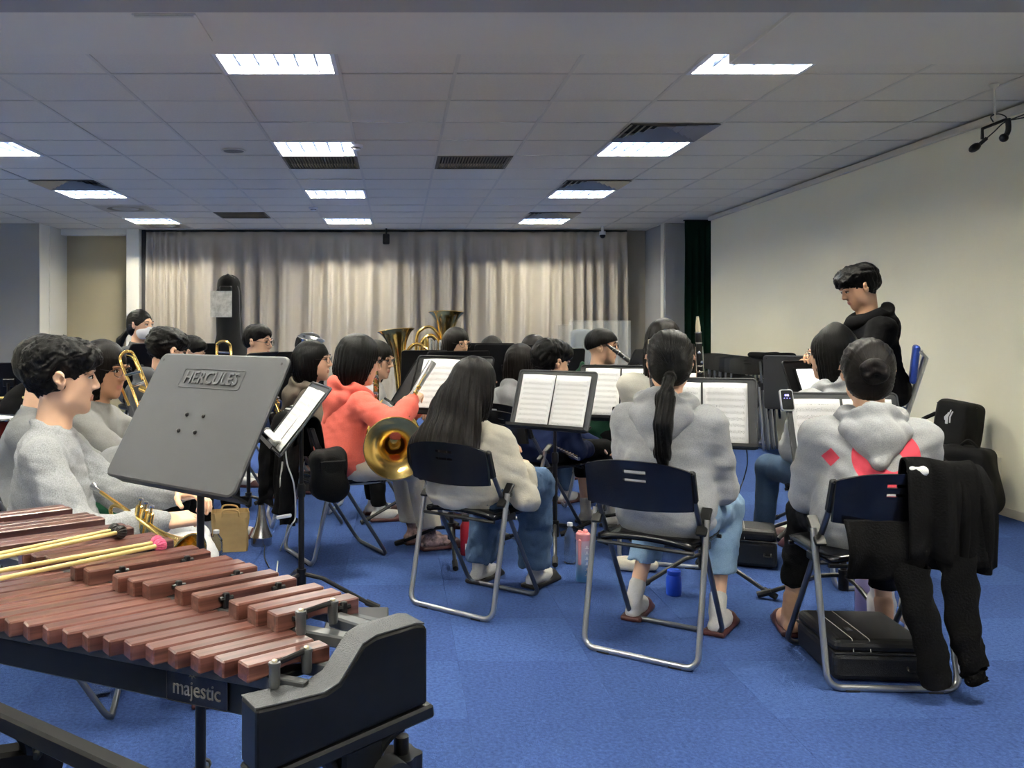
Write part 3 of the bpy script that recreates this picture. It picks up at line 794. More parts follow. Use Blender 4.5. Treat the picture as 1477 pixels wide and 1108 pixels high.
PEOPLE = {}
def person(key, label, head, face, hair='short', top=None, top_style='sweater', bottom=None, look=(0, 0), lean=0.06, side=0.0, seat=0.43, male=False, skin=0,
           lh=None, rh=None, knees=(0.42, 0.42), feet=((-0.11, 0.46), (0.11, 0.46)), knee_x=0.115, hem=0.10, wide=1.0, shoes='slipper', shoe_mat=None, sock_mat=None,
           glasses=None, mask=False, elbow=(0.55, -0.35, -1), q=1.0, big=1.0, hair_mat=None, hands='curl', extra_top=None, fold=1.0, seed=None, top_label=None, legs=True, curl=35, hood_k=1.0, hs=1.10):
    """seated figure; head = pixel x, pixel y of the head centre and depth; face = heading in degrees (0 right, 90 away from camera)"""
    seed = seed or (abs(hash_(key)) % 1000)
    hw = at(*head); a = R(face); f = Vector((math.cos(a), math.sin(a), 0)); rt = Vector((math.sin(a), -math.cos(a), 0))
    base = Vector((hw.x, hw.y, 0)) - f * lean - rt * side
    t = thing('person', label, 'person', base, a - PI / 2)
    PEOPLE[key] = t
    hz = seat + 0.095; hc = np.array((side, lean, hw.z)); P0 = np.array((0, 0, hz))
    def loc(w):
        d = Vector(w) - base; return np.array((d.dot(rt), d.dot(f), w[2]))
    N = hc + np.array((0, -0.035, -0.175)) - np.array((0, 0.012, 0)) * (look[1] / 20.0)
    L = N[2] - hz; B = big
    C = P0 + (N - P0) * 0.62 + np.array((0, -0.022, 0)); Be = P0 + (N - P0) * 0.28 + np.array((0, 0.005, 0))
    sw = (0.178 if male else 0.160) * B
    S = {s: N + np.array((s * sw, -0.005, -0.070)) for s in (-1, 1)}
    E = {}; Wr = {}
    for s, tgt in ((-1, lh), (1, rh)):
        if tgt is None: tgt = (s * 0.07, 0.31, hz + 0.14)
        elif len(tgt) == 4: tgt = loc(at(*tgt[:3]))
        E[s], Wr[s] = ik(S[s], tgt, 0.285, 0.25, (s * elbow[0], elbow[1], elbow[2]))
    # ---- top
    thick = {'sweater': 1.0, 'hoodie': 1.07, 'tee': 0.95}[top_style] * B
    it = [('u', 0, ('e', tuple(P0 + np.array((0, -0.008, 0.000))), (0.190 * B, 0.156 * B, 0.130))),
          ('u', 0.10, ('e', tuple(Be), (0.158 * thick, 0.120 * thick, L * 0.38))),
          ('u', 0.08, ('e', tuple(C + np.array((0, 0.012, 0))), (0.158 * thick, 0.104 * thick, L * 0.34))),
          ('u', 0.07, ('c', tuple(S[-1] * 0.85 + S[1] * 0.15), tuple(S[1] * 0.85 + S[-1] * 0.15), 0.058 * thick, 0.058 * thick)),
          ('u', 0.06, ('c', tuple(N + np.array((0, -0.008, -0.050))), tuple(N + np.array((0, 0.0, -0.010))), 0.078, 0.062))]
    for s in (-1, 1):
        wv = Wr[s] - E[s]; wv /= np.linalg.norm(wv)
        mid = (S[s] * 0.5 + E[s] * 0.5) + np.array((0, 0, -0.008))
        it += [('u', 0.05, ('c', tuple(S[s]), tuple(mid), 0.060 * thick, 0.058 * thick)), ('u', 0.03, ('c', tuple(mid), tuple(E[s]), 0.058 * thick, 0.054 * thick)),
               ('u', 0.035, ('c', tuple(E[s]), tuple(E[s] * 0.35 + Wr[s] * 0.65), 0.054 * thick, 0.049 * thick)), ('u', 0.02, ('c', tuple(E[s] * 0.35 + Wr[s] * 0.65), tuple(Wr[s] - wv * 0.030), 0.050 * thick, 0.043)),
               ('u', 0.004, ('c', tuple(Wr[s] - wv * 0.032), tuple(Wr[s] - wv * 0.008), 0.037, 0.036))]
    if top_style == 'hoodie':
        k = hood_k; tip = N + np.array((0, -0.150, -0.142 * k))
        hd = [('u', 0, ('t', tuple(N + np.array((0, -0.012, 0.006))), 0.088 * k, 0.036 * k, rotm(pitch=26))),
              ('u', 0.02, ('c', tuple(N + np.array((-0.082 * k, -0.085, -0.034))), tuple(tip), 0.040 * k, 0.024)), ('u', 0.02, ('c', tuple(N + np.array((0.082 * k, -0.085, -0.034))), tuple(tip), 0.040 * k, 0.024)),
              ('u', 0.03, ('e', tuple(N + np.array((0, -0.118, -0.050 * k))), (0.080 * k, 0.056, 0.075 * k))),
              ('s', 0.012, ('c', tuple(N + np.array((0, -0.002, 0.10))), tuple(N + np.array((0, -0.018, 0.005))), 0.060, 0.048)),
              ('s', 0.010, ('b', tuple(N + np.array((0, -0.200, -0.03))), (0.0012, 0.028, 0.06), 0.001)),
              ('s', 0.012, ('c', tuple(N + np.array((-0.12 * k, -0.070, 0.066))), tuple(N + np.array((0.12 * k, -0.070, 0.066))), 0.034, 0.034))]
        hw_ = ridges(seed + 40, 0.0035, 18, (1, 1, 1.2))
        NM().add(*sdf_mesh(hd, 0.0075 * q, hw_)).build('hood', top, t)
    else:
        it += [('u', 0.012, ('t', tuple(N + np.array((0, 0.004, 0.008))), 0.060 if not male else 0.066, 0.012, rotm(pitch=18)))]
    if extra_top: it += extra_top(N, S, E, Wr, P0)
    it += [('s', 0.02, ('p', (0, 0, -1), -(hz - 0.092)))]
    h = 0.0095 * q
    big_w = ridges(seed, 0.0046 * fold, 15, (1, 1, 1.6)); fine_w = waves(seed + 1, 0.0022 * fold, 45, (1, 1, 1.6))
    def hem_band(P): return (0.004 * (np.exp(-((P[:, 2] - (hz - 0.005)) / 0.012) ** 2))).astype(F32)
    nm = NM(); nm.add(*sdf_mesh(it, h, lambda P: big_w(P) + fine_w(P) + (hem_band(P) if top_style != 'tee' else 0)))
    nm.build({'hoodie': 'hoodie', 'sweater': 'sweatshirt', 'tee': 'shirt'}[top_style], top, t)
    # ---- trousers
    kz = seat + 0.065; legsd = {}
    for s, kl, ft in ((-1, knees[0], feet[0]), (1, knees[1], feet[1])):
        legsd[s] = (np.array((s * 0.088, 0.03, hz - 0.015)), np.array((s * knee_x + (ft[0] - s * 0.11) * 0.4, kl, kz)), np.array((ft[0], ft[1], 0.085)))
    it = [('u', 0, ('e', (0, 0.005, hz - 0.015), (0.178 * B, 0.150 * B, 0.098)))]
    for s in (-1, 1):
        hj, kn, an = legsd[s]
        it += [('u', 0.05, ('c', tuple(hj), tuple(kn), 0.088 * B * (1 + 0.3 * (wide - 1)), 0.067 * (1 + 0.5 * (wide - 1)))), ('u', 0.03, ('c', tuple(kn), tuple(an * 0.97 + kn * 0.03), 0.064 * (1 + 0.5 * (wide - 1)), 0.047 * wide))]
    it += [('s', 0.006, ('p', (0, 0, -1), -hem)), ('s', 0.004, ('p', (0, 0, 1), hz + 0.05))]
    if legs:
        pw = ridges(seed + 7, 0.0075 * fold, 14, (1, 1.4, 1.4)); pf = waves(seed + 8, 0.0020 * fold, 60)
        nm = NM(); nm.add(*sdf_mesh(it, h * 1.1, lambda P: pw(P) + pf(P))); nm.build('trousers', bottom, t)
    # ---- socks and shoes
    if legs:
        for s in (-1, 1):
            hj, kn, an = legsd[s]; dr = Vector((feet[0 if s < 0 else 1][0] * 0.25, 1.0, 0)).normalized(); dr = np.array(dr)
            heel = an * np.array((1, 1, 0)) + np.array((0, 0, 0.034)) - dr * 0.028; toe = heel + dr * 0.175
            up = (kn - an); up /= np.linalg.norm(up)
            so = [('u', 0, ('c', tuple(an + up * 0.065), tuple(an), 0.0355, 0.034)), ('u', 0.03, ('c', tuple(heel), tuple(toe), 0.031, 0.026)), ('u', 0.04, ('e', tuple(heel * 0.45 + toe * 0.55 + np.array((0, 0, 0.008))), (0.034, 0.06, 0.028))), ('s', 0.003, ('p', (0, 0, -1), -0.012))]
            hi = 0.007 * max(1, q)
            V, Fq = sdf_mesh(so, hi, waves(seed + 20, 0.001, 90)); NM().add(V, Fq).build('sock', sock_mat or sock_w, t)
            Rm = np.array([(dr[1], -dr[0], 0), dr, (0, 0, 1)])
            mid = (heel + toe) / 2 * np.array((1, 1, 0))
            sh = [('u', 0, ('b', tuple(mid + np.array((0, 0, 0.010)) + dr * 0.004), (0.046, 0.128, 0.012), 0.010, Rm)), ('u', 0.02, ('e', tuple(mid + dr * 0.075 + np.array((0, 0, 0.026))), (0.044, 0.058, 0.036), Rm))]
            if shoes == 'shoe':
                sh += [('u', 0.02, ('c', tuple(heel), tuple(toe), 0.038, 0.034)), ('u', 0.02, ('c', tuple(heel + np.array((0, 0, 0.03))), tuple(heel + np.array((0, 0, 0.045)) + dr * 0.03), 0.040, 0.040))]
            sh += [('s', 0.002, ('p', (0, 0, -1), -0.001))]
            V, Fq = sdf_mesh(sh, hi); NM().add(V, Fq).build('slipper' if shoes == 'slipper' else 'shoe', shoe_mat or slip_m, t)
    # ---- body: head, neck, trunk, limbs and hands in one mesh
    nm = NM(); hR = rotm(look[0], look[1], look[2] if len(look) > 2 else 0)
    neck = tuple(hR @ (N + np.array((0, 0, -0.02)) - hc) / hs); hR1 = hR; hR = hR * hs
    V, Fq = sdf_mesh(head_items(neck, male), 0.0052 * max(0.9, q)); 
    cen = V[Fq].mean(1); mi = np.zeros(len(Fq), int)
    lipm = (np.abs(cen[:, 0]) < 0.018) & (np.abs(cen[:, 2] + 0.060) < 0.0085) & (cen[:, 1] > 0.0825); mi[lipm] = 1
    nm.add(V, Fq, mi, hR, hc)
    core = [('u', 0, ('e', tuple(P0), (0.15, 0.12, 0.10))), ('u', 0.08, ('c', tuple(P0), tuple(C), 0.10, 0.085)), ('u', 0.06, ('c', tuple(C), tuple(N), 0.082, 0.042))]
    for s in (-1, 1):
        hj, kn, an = legsd[s]
        core += [('u', 0.03, ('c', tuple(S[s]), tuple(E[s]), 0.042, 0.036)), ('u', 0.02, ('c', tuple(E[s]), tuple(Wr[s]), 0.036, 0.025))]
        if legs: core += [('u', 0.03, ('c', tuple(hj), tuple(kn), 0.065, 0.048)), ('u', 0.02, ('c', tuple(kn), tuple(an), 0.045, 0.029))]
    nm.add(*sdf_mesh(core, 0.014))
    for s in (-1, 1):
        wv = Wr[s] - E[s]; wv /= np.linalg.norm(wv)
        yv = wv * 0.8 + np.array((-s * 0.35, 0.15, -0.1)); yv /= np.linalg.norm(yv)
        zv = np.array((s * 0.35, 0.1, 1.0)); zv = zv - yv * (zv @ yv); zv /= np.linalg.norm(zv); xv = np.cross(yv, zv)
        V, Fq = sdf_mesh(hand_items(-s, curl), 0.0038 * max(1.0, q)); nm.add(V, Fq, 0, np.array((xv, yv, zv)), Wr[s])
    eb = MB(); ew = MB(); bw = MB()
    for s in (-1, 1):
        Rz = Matrix.Rotation(-s * R(14), 3, 'Z')
        ew.ball((s * 0.0315, 0.0825, 0.0065), (0.0145, 0.0075, 0.0050), 12, rot=Rz); eb.ball((s * 0.0310, 0.0876, 0.0066), (0.0056, 0.0040, 0.0056), 10, rot=Rz)
        eb.tube([(s * 0.047, 0.0790, 0.0075), (s * 0.040, 0.0870, 0.0125), (s * 0.030, 0.0905, 0.0138), (s * 0.018, 0.0885, 0.0090)], 0.0016, 5)
        bw.tube([(s * 0.050, 0.0795, 0.0285), (s * 0.040, 0.0885, 0.0335), (s * 0.028, 0.0935, 0.0335), (s * 0.016, 0.0950, 0.0300)], [0.0012, 0.0026, 0.0030, 0.0022], 6)
    nm.add_mb(ew, 2, hR, hc); nm.add_mb(eb, 3, hR, hc); nm.add_mb(bw, 4, hR, hc)
    nm.build('body', [skin_mat(skin), lip_m, eye_w, eye_d, brow_m], t)
    # ---- hair
    hi = hair_items(hair); hm = hair_mat or hair_m
    Vh, Fh_ = sdf_mesh(hi, 0.0048 * max(0.85, q), hair_disp(hair, seed)); nh = NM(); nh.add(Vh, Fh_, 0, hR, hc)
    ho = nh.build('hair', hm, t); put_strand(ho, strand_of(hair, Vh))
    if hair == 'ponytail':
        tie = hc + np.array((0.0, -0.112, -0.055)) @ hR
        pts = [tie + np.array((0, 0.01, 0.012)), tie + np.array((0, -0.036, -0.015)), tie + np.array((0.004, -0.090, -0.08)), tie + np.array((0.006, -0.128, -0.18)), tie + np.array((0.0, -0.112, -0.29)), tie + np.array((-0.004, -0.090, -0.375))]
        rr = [0.018, 0.020, 0.033, 0.037, 0.030, 0.012]
        ti = []
        for i in range(5):
            ti.append(('u', 0.015, ('c', tuple(pts[i]), tuple(pts[i + 1]), rr[i], rr[i + 1])))
        cx_ = float(tie[0])
        def td(P): return (-0.0022 * (np.sin((P[:, 0] - cx_) * 420 + 5 * np.sin(P[:, 2] * 9)) + 0.7 * np.sin((P[:, 0] - cx_) * 760 + 1)) + 0.001 * np.sin(P[:, 2] * 30)).astype(F32)
        Vt, Ft = sdf_mesh(ti, 0.0045 * max(0.85, q), td); po_ = NM().add(Vt, Ft).build('ponytail', hm, t)
        put_strand(po_, np.stack([(Vt[:, 0] - cx_) * 22, Vt[:, 2], Vt[:, 1]], 1))
        MB().tube([tuple(tie + np.array((0.021 * math.cos(u * PI / 8), -0.010, 0.021 * math.sin(u * PI / 8) - 0.004))) for u in range(16)], 0.006, 6, closed=True).build('hair_tie', rubber, t)
    if glasses:
        g = MB()
        for s in (-1, 1):
            g.tube([(s * 0.033 + 0.0215 * math.cos(u * PI / 10), 0.104 - 0.010 * abs(math.cos(u * PI / 10)) * (1 if math.cos(u * PI / 10) * s > 0 else 0.2), 0.004 + 0.0185 * math.sin(u * PI / 10)) for u in range(20)], 0.0014, 5, closed=True)
            g.tube([(s * 0.054, 0.096, 0.008), (s * 0.073, 0.07, 0.010), (s * 0.079, 0.0, 0.012), (s * 0.077, -0.02, -0.006)], 0.0016, 5)
        g.tube([(-0.012, 0.105, 0.008), (0, 0.108, 0.011), (0.012, 0.105, 0.008)], 0.0014, 5)
        W = MB(); W.v = [tuple(np.array(v) @ hR + hc) for v in g.v]; W.f, W.m, W.sm = g.f, g.m, g.sm
        W.build('glasses', glass_f if glasses == 'wire' else blk_plastic, t)
    if mask:
        it = [('u', 0, ('e', (0, 0.034, -0.052), (0.068, 0.068, 0.060))), ('u', 0.03, ('c', (0, 0.095, -0.02), (0, 0.088, -0.085), 0.016, 0.02)), ('i', 0.004, ('b', (0, 0.08, -0.056), (0.075, 0.075, 0.050), 0.01))]
        nk = NM().add(*sdf_mesh(it, 0.005), 0, hR, hc); nk.build('face_mask', mat('mask_white', (232, 232, 234), 0.85), t)
    return t
def hash_(s):
    v = 7
    for c in s: v = (v * 31 + ord(c)) % 100003
    return v

# ------------------------------------------------------------------ marimba
wood_m = bpy.data.materials.new('rosewood_bar'); wood_m.use_nodes = True
def _wood():
    nt = wood_m.node_tree; b = nt.nodes['Principled BSDF']; tc = nt.nodes.new('ShaderNodeTexCoord'); mp = nt.nodes.new('ShaderNodeMapping')
    mp.inputs['Scale'].default_value = (60, 2.2, 60); nt.links.new(tc.outputs['Object'], mp.inputs['Vector'])
    oi = nt.nodes.new('ShaderNodeObjectInfo'); cmb = nt.nodes.new('ShaderNodeCombineXYZ'); sc_ = M_(nt, 'MULTIPLY', oi.outputs['Random'], 37.0)
    nt.links.new(sc_, cmb.inputs[0]); nt.links.new(sc_, cmb.inputs[1]); nt.links.new(cmb.outputs[0], mp.inputs['Location'])
    n = nt.nodes.new('ShaderNodeTexNoise'); n.inputs['Scale'].default_value = 1.0; n.inputs['Detail'].default_value = 6; n.inputs['Distortion'].default_value = 1.2
    nt.links.new(mp.outputs[0], n.inputs['Vector'])
    cr = nt.nodes.new('ShaderNodeValToRGB'); e = cr.color_ramp.elements
    e[0].position = 0.30; e[0].color = (*lin((60, 34, 29)), 1); e[1].position = 0.72; e[1].color = (*lin((118, 78, 67)), 1)
    k = e.new(0.5); k.color = (*lin((90, 54, 46)), 1)
    nt.links.new(n.outputs['Fac'], cr.inputs[0])
    hs = nt.nodes.new('ShaderNodeHueSaturation'); nt.links.new(cr.outputs[0], hs.inputs['Color'])
    nt.links.new(M_(nt, 'ADD', M_(nt, 'MULTIPLY', oi.outputs['Random'], 0.35), 0.85), hs.inputs['Value'])
    nt.links.new(hs.outputs[0], b.inputs['Base Color']); b.inputs['Roughness'].default_value = 0.34; b.inputs['Coat Weight'].default_value = 0.25; b.inputs['Coat Roughness'].default_value = 0.25
_wood()
mar = thing('marimba', 'large marimba with reddish rosewood bars on a black frame', 'marimba', (0, 0, 0))
pl_satin = mat('black_satin_panel', (8, 9, 11), 0.38, noise=(30, 0.4, (13, 14, 17)), spec=0.3)
pl_grain = mat('grey_grained_edge', (74, 76, 80), 0.55, noise=(160, 0.8, (50, 52, 55)), bump=(400, 0.35))
def lp(px, py, z):
    Z = (EYE - z) * FPX / (py - CY); return at(px, py, Z)
ZN, ZA = 0.762, 0.790                      # top of natural and accidental bars
d_bar = Vector((0.795, 0.607, 0)).normalized()
n0 = lp(342, 952, ZN); n11 = lp(6, 891, ZN); stepn = (n11 - n0) / 11.0
nb0 = lp(460, 922, ZN)
a0 = lp(384, 880.5, ZA); a1 = lp(101, 813, ZA); ab0 = lp(497, 853, ZA); ab1 = lp(104, 731.5, ZA)
nperp = Vector((-d_bar.y, d_bar.x, 0))
rotb = Matrix((nperp, d_bar, Vector((0, 0, 1)))).transposed()       # local x across the bar, y along it
def bar_piece(front, L, w, th, name='bar', holes=True):
    c = front + d_bar * (L / 2) - nperp * (w / 2) + Vector((0, 0, -th / 2))
    key = (round(L, 3), round(w, 4))
    bm = bmesh.new(); bmesh.ops.create_cube(bm, size=1.0)
    for v in bm.verts: v.co = Vector((v.co.x * w, v.co.y * L, v.co.z * th))
    bmesh.ops.subdivide_edges(bm, edges=[e for e in bm.edges if abs(e.verts[0].co.y - e.verts[1].co.y) > L * 0.5], cuts=8)
    for v in bm.verts:                                            # arched underside
        if v.co.z < 0 and abs(v.co.y) < L * 0.33: v.co.z += th * 0.45 * (1 - (v.co.y / (L * 0.33)) ** 2)
    bmesh.ops.bevel(bm, geom=[e for e in bm.edges if e.calc_face_angle(0) > 1.0], offset=0.0025, segments=1, affect='EDGES')
    me = bpy.data.meshes.new(name); bm.to_mesh(me); bm.free(); me.materials.append(wood_m)
    o = put(name, me, mar, c); o.rotation_euler = rotb.to_euler(); return o
step_n = abs(stepn.dot(nperp))
nat_back_dir = (a1 - a0).normalized()
for i in range(20):
    f = n0 + stepn * i
    # natural bars reach a little under the accidental row
    s = ((a0 - f).dot(nperp)) / nat_back_dir.dot(nperp)
    tgt = a0 - nat_back_dir * s
    L = (nb0 - n0).length * (1 + 0.105 * i)
    bar_piece(f, L, step_n * 0.86, 0.027)
# accidentals: positions read along the row, in groups of three and two
acc_px = [(384, 880.5), (356, 873), (328.7, 865), (275, 855), (251, 846), (204.5, 838.5), (182.6, 833.5), (161.6, 828), (119.6, 818.8), (100.8, 813.3), (64, 801), (44, 798.5), (26, 795)]
fr_dir = (a1 - a0); bk_dir = (ab1 - ab0)
def accidental(front):
    # length: to the back line measured along the bar
    s = ((front - ab0).dot(nperp)) / bk_dir.normalized().dot(nperp)
    back = ab0 + bk_dir.normalized() * s
    L = max(0.12, (back - front).dot(d_bar))
    return bar_piece(front, L, step_n * 0.90, 0.030)
last = None; accs = []
for (px, py) in acc_px:
    f = lp(px, py, ZA); accs.append(f); accidental(f)
u = (lp(26, 795, ZA) - lp(64, 801, ZA)) / 2
gap = (lp(64, 801, ZA) - lp(100.8, 813.3, ZA))
f = accs[-1]
for k, jump in enumerate((1, 0, 1, 0, 0, 1, 0)):
    f = f + (gap * 1.05 if jump else u * 1.02); accs.append(f); accidental(f)
# support cord posts between accidental bars
for k, f in enumerate(accs[:13]):
    if k in (0, 3, 5, 8, 10):
        for q in (0.25, 0.78):
            s = ((f - ab0).dot(nperp)) / bk_dir.normalized().dot(nperp); L = ((ab0 + bk_dir.normalized() * s) - f).dot(d_bar)
            c = f + d_bar * L * q - nperp * (step_n * 1.02) + Vector((0, 0, -0.010))
            pst = MB().box(c + Vector((0, 0, -0.012)), (0.010, 0.012, 0.045), rotb, 0.002).tube([c - d_bar * 0.013, c + d_bar * 0.013], 0.0045, 8)
            pst.build('cord_post', blk_plastic, mar)
# front rail panel (black), end block, frame
pA = lp(345, 968, 0.735); pdir = stepn.normalized(); pn = Vector((-pdir.y, pdir.x, 0))
if pn.dot(d_bar) < 0: pn = -pn
pA = pA - pdir * 0.04; far = pA + pdir * 1.5; panel_h = 0.069
mb = MB().bar(pA + pn * 0.012 + Vector((0, 0, -panel_h / 2)), far + pn * 0.012 + Vector((0, 0, -panel_h / 2)), 0.022, panel_h, 0.003)
mb.build('front_panel', pl_satin, mar)
# inner rails carrying the bars
for (o_, k) in ((n0 + d_bar * 0.03, 1), (n0 + d_bar * 0.115, 1), (a0 + d_bar * 0.03, 2), (a0 + d_bar * 0.14, 2)):
    dirr = stepn.normalized() if k == 1 else (fr_dir.normalized() if o_ is not None else None)
    z = (ZN - 0.035) if k == 1 else (ZA - 0.038)
    p_ = Vector((o_.x, o_.y, z)); MB().bar(p_ - dirr * 0.09, p_ + dirr * 1.25, 0.018, 0.022, 0.002).build('bar_rail', mat('rail_grey', (70, 72, 75), 0.4, 0.3), mar)
# end block: outline in the plane of the short end
eA = lp(358, 1012, 0.730); eB = lp(602, 893, 0.800)
ev = Vector((eB.x - eA.x, eB.y - eA.y, 0)); el = ev.length; ev.normalize()
en = Vector((ev.y, -ev.x, 0))                                     # outwards (towards the camera right)
zb0 = 0.638
prof_top = [(0.0, 0.728), (0.06, 0.728), (el * 0.38, 0.729), (el * 0.46, 0.738), (el * 0.60, 0.788), (el * 0.68, 0.797), (el - 0.02, 0.803), (el - 0.004, 0.800), (el, 0.792)]
poly = [(0.0, zb0), (0.004, zb0 - 0.004)] + [(el - 0.004, 0.676), (el, 0.680)] + list(reversed(prof_top))
Mx = Matrix(((ev.x, 0, en.x, eA.x), (ev.y, 0, en.y, eA.y), (0, 1, 0, 0), (0, 0, 0, 1)))
mb = MB(); mb.prism(poly, -0.030, 0.030, Mx)
eo = mb.build('end_block', [pl_satin, pl_grain], mar)
bv = eo.modifiers.new('bevel', 'BEVEL'); bv.width = 0.005; bv.segments = 2; bv.limit_method = 'ANGLE'; bv.angle_limit = R(50)
# grained top edge strip
rows = []
for (s_, z_) in prof_top[:-1]:
    p_ = eA + ev * s_
    rows.append([(p_.x + en.x * w_, p_.y + en.y * w_, z_ + 0.0022) for w_ in (-0.0275, 0.0, 0.0275)])
MB().grid(rows, thick=0.002).build('end_block_edge', pl_grain, mar)
# lower rail of the end block, brackets, leg hinge and knobs
lowA = eA + en * 0.004 + Vector((0, 0, 0)); lowB = eA + ev * el
MB().bar((eA.x, eA.y, zb0 - 0.018), (eA.x + ev.x * (el + 0.012), eA.y + ev.y * (el + 0.012), 0.664), 0.066, 0.022, 0.004).build('lower_rail', blk_plastic, mar)
for s_ in (0.03, el - 0.03):
    c = eA + ev * s_; zz = (zb0 if s_ < 0.1 else 0.652) - 0.03
    kb = MB().lathe([(0.012, 0.0), (0.012, -0.03)], (c.x, c.y, zz), n=16)
    star = [(0.030 * (1 + 0.12 * math.cos(5 * a)) * math.cos(a), 0.030 * (1 + 0.12 * math.cos(5 * a)) * math.sin(a)) for a in [2 * PI * k / 40 for k in range(40)]]
    kb.prism(star, -0.052, -0.026, Matrix.Translation((c.x, c.y, zz)))
    kb.build('height_knob', blk_plastic, mar)
legc = eA + ev * (el * 0.62)
MB().box((legc.x, legc.y, 0.33), (0.07, 0.045, 0.66), Matrix.Rotation(math.atan2(ev.y, ev.x), 3, 'Z'), 0.006).build('leg', blk_plastic, mar)
hb = MB().tube([(legc.x + en.x * 0.02 + ev.x * 0.04, legc.y + en.y * 0.02 + ev.y * 0.04, 0.585), (legc.x + en.x * 0.055 + ev.x * 0.04, legc.y + en.y * 0.055 + ev.y * 0.04, 0.585)], 0.026, 20)
hb.bar((legc.x + en.x * 0.04 + ev.x * 0.04, legc.y + en.y * 0.04 + ev.y * 0.04, 0.585), (legc.x + en.x * 0.04 + ev.x * 0.04, legc.y + en.y * 0.04 + ev.y * 0.04, 0.36), 0.034, 0.05, 0.006, up=en)
hb.build('hinge_arm', mat('hinge_black', (30, 31, 33), 0.42), mar)
MB().lathe([(0.007, 0), (0.008, 0.006), (0.004, 0.009)], Vector((legc.x, legc.y, 0.585)) + en * 0.056 + ev * 0.04, en, 12).build('bolt', chrome, mar)
hc2 = Vector((legc.x, legc.y, 0)) + en * 0.05 + ev * 0.062
MB().lathe([(0.020, 0.30), (0.021, 0.50), (0.016, 0.508)], (hc2.x, hc2.y, 0), n=16).build('damper_cylinder', blk_plastic, mar)
arc = [Vector((eA.x, eA.y, 0)) + ev * (0.10 + (el * 0.55 - 0.10) * k / 10) + Vector((0, 0, 0.635 - 0.11 * (k / 10) ** 2.2)) for k in range(11)]
MB().tube(arc, 0.012, 8).build('brace', blk_plastic, mar)
arc = [Vector((eA.x, eA.y, 0)) + ev * (el - 0.03 - (el * 0.30) * k / 10) + Vector((0, 0, 0.640 - 0.09 * (k / 10) ** 1.8)) for k in range(11)]
MB().tube(arc, 0.012, 8).build('brace', blk_plastic, mar)
# rails between last bars and end block with metal cord pins
silv_d = mat('pin_grey', (96, 98, 100), 0.35, 0.6); pin_tip = mat('pin_tip', (226, 216, 186), 0.3, 0.4)
def pin(px, py, ztop, L=0.034):
    p_ = lp(px, py, ztop)
    o = MB().lathe([(0.0075, -L), (0.0085, -L * 0.8), (0.0085, -0.004), (0.010, 0.0), (0.009, 0.003)], p_, n=12).build('cord_pin', silv_d, mar)
    MB().lathe([(0.0042, 0.003), (0.0042, 0.006), (0.002, 0.007)], p_, n=10).build('pin_tip', pin_tip, o); return p_
q1 = pin(396, 958, 0.766); q2 = pin(442, 938, 0.766); q3 = pin(434, 884, 0.806); q4 = pin(480, 869, 0.806)
MB().tube([q1, q2], 0.0045, 8).build('cord', blk_plastic, mar); MB().tube([q3, q4], 0.0045, 8).build('cord', blk_plastic, mar)
MB().bar(lp(435, 913, 0.755) , lp(505, 925, 0.755), 0.03, 0.02, 0.003).build('cross_rail', silv_d, mar)
MB().bar(lp(482, 893, 0.765), lp(530, 908, 0.765), 0.03, 0.02, 0.003).build('cross_rail', silv_d, mar)
MB().bar(lp(385, 975, 0.728), lp(455, 952, 0.728), 0.05, 0.012, 0.002).build('cross_rail', blk_plastic, mar)
MB().bar(lp(470, 900, 0.72), lp(560, 900, 0.72), 0.16, 0.012, 0.002).build('deck_panel', blk_plastic, mar)
# resonator tubes under the bars
res_m = mat('resonator_black', (20, 21, 23), 0.4)
for i in range(0, 16):
    f = n0 + stepn * i + d_bar * (0.075 + 0.008 * i); L = 0.10 + 0.012 * i
    MB().lathe([(0.017, ZN - 0.045), (0.017, ZN - 0.045 - min(L, 0.30) * 0.30)], (f.x, f.y, 0), n=12).build('resonator_tube', res_m, mar)
# lower stretcher beam with foot rail and wheel base
b0 = at(0, 1034, 1.30); b1 = at(190, 1122, 1.08); bd = (b1 - b0).normalized()
MB().bar(b0 - bd * 0.5, b1 + bd * 0.12, 0.028, 0.028, 0.004).build('stretcher', mat('beam_black', (10, 10, 11), 0.5, noise=(12, 0.5, (16, 16, 16)), spec=0.1), mar)
f0 = at(-60, 1112, 1.28); f1 = at(82, 1090, 1.42)
MB().bar(f0, f1, 0.05, 0.045, 0.006).build('base_bar', mat('beam_black', (24, 24, 25)), mar)
br = bez([at(22, 1048, 1.33), at(36, 1066, 1.345), at(40, 1088, 1.36)], 5)
MB().tube(br, 0.011, 8).box(at(48, 1084, 1.37), (0.03, 0.03, 0.016), None, 0.003).build('beam_bracket', blk_plastic, mar)
MB().lathe([(0.006, 0), (0.006, 0.006), (0.003, 0.008)], at(52, 1078, 1.365), n=10).build('bolt', chrome_dark, mar)
# name plate
pl_c = at(292, 996, 1.405); s_ = (pl_c - pA).dot(pdir); pl_c = Vector((pA.x + pdir.x * s_, pA.y + pdir.y * s_, 0.735 - panel_h * 0.5)) - pn * 0.0015
Mp = Matrix(((-pdir.x, 0, -pn.x, pl_c.x), (-pdir.y, 0, -pn.y, pl_c.y), (0, 1, 0, pl_c.z), (0, 0, 0, 1)))
plate = MB(); plate.prism(rrect(0.118, 0.062, 0.004), 0, 0.0025, Mp); po = plate.build('name_plate', mat('plate_black', (16, 17, 19), 0.25), mar)
gold_t = mat('plate_letter_pewter', (168, 156, 132), 0.3, 0.8)
rim = MB(); rim.tube([Mp @ Vector((x, y, 0.0026)) for x, y in rrect(0.116, 0.060, 0.004)], 0.0006, 4, closed=True); rim.build('plate_rim', mat('plate_rim', (60, 58, 55), 0.4, 0.5), po)
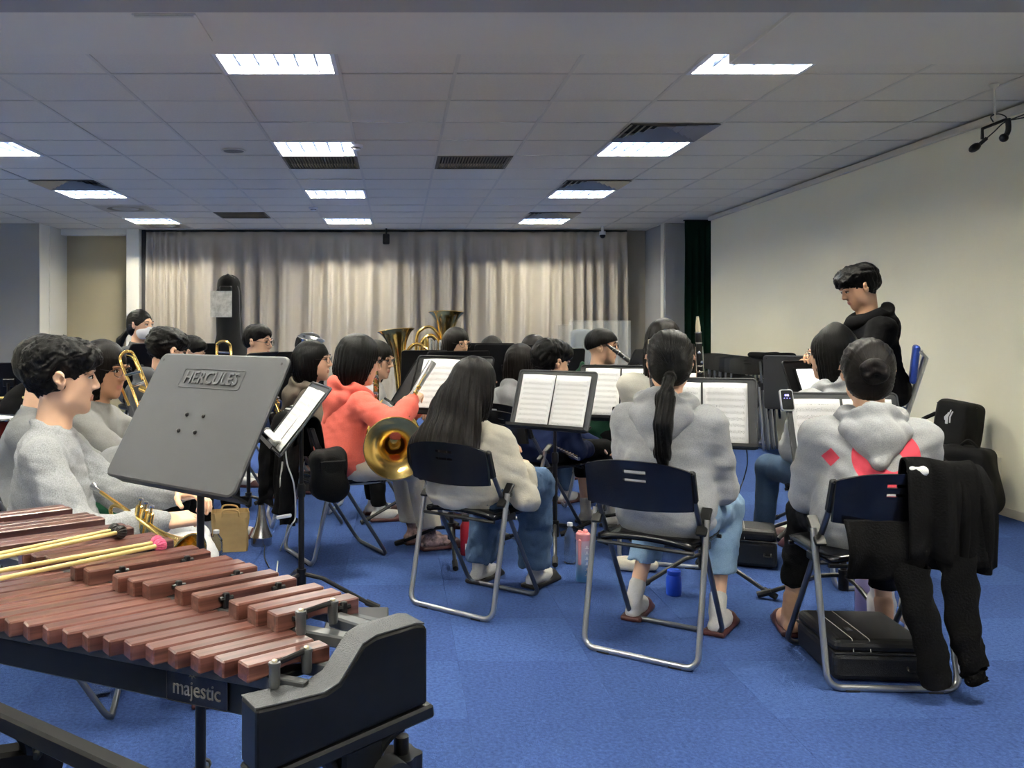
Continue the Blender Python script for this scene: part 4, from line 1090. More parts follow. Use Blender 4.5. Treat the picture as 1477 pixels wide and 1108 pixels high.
tm = text_mesh('majestic', 0.030, 0.0006, spacing=0.95); tm.materials.append(gold_t); tm.transform(Mp @ Matrix.Translation((0, -0.007, 0.003)) @ Matrix.Scale(1.15, 4, (0, 1, 0))); put('lettering', tm, po)
sun = MB(); cs = Vector((-0.008, 0.018, 0.003))
sun.tube([Mp @ (cs + Vector((0.0042 * math.cos(2 * PI * k / 14), 0.0042 * math.sin(2 * PI * k / 14), 0))) for k in range(14)], 0.0009, 4, closed=True)
for k in range(8):
    a = 2 * PI * k / 8; sun.tube([Mp @ (cs + Vector((0.0048 * math.cos(a), 0.0048 * math.sin(a), 0))), Mp @ (cs + Vector((0.0085 * math.cos(a), 0.0085 * math.sin(a), 0)))], [0.0010, 0.0003], 4)
sun.build('sun_emblem', gold_t, po)

# mallets lying on the bars
birch = mat('birch_dowel', (226, 206, 138), 0.45, noise=(30, 0.4, (206, 180, 108)))
def mallet(p0, p1, head_m, label, r=0.0046):
    t = thing('mallet', label, 'mallet', tuple(p0), 0, 'mallets on the marimba')
    o = Vector(p0); d = Vector(p1) - o
    MB().tube([(0, 0, 0), d], r, 10).build('handle', birch, t)
    Fm = frame_from(d); nmb = MB(); un = d.normalized()
    nmb.lathe([(0.003, -0.0125), (0.009, -0.010), (0.0125, -0.005), (0.0137, 0.0), (0.0125, 0.005), (0.009, 0.010), (0.004, 0.0125)], d + un * 0.006, un, 16)
    ho = nmb.build('head', head_m, t)
    yw = MB()
    for k in range(7):
        a = PI * k / 7; ax = (Fm @ Vector((math.cos(a), math.sin(a), 0))).normalized()
        yw.tube([d + un * 0.006 + (un * math.cos(2 * PI * q / 16) * 0.0125 + ax * math.sin(2 * PI * q / 16) * 0.0140) for q in range(16)], 0.0014, 4, closed=True)
    yw.build('yarn_winding', head_m, ho)
pink_y = mat('pink_yarn', (206, 64, 110), 0.75, noise=(120, 0.8, (240, 130, 165))); black_y = mat('black_yarn', (30, 28, 30), 0.55)
mz = ZA + 0.008
mallet(lp(-20, 827, mz + 0.004), lp(223, 783, mz), pink_y, 'wooden mallet with pink yarn head, upper of the pink pair')
mallet(lp(-20, 839, mz + 0.004), lp(228, 787.5, mz), pink_y, 'wooden mallet with pink yarn head, lower of the pink pair')
mallet(lp(-20, 803, mz + 0.012), lp(162, 765, mz + 0.008), black_y, 'wooden mallet with black head, upper of the black pair')
mallet(lp(-20, 808.5, mz + 0.012), lp(171, 768, mz + 0.008), black_y, 'wooden mallet with black head, lower of the black pair')

# ------------------------------------------------------------------ folding chairs
CW = 0.205
def u_tube(x, top, bot, r=0.045, n=5):
    """U: down the left side, round the bottom bar, up the right; top and bot are (y, z)"""
    (yt, zt), (yb, zb) = top, bot; d = Vector((0, yt - yb, zt - zb)).normalized()
    B = Vector((0, yb, zb)); pts = [Vector((-x, yt, zt))]
    for k in range(n + 1):
        a = PI / 2 * k / n; pts.append(B + Vector((-x + r - r * math.cos(a), 0, 0)) + d * (r - r * math.sin(a)))
    return pts + [Vector((-p.x, p.y, p.z)) for p in reversed(pts)]
chair_pl = mat('chair_black_plastic', (9, 10, 14), 0.25, spec=0.4, noise=(25, 0.4, (14, 15, 19)))
def back_panel():
    """curved backrest with two rounded slots, real holes"""
    w, z0, z1 = 0.205, 0.575, 0.765; NX, NZ_ = 28, 14
    slots = [(0.0, 0.0, 0)]
    P = {}
    def pt(u, v):
        x = (u * 2 - 1) * w; top = z1 - 0.030 * abs(u * 2 - 1) ** 2.6; bot = z0 + 0.012 * abs(u * 2 - 1) ** 2 + 0.018 * (1 - abs(u * 2 - 1) ** 2) * 0
        z = bot + (top - bot) * v; y = -0.225 - 0.030 * (1 - (u * 2 - 1) ** 2) - 0.030 * v
        return Vector((x, y, z))
    rows_front, mb = [], MB()
    us = [i / NX for i in range(NX + 1)]; vs_ = [0, 0.12, 0.25, 0.38, 0.50, 0.58, 0.635, 0.70, 0.745, 0.81, 0.87, 0.93, 0.97, 1.0]
    def hole(i, j):
        u0 = (us[i] + us[i + 1]) / 2; vm = (vs_[j] + vs_[j + 1]) / 2
        return 0.39 < u0 < 0.61 and (0.58 <= vm <= 0.635 or 0.745 <= vm <= 0.81)
    th = 0.016; idx = {}; V = []; Fc = []
    for k in (0, 1):
        for i, u in enumerate(us):
            for j, v in enumerate(vs_):
                p = pt(u, v); p = p + Vector((0, th * (0.5 - k), 0)) ; idx[(k, i, j)] = len(V); V.append(p)
    sol = {(i, j) for i in range(NX) for j in range(len(vs_) - 1) if not hole(i, j)}
    for (i, j) in sol:
        Fc.append((idx[(0, i, j)], idx[(0, i, j + 1)], idx[(0, i + 1, j + 1)], idx[(0, i + 1, j)]))
        Fc.append((idx[(1, i, j)], idx[(1, i + 1, j)], idx[(1, i + 1, j + 1)], idx[(1, i, j + 1)]))
        for (di, dj, a, b) in ((-1, 0, (i, j), (i, j + 1)), (1, 0, (i + 1, j + 1), (i + 1, j)), (0, -1, (i + 1, j), (i, j)), (0, 1, (i, j + 1), (i + 1, j + 1))):
            if (i + di, j + dj) not in sol:
                Fc.append((idx[(0, *a)], idx[(1, *a)], idx[(1, *b)], idx[(0, *b)]))
    mb.add(V, [tuple(reversed(f)) for f in Fc], 0, True); return mb
def make_chair():
    t = thing('folding_chair', 'x', 'chair')
    back_panel().build('backrest', chair_pl, t)
    # front frame: from the backrest down to the front floor bar
    MB().tube(u_tube(0.195, (-0.235, 0.70), (0.215, 0.012)), 0.0105, 10).build('front_leg_frame', chrome_dark, t)
    MB().tube(u_tube(0.222, (-0.112, 0.540), (-0.235, 0.012)), 0.0115, 10).build('rear_leg_frame', chrome, t)
    rows = []
    for i in range(9):
        v = i / 8; y = -0.165 + 0.385 * v
        rows.append([((u * 2 - 1) * (0.185 - 0.010 * abs(v * 2 - 1) ** 4), y, 0.436 + 0.004 * math.cos((u * 2 - 1) * PI) - 0.012 * abs(u * 2 - 1) ** 6 - 0.016 * max(0, v - 0.75) * 4 * 0.25) for u in [k / 10 for k in range(11)]])
    MB().grid([list(reversed(r_)) for r_ in rows], thick=0.022).build('seat', chair_pl, t, auto=False)
    MB().tube([(-0.19, -0.168, 0.418), (0.19, -0.168, 0.418)], 0.008, 8).build('seat_rail', blk_metal, t); MB().tube([(-0.19, 0.20, 0.414), (0.19, 0.20, 0.414)], 0.008, 8).build('seat_rail', blk_metal, t)
    for s in (-1, 1):
        MB().bar((s * 0.208, -0.060, 0.575), (s * 0.208, -0.150, 0.485), 0.014, 0.040, 0.004, up=(1, 0, 0)).tube([(s * 0.19, -0.085, 0.53), (s * 0.225, -0.085, 0.53)], 0.010, 10).build('hinge_bracket', blk_plastic, t)
        MB().bar((s * 0.200, -0.238, 0.735), (s * 0.200, -0.195, 0.615), 0.026, 0.030, 0.006).build('back_socket', blk_plastic, t)
        MB().bar((s * 0.205, -0.125, 0.425), (s * 0.205, -0.020, 0.425), 0.010, 0.030, 0.003).build('seat_bracket', blk_metal, t)
        MB().box((s * 0.14, -0.235, 0.004), (0.05, 0.022, 0.008), None, 0.002).build('foot_pad', rubber, t)
    return t
chair0 = make_chair(); _chair_used = [False]
def place_chair(x, y, deg, label, group='black folding chairs with steel frames'):
    o = copy_tree(chair0) if _chair_used[0] else chair0
    _chair_used[0] = True
    o.location = (x, y, 0); o.rotation_euler = (0, 0, R(deg) - PI / 2); o['label'] = label; o['group'] = group
    return o

# ------------------------------------------------------------------ music stands
desk_grey = mat('stand_grey_plastic', (54, 56, 60), 0.6, noise=(6, 0.4, (46, 48, 52)), bump=(500, 0.08))
desk_black = mat('stand_black_plastic', (10, 11, 15), 0.5, noise=(8, 0.4, (15, 16, 20)), spec=0.25)
def rigid(c, nrm_yaw, tilt):
    """4x4: local x right as the player sees it, y up the desk, z towards the player"""
    a = R(nrm_yaw); n = Vector((math.cos(a), math.sin(a), 0)); u = Vector((-n.y, n.x, 0)); t_ = R(tilt)
    v = Vector((0, 0, 1)) * math.cos(t_) - n * math.sin(t_); w = u.cross(v)
    M4 = Matrix.Identity(4)
    for i in range(3): M4[i][0], M4[i][1], M4[i][2], M4[i][3] = u[i], v[i], w[i], c[i]
    return M4
def music_stand(label, c, yaw, tilt, m=None, w=0.49, h=0.345, brand=False, base=True, base_rot=0.0, group='music stands', foot=None, flip=False):
    m = m or desk_grey; c = Vector(c); M4 = rigid(c, yaw, tilt)
    # the post rises behind the desk
    sg = -1 if flip else 1; pc = M4 @ Vector((0, 0.02, -0.035)); fx, fy = (pc.x, pc.y) if foot is None else foot
    t = thing('music_stand', label, 'music stand', (fx, fy, 0), 0, group); T = Matrix.Translation((-fx, -fy, 0)); Q = T @ M4
    mb = MB(); mb.prism(rrect(w, h, 0.018), -0.004, 0.0, Q); d = mb.build('desk', m, t)
    rim_ = MB(); rp = rrect(w, h, 0.018); rim_.tube([Q @ Vector((x, y, 0.001 if not flip else -0.0055)) for x, y in rp], 0.0055, 6, closed=True); rim_.build('desk_rim', m, d)
    MB().prism([(-w / 2, -h / 2), (w / 2, -h / 2), (w / 2, -h / 2 + 0.006), (-w / 2, -h / 2 + 0.006)], min(-0.004, 0.055 * sg), max(-0.004, 0.055 * sg), Q).prism([(-w / 2, -h / 2), (w / 2, -h / 2), (w / 2, -h / 2 + 0.016), (-w / 2, -h / 2 + 0.016)], min(0.051 * sg, 0.056 * sg), max(0.051 * sg, 0.056 * sg), Q).build('lip', m if m is desk_black else blk_plastic, t)
    for x in (-w / 2 + 0.016, w / 2 - 0.016):
        MB().lathe([(0.0035, -0.0008), (0.0035, 0.0)], (Q @ Vector((x, h / 2 - 0.016, -0.0045 if not flip else 0.0005))), Q.to_3x3() @ Vector((0, 0, -sg)), 10).build('corner_hole', rubber, d)
    for x in (-0.032, 0.032):
        for y in (-0.022, 0.022):
            MB().ball(Q @ Vector((x + y * 0.1, y - 0.015, -0.005 if not flip else 0.001)), 0.0055, 10).build('screw', blk_metal, d)
    if brand:
        fr = MB(); bp = rrect(0.235, 0.052, 0.006); fr.tube([Q @ Vector((x - 0.0, y + h * 0.31, -0.0045 if not flip else 0.0005)) for x, y in bp], 0.0010, 5, closed=True); fr.build('emblem_frame', m, d)
        tm = text_mesh('HERCULES', 0.047, 0.0016, 0.0006, 1.02); tm.transform(Q @ Matrix.Translation((0, h * 0.31, -0.0052 if not flip else 0.0012)) @ (Matrix.Identity(4) if flip else Matrix.Rotation(PI, 4, 'Y')) @ Matrix.Scale(0.93, 4, (1, 0, 0))); tm.materials.append(mat('emblem_grey', (66, 68, 72), 0.5)); put('lettering', tm, d)
    # post, clamp, base
    top = Q @ Vector((0, -0.01, -0.030)); cl = MB(); cl.bar(Q @ Vector((0, -0.012, -0.005)), top, 0.07, 0.05, 0.004); 
    zt = top.z; cl.build('tilt_clamp', blk_plastic, t)
    dx, dy = (top.x, top.y) if foot is None else (0, 0)
    pl = MB(); pl.tube([(top.x, top.y, zt), (dx, dy, 0.52)], 0.0095, 10); pl.build('upper_post', blk_metal, t)
    MB().tube([(dx, dy, 0.54), (dx, dy, 0.10)], 0.0135, 10).build('post', blk_metal, t)
    MB().lathe([(0.017, 0.0), (0.019, 0.01), (0.019, 0.05), (0.016, 0.06)], (dx, dy, 0.50), n=14).build('post_collar', blk_plastic, t)
    if base:
        MB().lathe([(0.022, 0.0), (0.022, 0.09)], (dx, dy, 0.085), n=14).build('leg_hub', blk_plastic, t)
        for k in range(3):
            a = R(base_rot + 120 * k); r_ = Vector((math.cos(a), math.sin(a), 0))
            l = MB(); o3 = Vector((dx, dy, 0)); l.tube([o3 + r_ * 0.015 + Vector((0, 0, 0.15)), o3 + r_ * 0.10 + Vector((0, 0, 0.135)), o3 + r_ * 0.34 + Vector((0, 0, 0.02))], 0.0105, 8)
            lo_ = l.build('leg', blk_metal, t); MB().tube([o3 + r_ * 0.30 + Vector((0, 0, 0.039)), o3 + r_ * 0.36 + Vector((0, 0, 0.016))], 0.0155, 8).build('foot_cap', rubber, lo_)
    return t, M4
# printed pages
def page_material(seed):
    m = bpy.data.materials.new('sheet_music_page_%d' % seed); m.use_nodes = True
    nt = m.node_tree; b = nt.nodes['Principled BSDF']; tc = nt.nodes.new('ShaderNodeTexCoord'); sx = nt.nodes.new('ShaderNodeSeparateXYZ')
    nt.links.new(tc.outputs['UV'], sx.inputs[0]); X, Y = sx.outputs['X'], sx.outputs['Y']
    ny = 9 + seed % 3
    sysf = M_(nt, 'FRACT', M_(nt, 'ADD', M_(nt, 'MULTIPLY', Y, float(ny)), 0.2 * seed))
    inb = M_(nt, 'MULTIPLY', M_(nt, 'GREATER_THAN', sysf, 0.30), M_(nt, 'LESS_THAN', sysf, 0.66))
    ln = M_(nt, 'LESS_THAN', M_(nt, 'FRACT', M_(nt, 'MULTIPLY', sysf, 12.0)), 0.30)
    marg = M_(nt, 'MULTIPLY', M_(nt, 'MULTIPLY', M_(nt, 'GREATER_THAN', X, 0.07), M_(nt, 'LESS_THAN', X, 0.93)), M_(nt, 'MULTIPLY', M_(nt, 'GREATER_THAN', Y, 0.05), M_(nt, 'LESS_THAN', Y, 0.92)))
    staff = M_(nt, 'MULTIPLY', M_(nt, 'MULTIPLY', inb, ln), M_(nt, 'MULTIPLY', marg, 0.40))
    vo = nt.nodes.new('ShaderNodeTexNoise'); mp = nt.nodes.new('ShaderNodeMapping'); mp.inputs['Scale'].default_value = (70, 110, 1); mp.inputs['Location'].default_value = (seed * 3.1, seed * 1.7, 0)
    nt.links.new(tc.outputs['UV'], mp.inputs['Vector']); nt.links.new(mp.outputs[0], vo.inputs['Vector']); vo.inputs['Scale'].default_value = 1.0; vo.inputs['Detail'].default_value = 1
    inb2 = M_(nt, 'MULTIPLY', M_(nt, 'GREATER_THAN', sysf, 0.18), M_(nt, 'LESS_THAN', sysf, 0.78))
    notes = M_(nt, 'MULTIPLY', M_(nt, 'MULTIPLY', M_(nt, 'GREATER_THAN', vo.outputs['Fac'], 0.61), inb2), M_(nt, 'MULTIPLY', marg, 0.75))
    ink = M_(nt, 'MINIMUM', M_(nt, 'ADD', staff, notes), 0.9)
    mx = nt.nodes.new('ShaderNodeMix'); mx.data_type = 'RGBA'; mx.inputs[6].default_value = (0.84, 0.85, 0.86, 1); mx.inputs[7].default_value = (0.05, 0.05, 0.055, 1)
    nt.links.new(ink, mx.inputs[0]); nt.links.new(mx.outputs[2], b.inputs['Base Color']); b.inputs['Roughness'].default_value = 0.35
    return m
PAGE = [page_material(k) for k in range(4)]
def sheet(label, M4, x0, x1, y0, y1, seed=0, curl=0.006, lift=0.006):
    w, h = x1 - x0, y1 - y0; c = M4 @ Vector(((x0 + x1) / 2, y0, lift))
    rows = []; N_ = 8
    for j in range(N_ + 1):
        row = []
        for i in range(N_ + 1):
            u, v = i / N_, j / N_
            z = lift + curl * math.sin(u * PI) + curl * 0.6 * math.sin(v * 3 + seed) * (u - 0.5) + curl * 0.8 * max(0, v - 0.7) + 0.002
            row.append(M4 @ Vector((x0 + w * u, y0 + h * v, max(z, 0.007))) - c)
        rows.append(row)
    mb = MB(); mb.grid(rows, thick=0.0008); me = mb.mesh('sheet_music', PAGE[seed % 4])
    uv = me.uv_layers.new(name='UVMap'); n1 = N_ + 1
    for l in me.loops:
        k = l.vertex_index % (n1 * n1); uv.data[l.index].uv = ((k % n1) / N_, (k // n1) / N_)
    return tag(put('sheet_music', me, None, c), label, 'sheet music', 'music pages on the stands')

# ------------------------------------------------------------------ the band
FA = lambda a: Vector((math.cos(R(a)), math.sin(R(a)), 0))
def seat_for(key, label, dy=-0.01):
    t = PEOPLE[key]; deg = math.degrees(t.rotation_euler.z) + 90; f = FA(deg); p = t.location + f * dy
    return place_chair(p.x, p.y, deg, label)
sock_bare = skin_mat(1)
# front row, seen from behind
place_chair(0.379, 4.116, 51.5, 'black folding chair under the long-haired girl in the cream jacket')
person('cream', 'girl with very long straight black hair, cream jacket and jeans, seen from behind', (686, 556, 4.17), 52, 'long_drape', cream_m, 'sweater', denim_m, look=(-4, 8), lean=0.07, wide=1.6, hem=0.10, hood_k=0.75,
       feet=((-0.13, 0.30), (0.13, 0.40)), rh=(0.16, 0.26, 0.60), lh=(-0.05, 0.30, 0.66), shoe_mat=slip_k, sock_mat=sock_w, hair_mat=hair_b, big=1.04, fold=1.6)
place_chair(1.052, 3.567, 55, 'black folding chair under the girl with the ponytail')
person('pony', 'girl with a long black ponytail in a pale grey hoodie, seen from behind', (966, 521, 3.63), 57, 'ponytail', heather_lt, 'hoodie', denim_l, look=(18, 2), lean=0.06, wide=1.35, hem=0.24,
       feet=((-0.20, 0.22), (0.15, 0.22)), lh=(-0.03, 0.33, 0.66), rh=(0.05, 0.33, 0.64), sock_mat=sock_w, big=1.05, hood_k=1.05, fold=1.4)
place_chair(1.734, 3.315, 87, 'black folding chair with a black jacket hung over its backrest')
person('bun', 'girl with a hair bun, grey hoodie with pink ring print on the back', (1251, 537, 3.39), 74, 'bun', heather_lt, 'hoodie', dkpant, look=(-4, 4), lean=0.07, hem=0.20,
       feet=((-0.24, 0.30), (0.12, 0.34)), lh=(-0.06, 0.33, 0.70), rh=(0.06, 0.33, 0.70), sock_mat=sock_bare, shoe_mat=slip_m, big=1.10, hood_k=1.02, hair_mat=hair_b, fold=1.3)
# coral hornist
place_chair(-0.335, 4.985, 27, 'black folding chair with black coats hung on it, under the girl in coral')
person('coral', 'girl with a black bob and glasses in a coral hoodie holding a french horn', (519, 519, 5.02), 24, 'bob', coral_m, 'hoodie', cream_m, look=(-4, 12), lean=0.11, glasses='wire', hem=0.13, wide=1.5,
       feet=((-0.06, 0.47), (0.11, 0.50)), rh=(596, 576, 4.83, 0), lh=(0.05, 0.46, 0.80), sock_mat=polka_m, big=1.08, hood_k=1.15, curl=48, hs=1.18, elbow=(0.35, -0.5, -0.35))
# left group, brass
person('boy', 'young man with thick black hair in a light grey sweatshirt, seen in profile', (92, 546, 2.98), 12, 'fluffy', heather_md, 'sweater', ltgrey_p, look=(4, 2), lean=0.035, male=True, skin=0,
       rh=(238, 752, 2.78, 0), lh=(0.02, 0.42, 0.70), knees=(0.44, 0.46), feet=((-0.14, 0.46), (0.10, 0.52)), big=1.04, wide=1.3, hs=1.04, q=0.85, fold=1.25)
seat_for('boy', 'folding chair under the young man in light grey, half hidden by the marimba')
person('mate', 'person in a grey sweatshirt and green trousers right behind the young man in profile', (68, 534, 3.62), 10, 'short', grey_sw, 'sweater', green_p, lean=0.08, male=True, big=1.15, rh=(196, 648, 3.52, 0), lh=(0.05, 0.44, 0.66), hs=1.14)
seat_for('mate', 'folding chair under the person in green trousers at the far left')
person('tromb', 'girl with a fringe and glasses in a grey sweatshirt playing trombone', (151, 533, 4.12), 4, 'bob', grey_sw2, 'sweater', dkpant, look=(-26, 8), lean=0.08, glasses='wire', big=1.16, skin=2, rh=(212, 602, 4.0, 0), lh=(0.02, 0.34, 0.92), hs=1.12, hair_mat=hair_b)
seat_for('tromb', 'folding chair under the girl playing trombone')
person('dark', 'boy with short black hair in a dark grey hoodie bending behind the grey stand', (241, 507, 5.0), 55, 'fluffy', heather_dk, 'hoodie', dkpant, look=(-12, 16), lean=0.06, male=True, q=1.1, big=1.12, hood_k=1.2, hs=1.0)
seat_for('dark', 'folding chair under the boy in the dark grey hoodie')
person('mask', 'woman with a white face mask in a dark grey shirt before the white post', (203, 469, 7.6), -25, 'ponytail', heather_dk, 'sweater', dkpant, look=(0, 4), seat=0.62, mask=True, q=1.5, lean=0.02, knees=(0.36, 0.36), feet=((-0.1, 0.38), (0.1, 0.38)), hs=1.12)
person('navyboy', 'boy with glasses and cropped hair in navy in front of the tall black case', (372, 494, 6.75), -8, 'short', navy_m, 'sweater', navy_p, look=(-14, 4), glasses='dark', male=True, q=1.3, rh=(406, 583, 6.55, 0), lh=(400, 590, 6.65, 0), feet=((-0.12, 0.42), (0.10, 0.22)), hem=0.22, sock_mat=slip_k)
seat_for('navyboy', 'folding chair under the boy with glasses in navy')
person('brown', 'girl with short black hair and glasses in brown over a striped top', (452, 521, 5.85), 12, 'bob', brown_m, 'hoodie', dkpant, look=(-24, -2), glasses='wire', q=1.2, lean=0.04, hs=1.15)
seat_for('brown', 'folding chair under the girl in the brown hoodie')
person('white', 'girl with glasses and long black hair in a white sweatshirt behind the girl in coral', (545, 519, 6.15), -10, 'long', white_sw, 'sweater', dkpant, look=(-16, 8), glasses='wire', q=1.2, lean=0.06)
seat_for('white', 'folding chair under the girl in the white sweatshirt')
person('tubist', 'girl with round glasses and a dark bob sitting below the tall tuba', (659, 496, 7.2), -25, 'bob', black_c, 'sweater', dkpant, look=(-28, 6), glasses='wire', q=1.3, hair_mat=hair_b)
seat_for('tubist', 'folding chair under the girl below the tall tuba')
person('silverhorn', 'person almost hidden behind a raised silver bell near the curtain', (446, 503, 7.6), -20, 'short', black_c, 'sweater', dkpant, q=1.5, male=True)
seat_for('silverhorn', 'folding chair under the person behind the silver bell')
person('low', 'person whose dark hair just shows above a black stand beside the tall case', (276, 509, 7.2), 0, 'short', black_c, 'sweater', dkpant, q=1.5, look=(0, 20))
seat_for('low', 'folding chair under the person hidden by the grey stand top')
person('greyhood', 'girl with long dark hair in a pale grey hoodie between two music stands', (752, 523, 6.2), 48, 'long', heather_lt, 'hoodie', denim_m, q=1.2, hair_mat=hair_b, rh=(0.16, 0.30, 0.62))
seat_for('greyhood', 'folding chair under the long-haired girl in pale grey hoodie')
person('flute', 'boy with short black hair in a navy sweatshirt with a flute on his lap', (796, 523, 5.55), 28, 'fluffy', navy_m, 'sweater', dkpant, look=(-8, 12), lean=0.10, male=True, q=1.1, rh=(852, 648, 5.55, 0), lh=(862, 640, 5.62, 0), feet=((-0.08, 0.44), (0.09, 0.50)), hem=0.30, sock_mat=sock_g, shoe_mat=slip_k, curl=50)
seat_for('flute', 'folding chair under the boy with the flute')
person('back1', 'person whose hair shows behind the boy with the flute', (772, 506, 7.3), 40, 'long', black_c, 'sweater', dkpant, q=1.5, hair_mat=hair_b)
seat_for('back1', 'folding chair under the person behind the boy with the flute')
person('back2', 'person whose forehead shows above the widest black stand', (711, 506, 8.0), -60, 'bob', black_c, 'sweater', dkpant, q=1.5, hair_mat=hair_b)
seat_for('back2', 'folding chair under the person behind the widest black stand')
person('green', 'boy with a straight fringe and round glasses in a dark green hoodie', (869, 501, 6.45), 0, 'bowl', green_m, 'hoodie', dkpant, look=(-22, 2), glasses='dark', male=True, q=1.1, lean=0.06, rh=(0.05, 0.26, 0.80), lh=(-0.04, 0.26, 0.86), hs=1.08)
seat_for('green', 'folding chair under the boy in the green hoodie')
person('clarinet', 'girl with long dark hair in an off-white sweater behind the ponytail girl', (957, 494, 5.0), 72, 'long', cream2_m, 'sweater', dkpant, q=1.1, hair_mat=hair_b, big=1.15, rh=(0.10, 0.32, 0.80), lh=(0.06, 0.32, 0.72))
seat_for('clarinet', 'folding chair under the girl in the off-white sweater')
person('tablet', 'girl with dark hair and glasses in a grey hoodie and jeans before the conductor', (1199, 512, 4.62), 101, 'bob_long', heather_lt, 'hoodie', denim_d, look=(26, 4), glasses='wire', lean=0.08, big=1.06, q=1.05, lh=(-0.02, 0.36, 0.68), rh=(0.06, 0.34, 0.66), hem=0.16, hood_k=1.1, feet=((-0.16, 0.44), (0.10, 0.44)))
seat_for('tablet', 'folding chair under the girl in grey hoodie before the conductor')
person('conductor', 'man in a black hoodie looking down, seated high beside the cream wall', (1239, 415, 5.25), 176, 'fluffy', black_c, 'hoodie', dkpant, look=(0, 24), lean=0.10, seat=0.80, male=True, skin=1, big=1.08, q=0.95, rh=(-0.02, 0.36, 1.10), lh=(-0.06, 0.38, 1.06), knees=(0.40, 0.40), feet=((-0.12, 0.36), (0.12, 0.36)), hood_k=1.15, hs=1.03)
# percussionist cut by the left frame edge
person('drummer', 'percussionist with bare forearm and khaki trousers at the left frame edge', (-75, 500, 4.6), 30, 'short', black_c, 'tee', khaki_m, lean=0.08, male=True, q=1.2, rh=(34, 562, 4.75, 0), lh=(20, 575, 4.9, 0), seat=0.52)
seat_for('drummer', 'folding chair at the left frame edge behind the drum hardware')

# pink print on the bun girl's hoodie
def add_print():
    o = [c for c in PEOPLE['bun'].children if c.name.startswith('hoodie')][0]
    m = heather_lt.copy(); m.name = 'heather_grey_pink_print'; o.data.materials[0] = m
    nt = m.node_tree; b = nt.nodes['Principled BSDF']; src = b.inputs['Base Color'].links[0].from_socket
    tc = nt.nodes.new('ShaderNodeTexCoord'); sx = nt.nodes.new('ShaderNodeSeparateXYZ'); nt.links.new(tc.outputs['Object'], sx.inputs[0]); X, Y, Z = sx.outputs
    def dist(cx, cz, ax=1.0, az=1.0):
        return M_(nt, 'SQRT', M_(nt, 'ADD', M_(nt, 'POWER', M_(nt, 'DIVIDE', M_(nt, 'SUBTRACT', X, cx), ax), 2.0), M_(nt, 'POWER', M_(nt, 'DIVIDE', M_(nt, 'SUBTRACT', Z, cz), az), 2.0)))
    ring = M_(nt, 'MULTIPLY', M_(nt, 'LESS_THAN', dist(0.030, 0.790, 1.0, 0.95), 0.118), M_(nt, 'GREATER_THAN', dist(0.046, 0.782, 1.0, 1.0), 0.036))
    dia = M_(nt, 'LESS_THAN', M_(nt, 'ADD', M_(nt, 'ABSOLUTE', M_(nt, 'SUBTRACT', X, -0.152)), M_(nt, 'MULTIPLY', M_(nt, 'ABSOLUTE', M_(nt, 'SUBTRACT', Z, 0.785)), 0.8)), 0.028)
    tail = M_(nt, 'LESS_THAN', dist(0.148, 0.758, 0.055, 0.030), 1.0)
    back = M_(nt, 'LESS_THAN', Y, -0.03)
    msk = M_(nt, 'MULTIPLY', M_(nt, 'MAXIMUM', M_(nt, 'MAXIMUM', ring, dia), tail), back)
    mx = nt.nodes.new('ShaderNodeMix'); mx.data_type = 'RGBA'; mx.inputs[7].default_value = (*lin((226, 84, 100)), 1)
    nt.links.new(msk, mx.inputs[0]); nt.links.new(src, mx.inputs[6]); nt.links.new(mx.outputs[2], b.inputs['Base Color'])
add_print()
# striped lower shirt of the girl in brown
tb = PEOPLE['brown']
NM().add(*sdf_mesh([('u', 0, ('e', (0.01, -0.02, 0.61), (0.212, 0.180, 0.19))), ('s', 0.01, ('p', (0, 0, 1), 0.79)), ('s', 0.01, ('p', (0, 0, -1), -0.46))], 0.012, waves(5, 0.005, 26))).build('striped_shirt', stripe_m, tb)

# ------------------------------------------------------------------ music stands of the photo
st, M4 = music_stand('large grey stand seen from behind with embossed lettering, nearest the camera', (-0.498, 2.171, 1.043), 230.5, 30.1, desk_grey, brand=True, base_rot=100, flip=True)
st, M4 = music_stand('tilted grey stand seen edge on with a page and white light clamp', (-0.452, 4.02, 0.862), 195, 38, desk_grey, h=0.36, base_rot=-10)
sheet('page on the edge-on stand left of the girl in coral', M4, -0.20, 0.06, -0.165, 0.15, 1); sheet('second page on the edge-on stand, farther from camera', M4, 0.065, 0.22, -0.165, 0.15, 2)
tc_ = thing('stand_lamp', 'white clip-on lamp bar at the bottom of the edge-on stand', 'lamp', M4 @ Vector((0, 0, 0)))
Ml = Matrix.Translation(-tc_.location) @ M4
MB().bar(Ml @ Vector((-0.20, -0.135, 0.035)), Ml @ Vector((0.16, -0.135, 0.035)), 0.035, 0.022, 0.008).build('lamp_bar', paper_white, tc_)
MB().ball(Ml @ Vector((-0.205, -0.135, 0.035)), (0.02, 0.02, 0.02), 12).build('lamp_joint', mat('lamp_dark', (60, 60, 62)), tc_)
st, M4 = music_stand('grey stand with a crumpled page in front of the girl in coral', at(648, 556, 4.95), 236, 24, desk_black, base_rot=30)
sheet('page leaning on the stand beside the girl in coral', M4, -0.20, 0.045, -0.165, 0.15, 0, 0.010); sheet('right page on the stand before the long-haired girl', M4, 0.05, 0.22, -0.165, 0.14, 3, 0.008)
st, M4 = music_stand('grey stand with two white pages in front of the long-haired girl', (0.880, 5.018, 0.858), 231.4, 20.8, desk_grey, base_rot=20)
sheet('left page of the pair on the centre stand', M4, -0.215, -0.004, -0.165, 0.145, 1); sheet('right page of the pair on the centre stand', M4, 0.004, 0.215, -0.165, 0.145, 2)
st, M4 = music_stand('grey stand with two pages and a phone in front of the off-white sweater', at(896, 567, 5.3), 250, 22, desk_grey, base_rot=50)
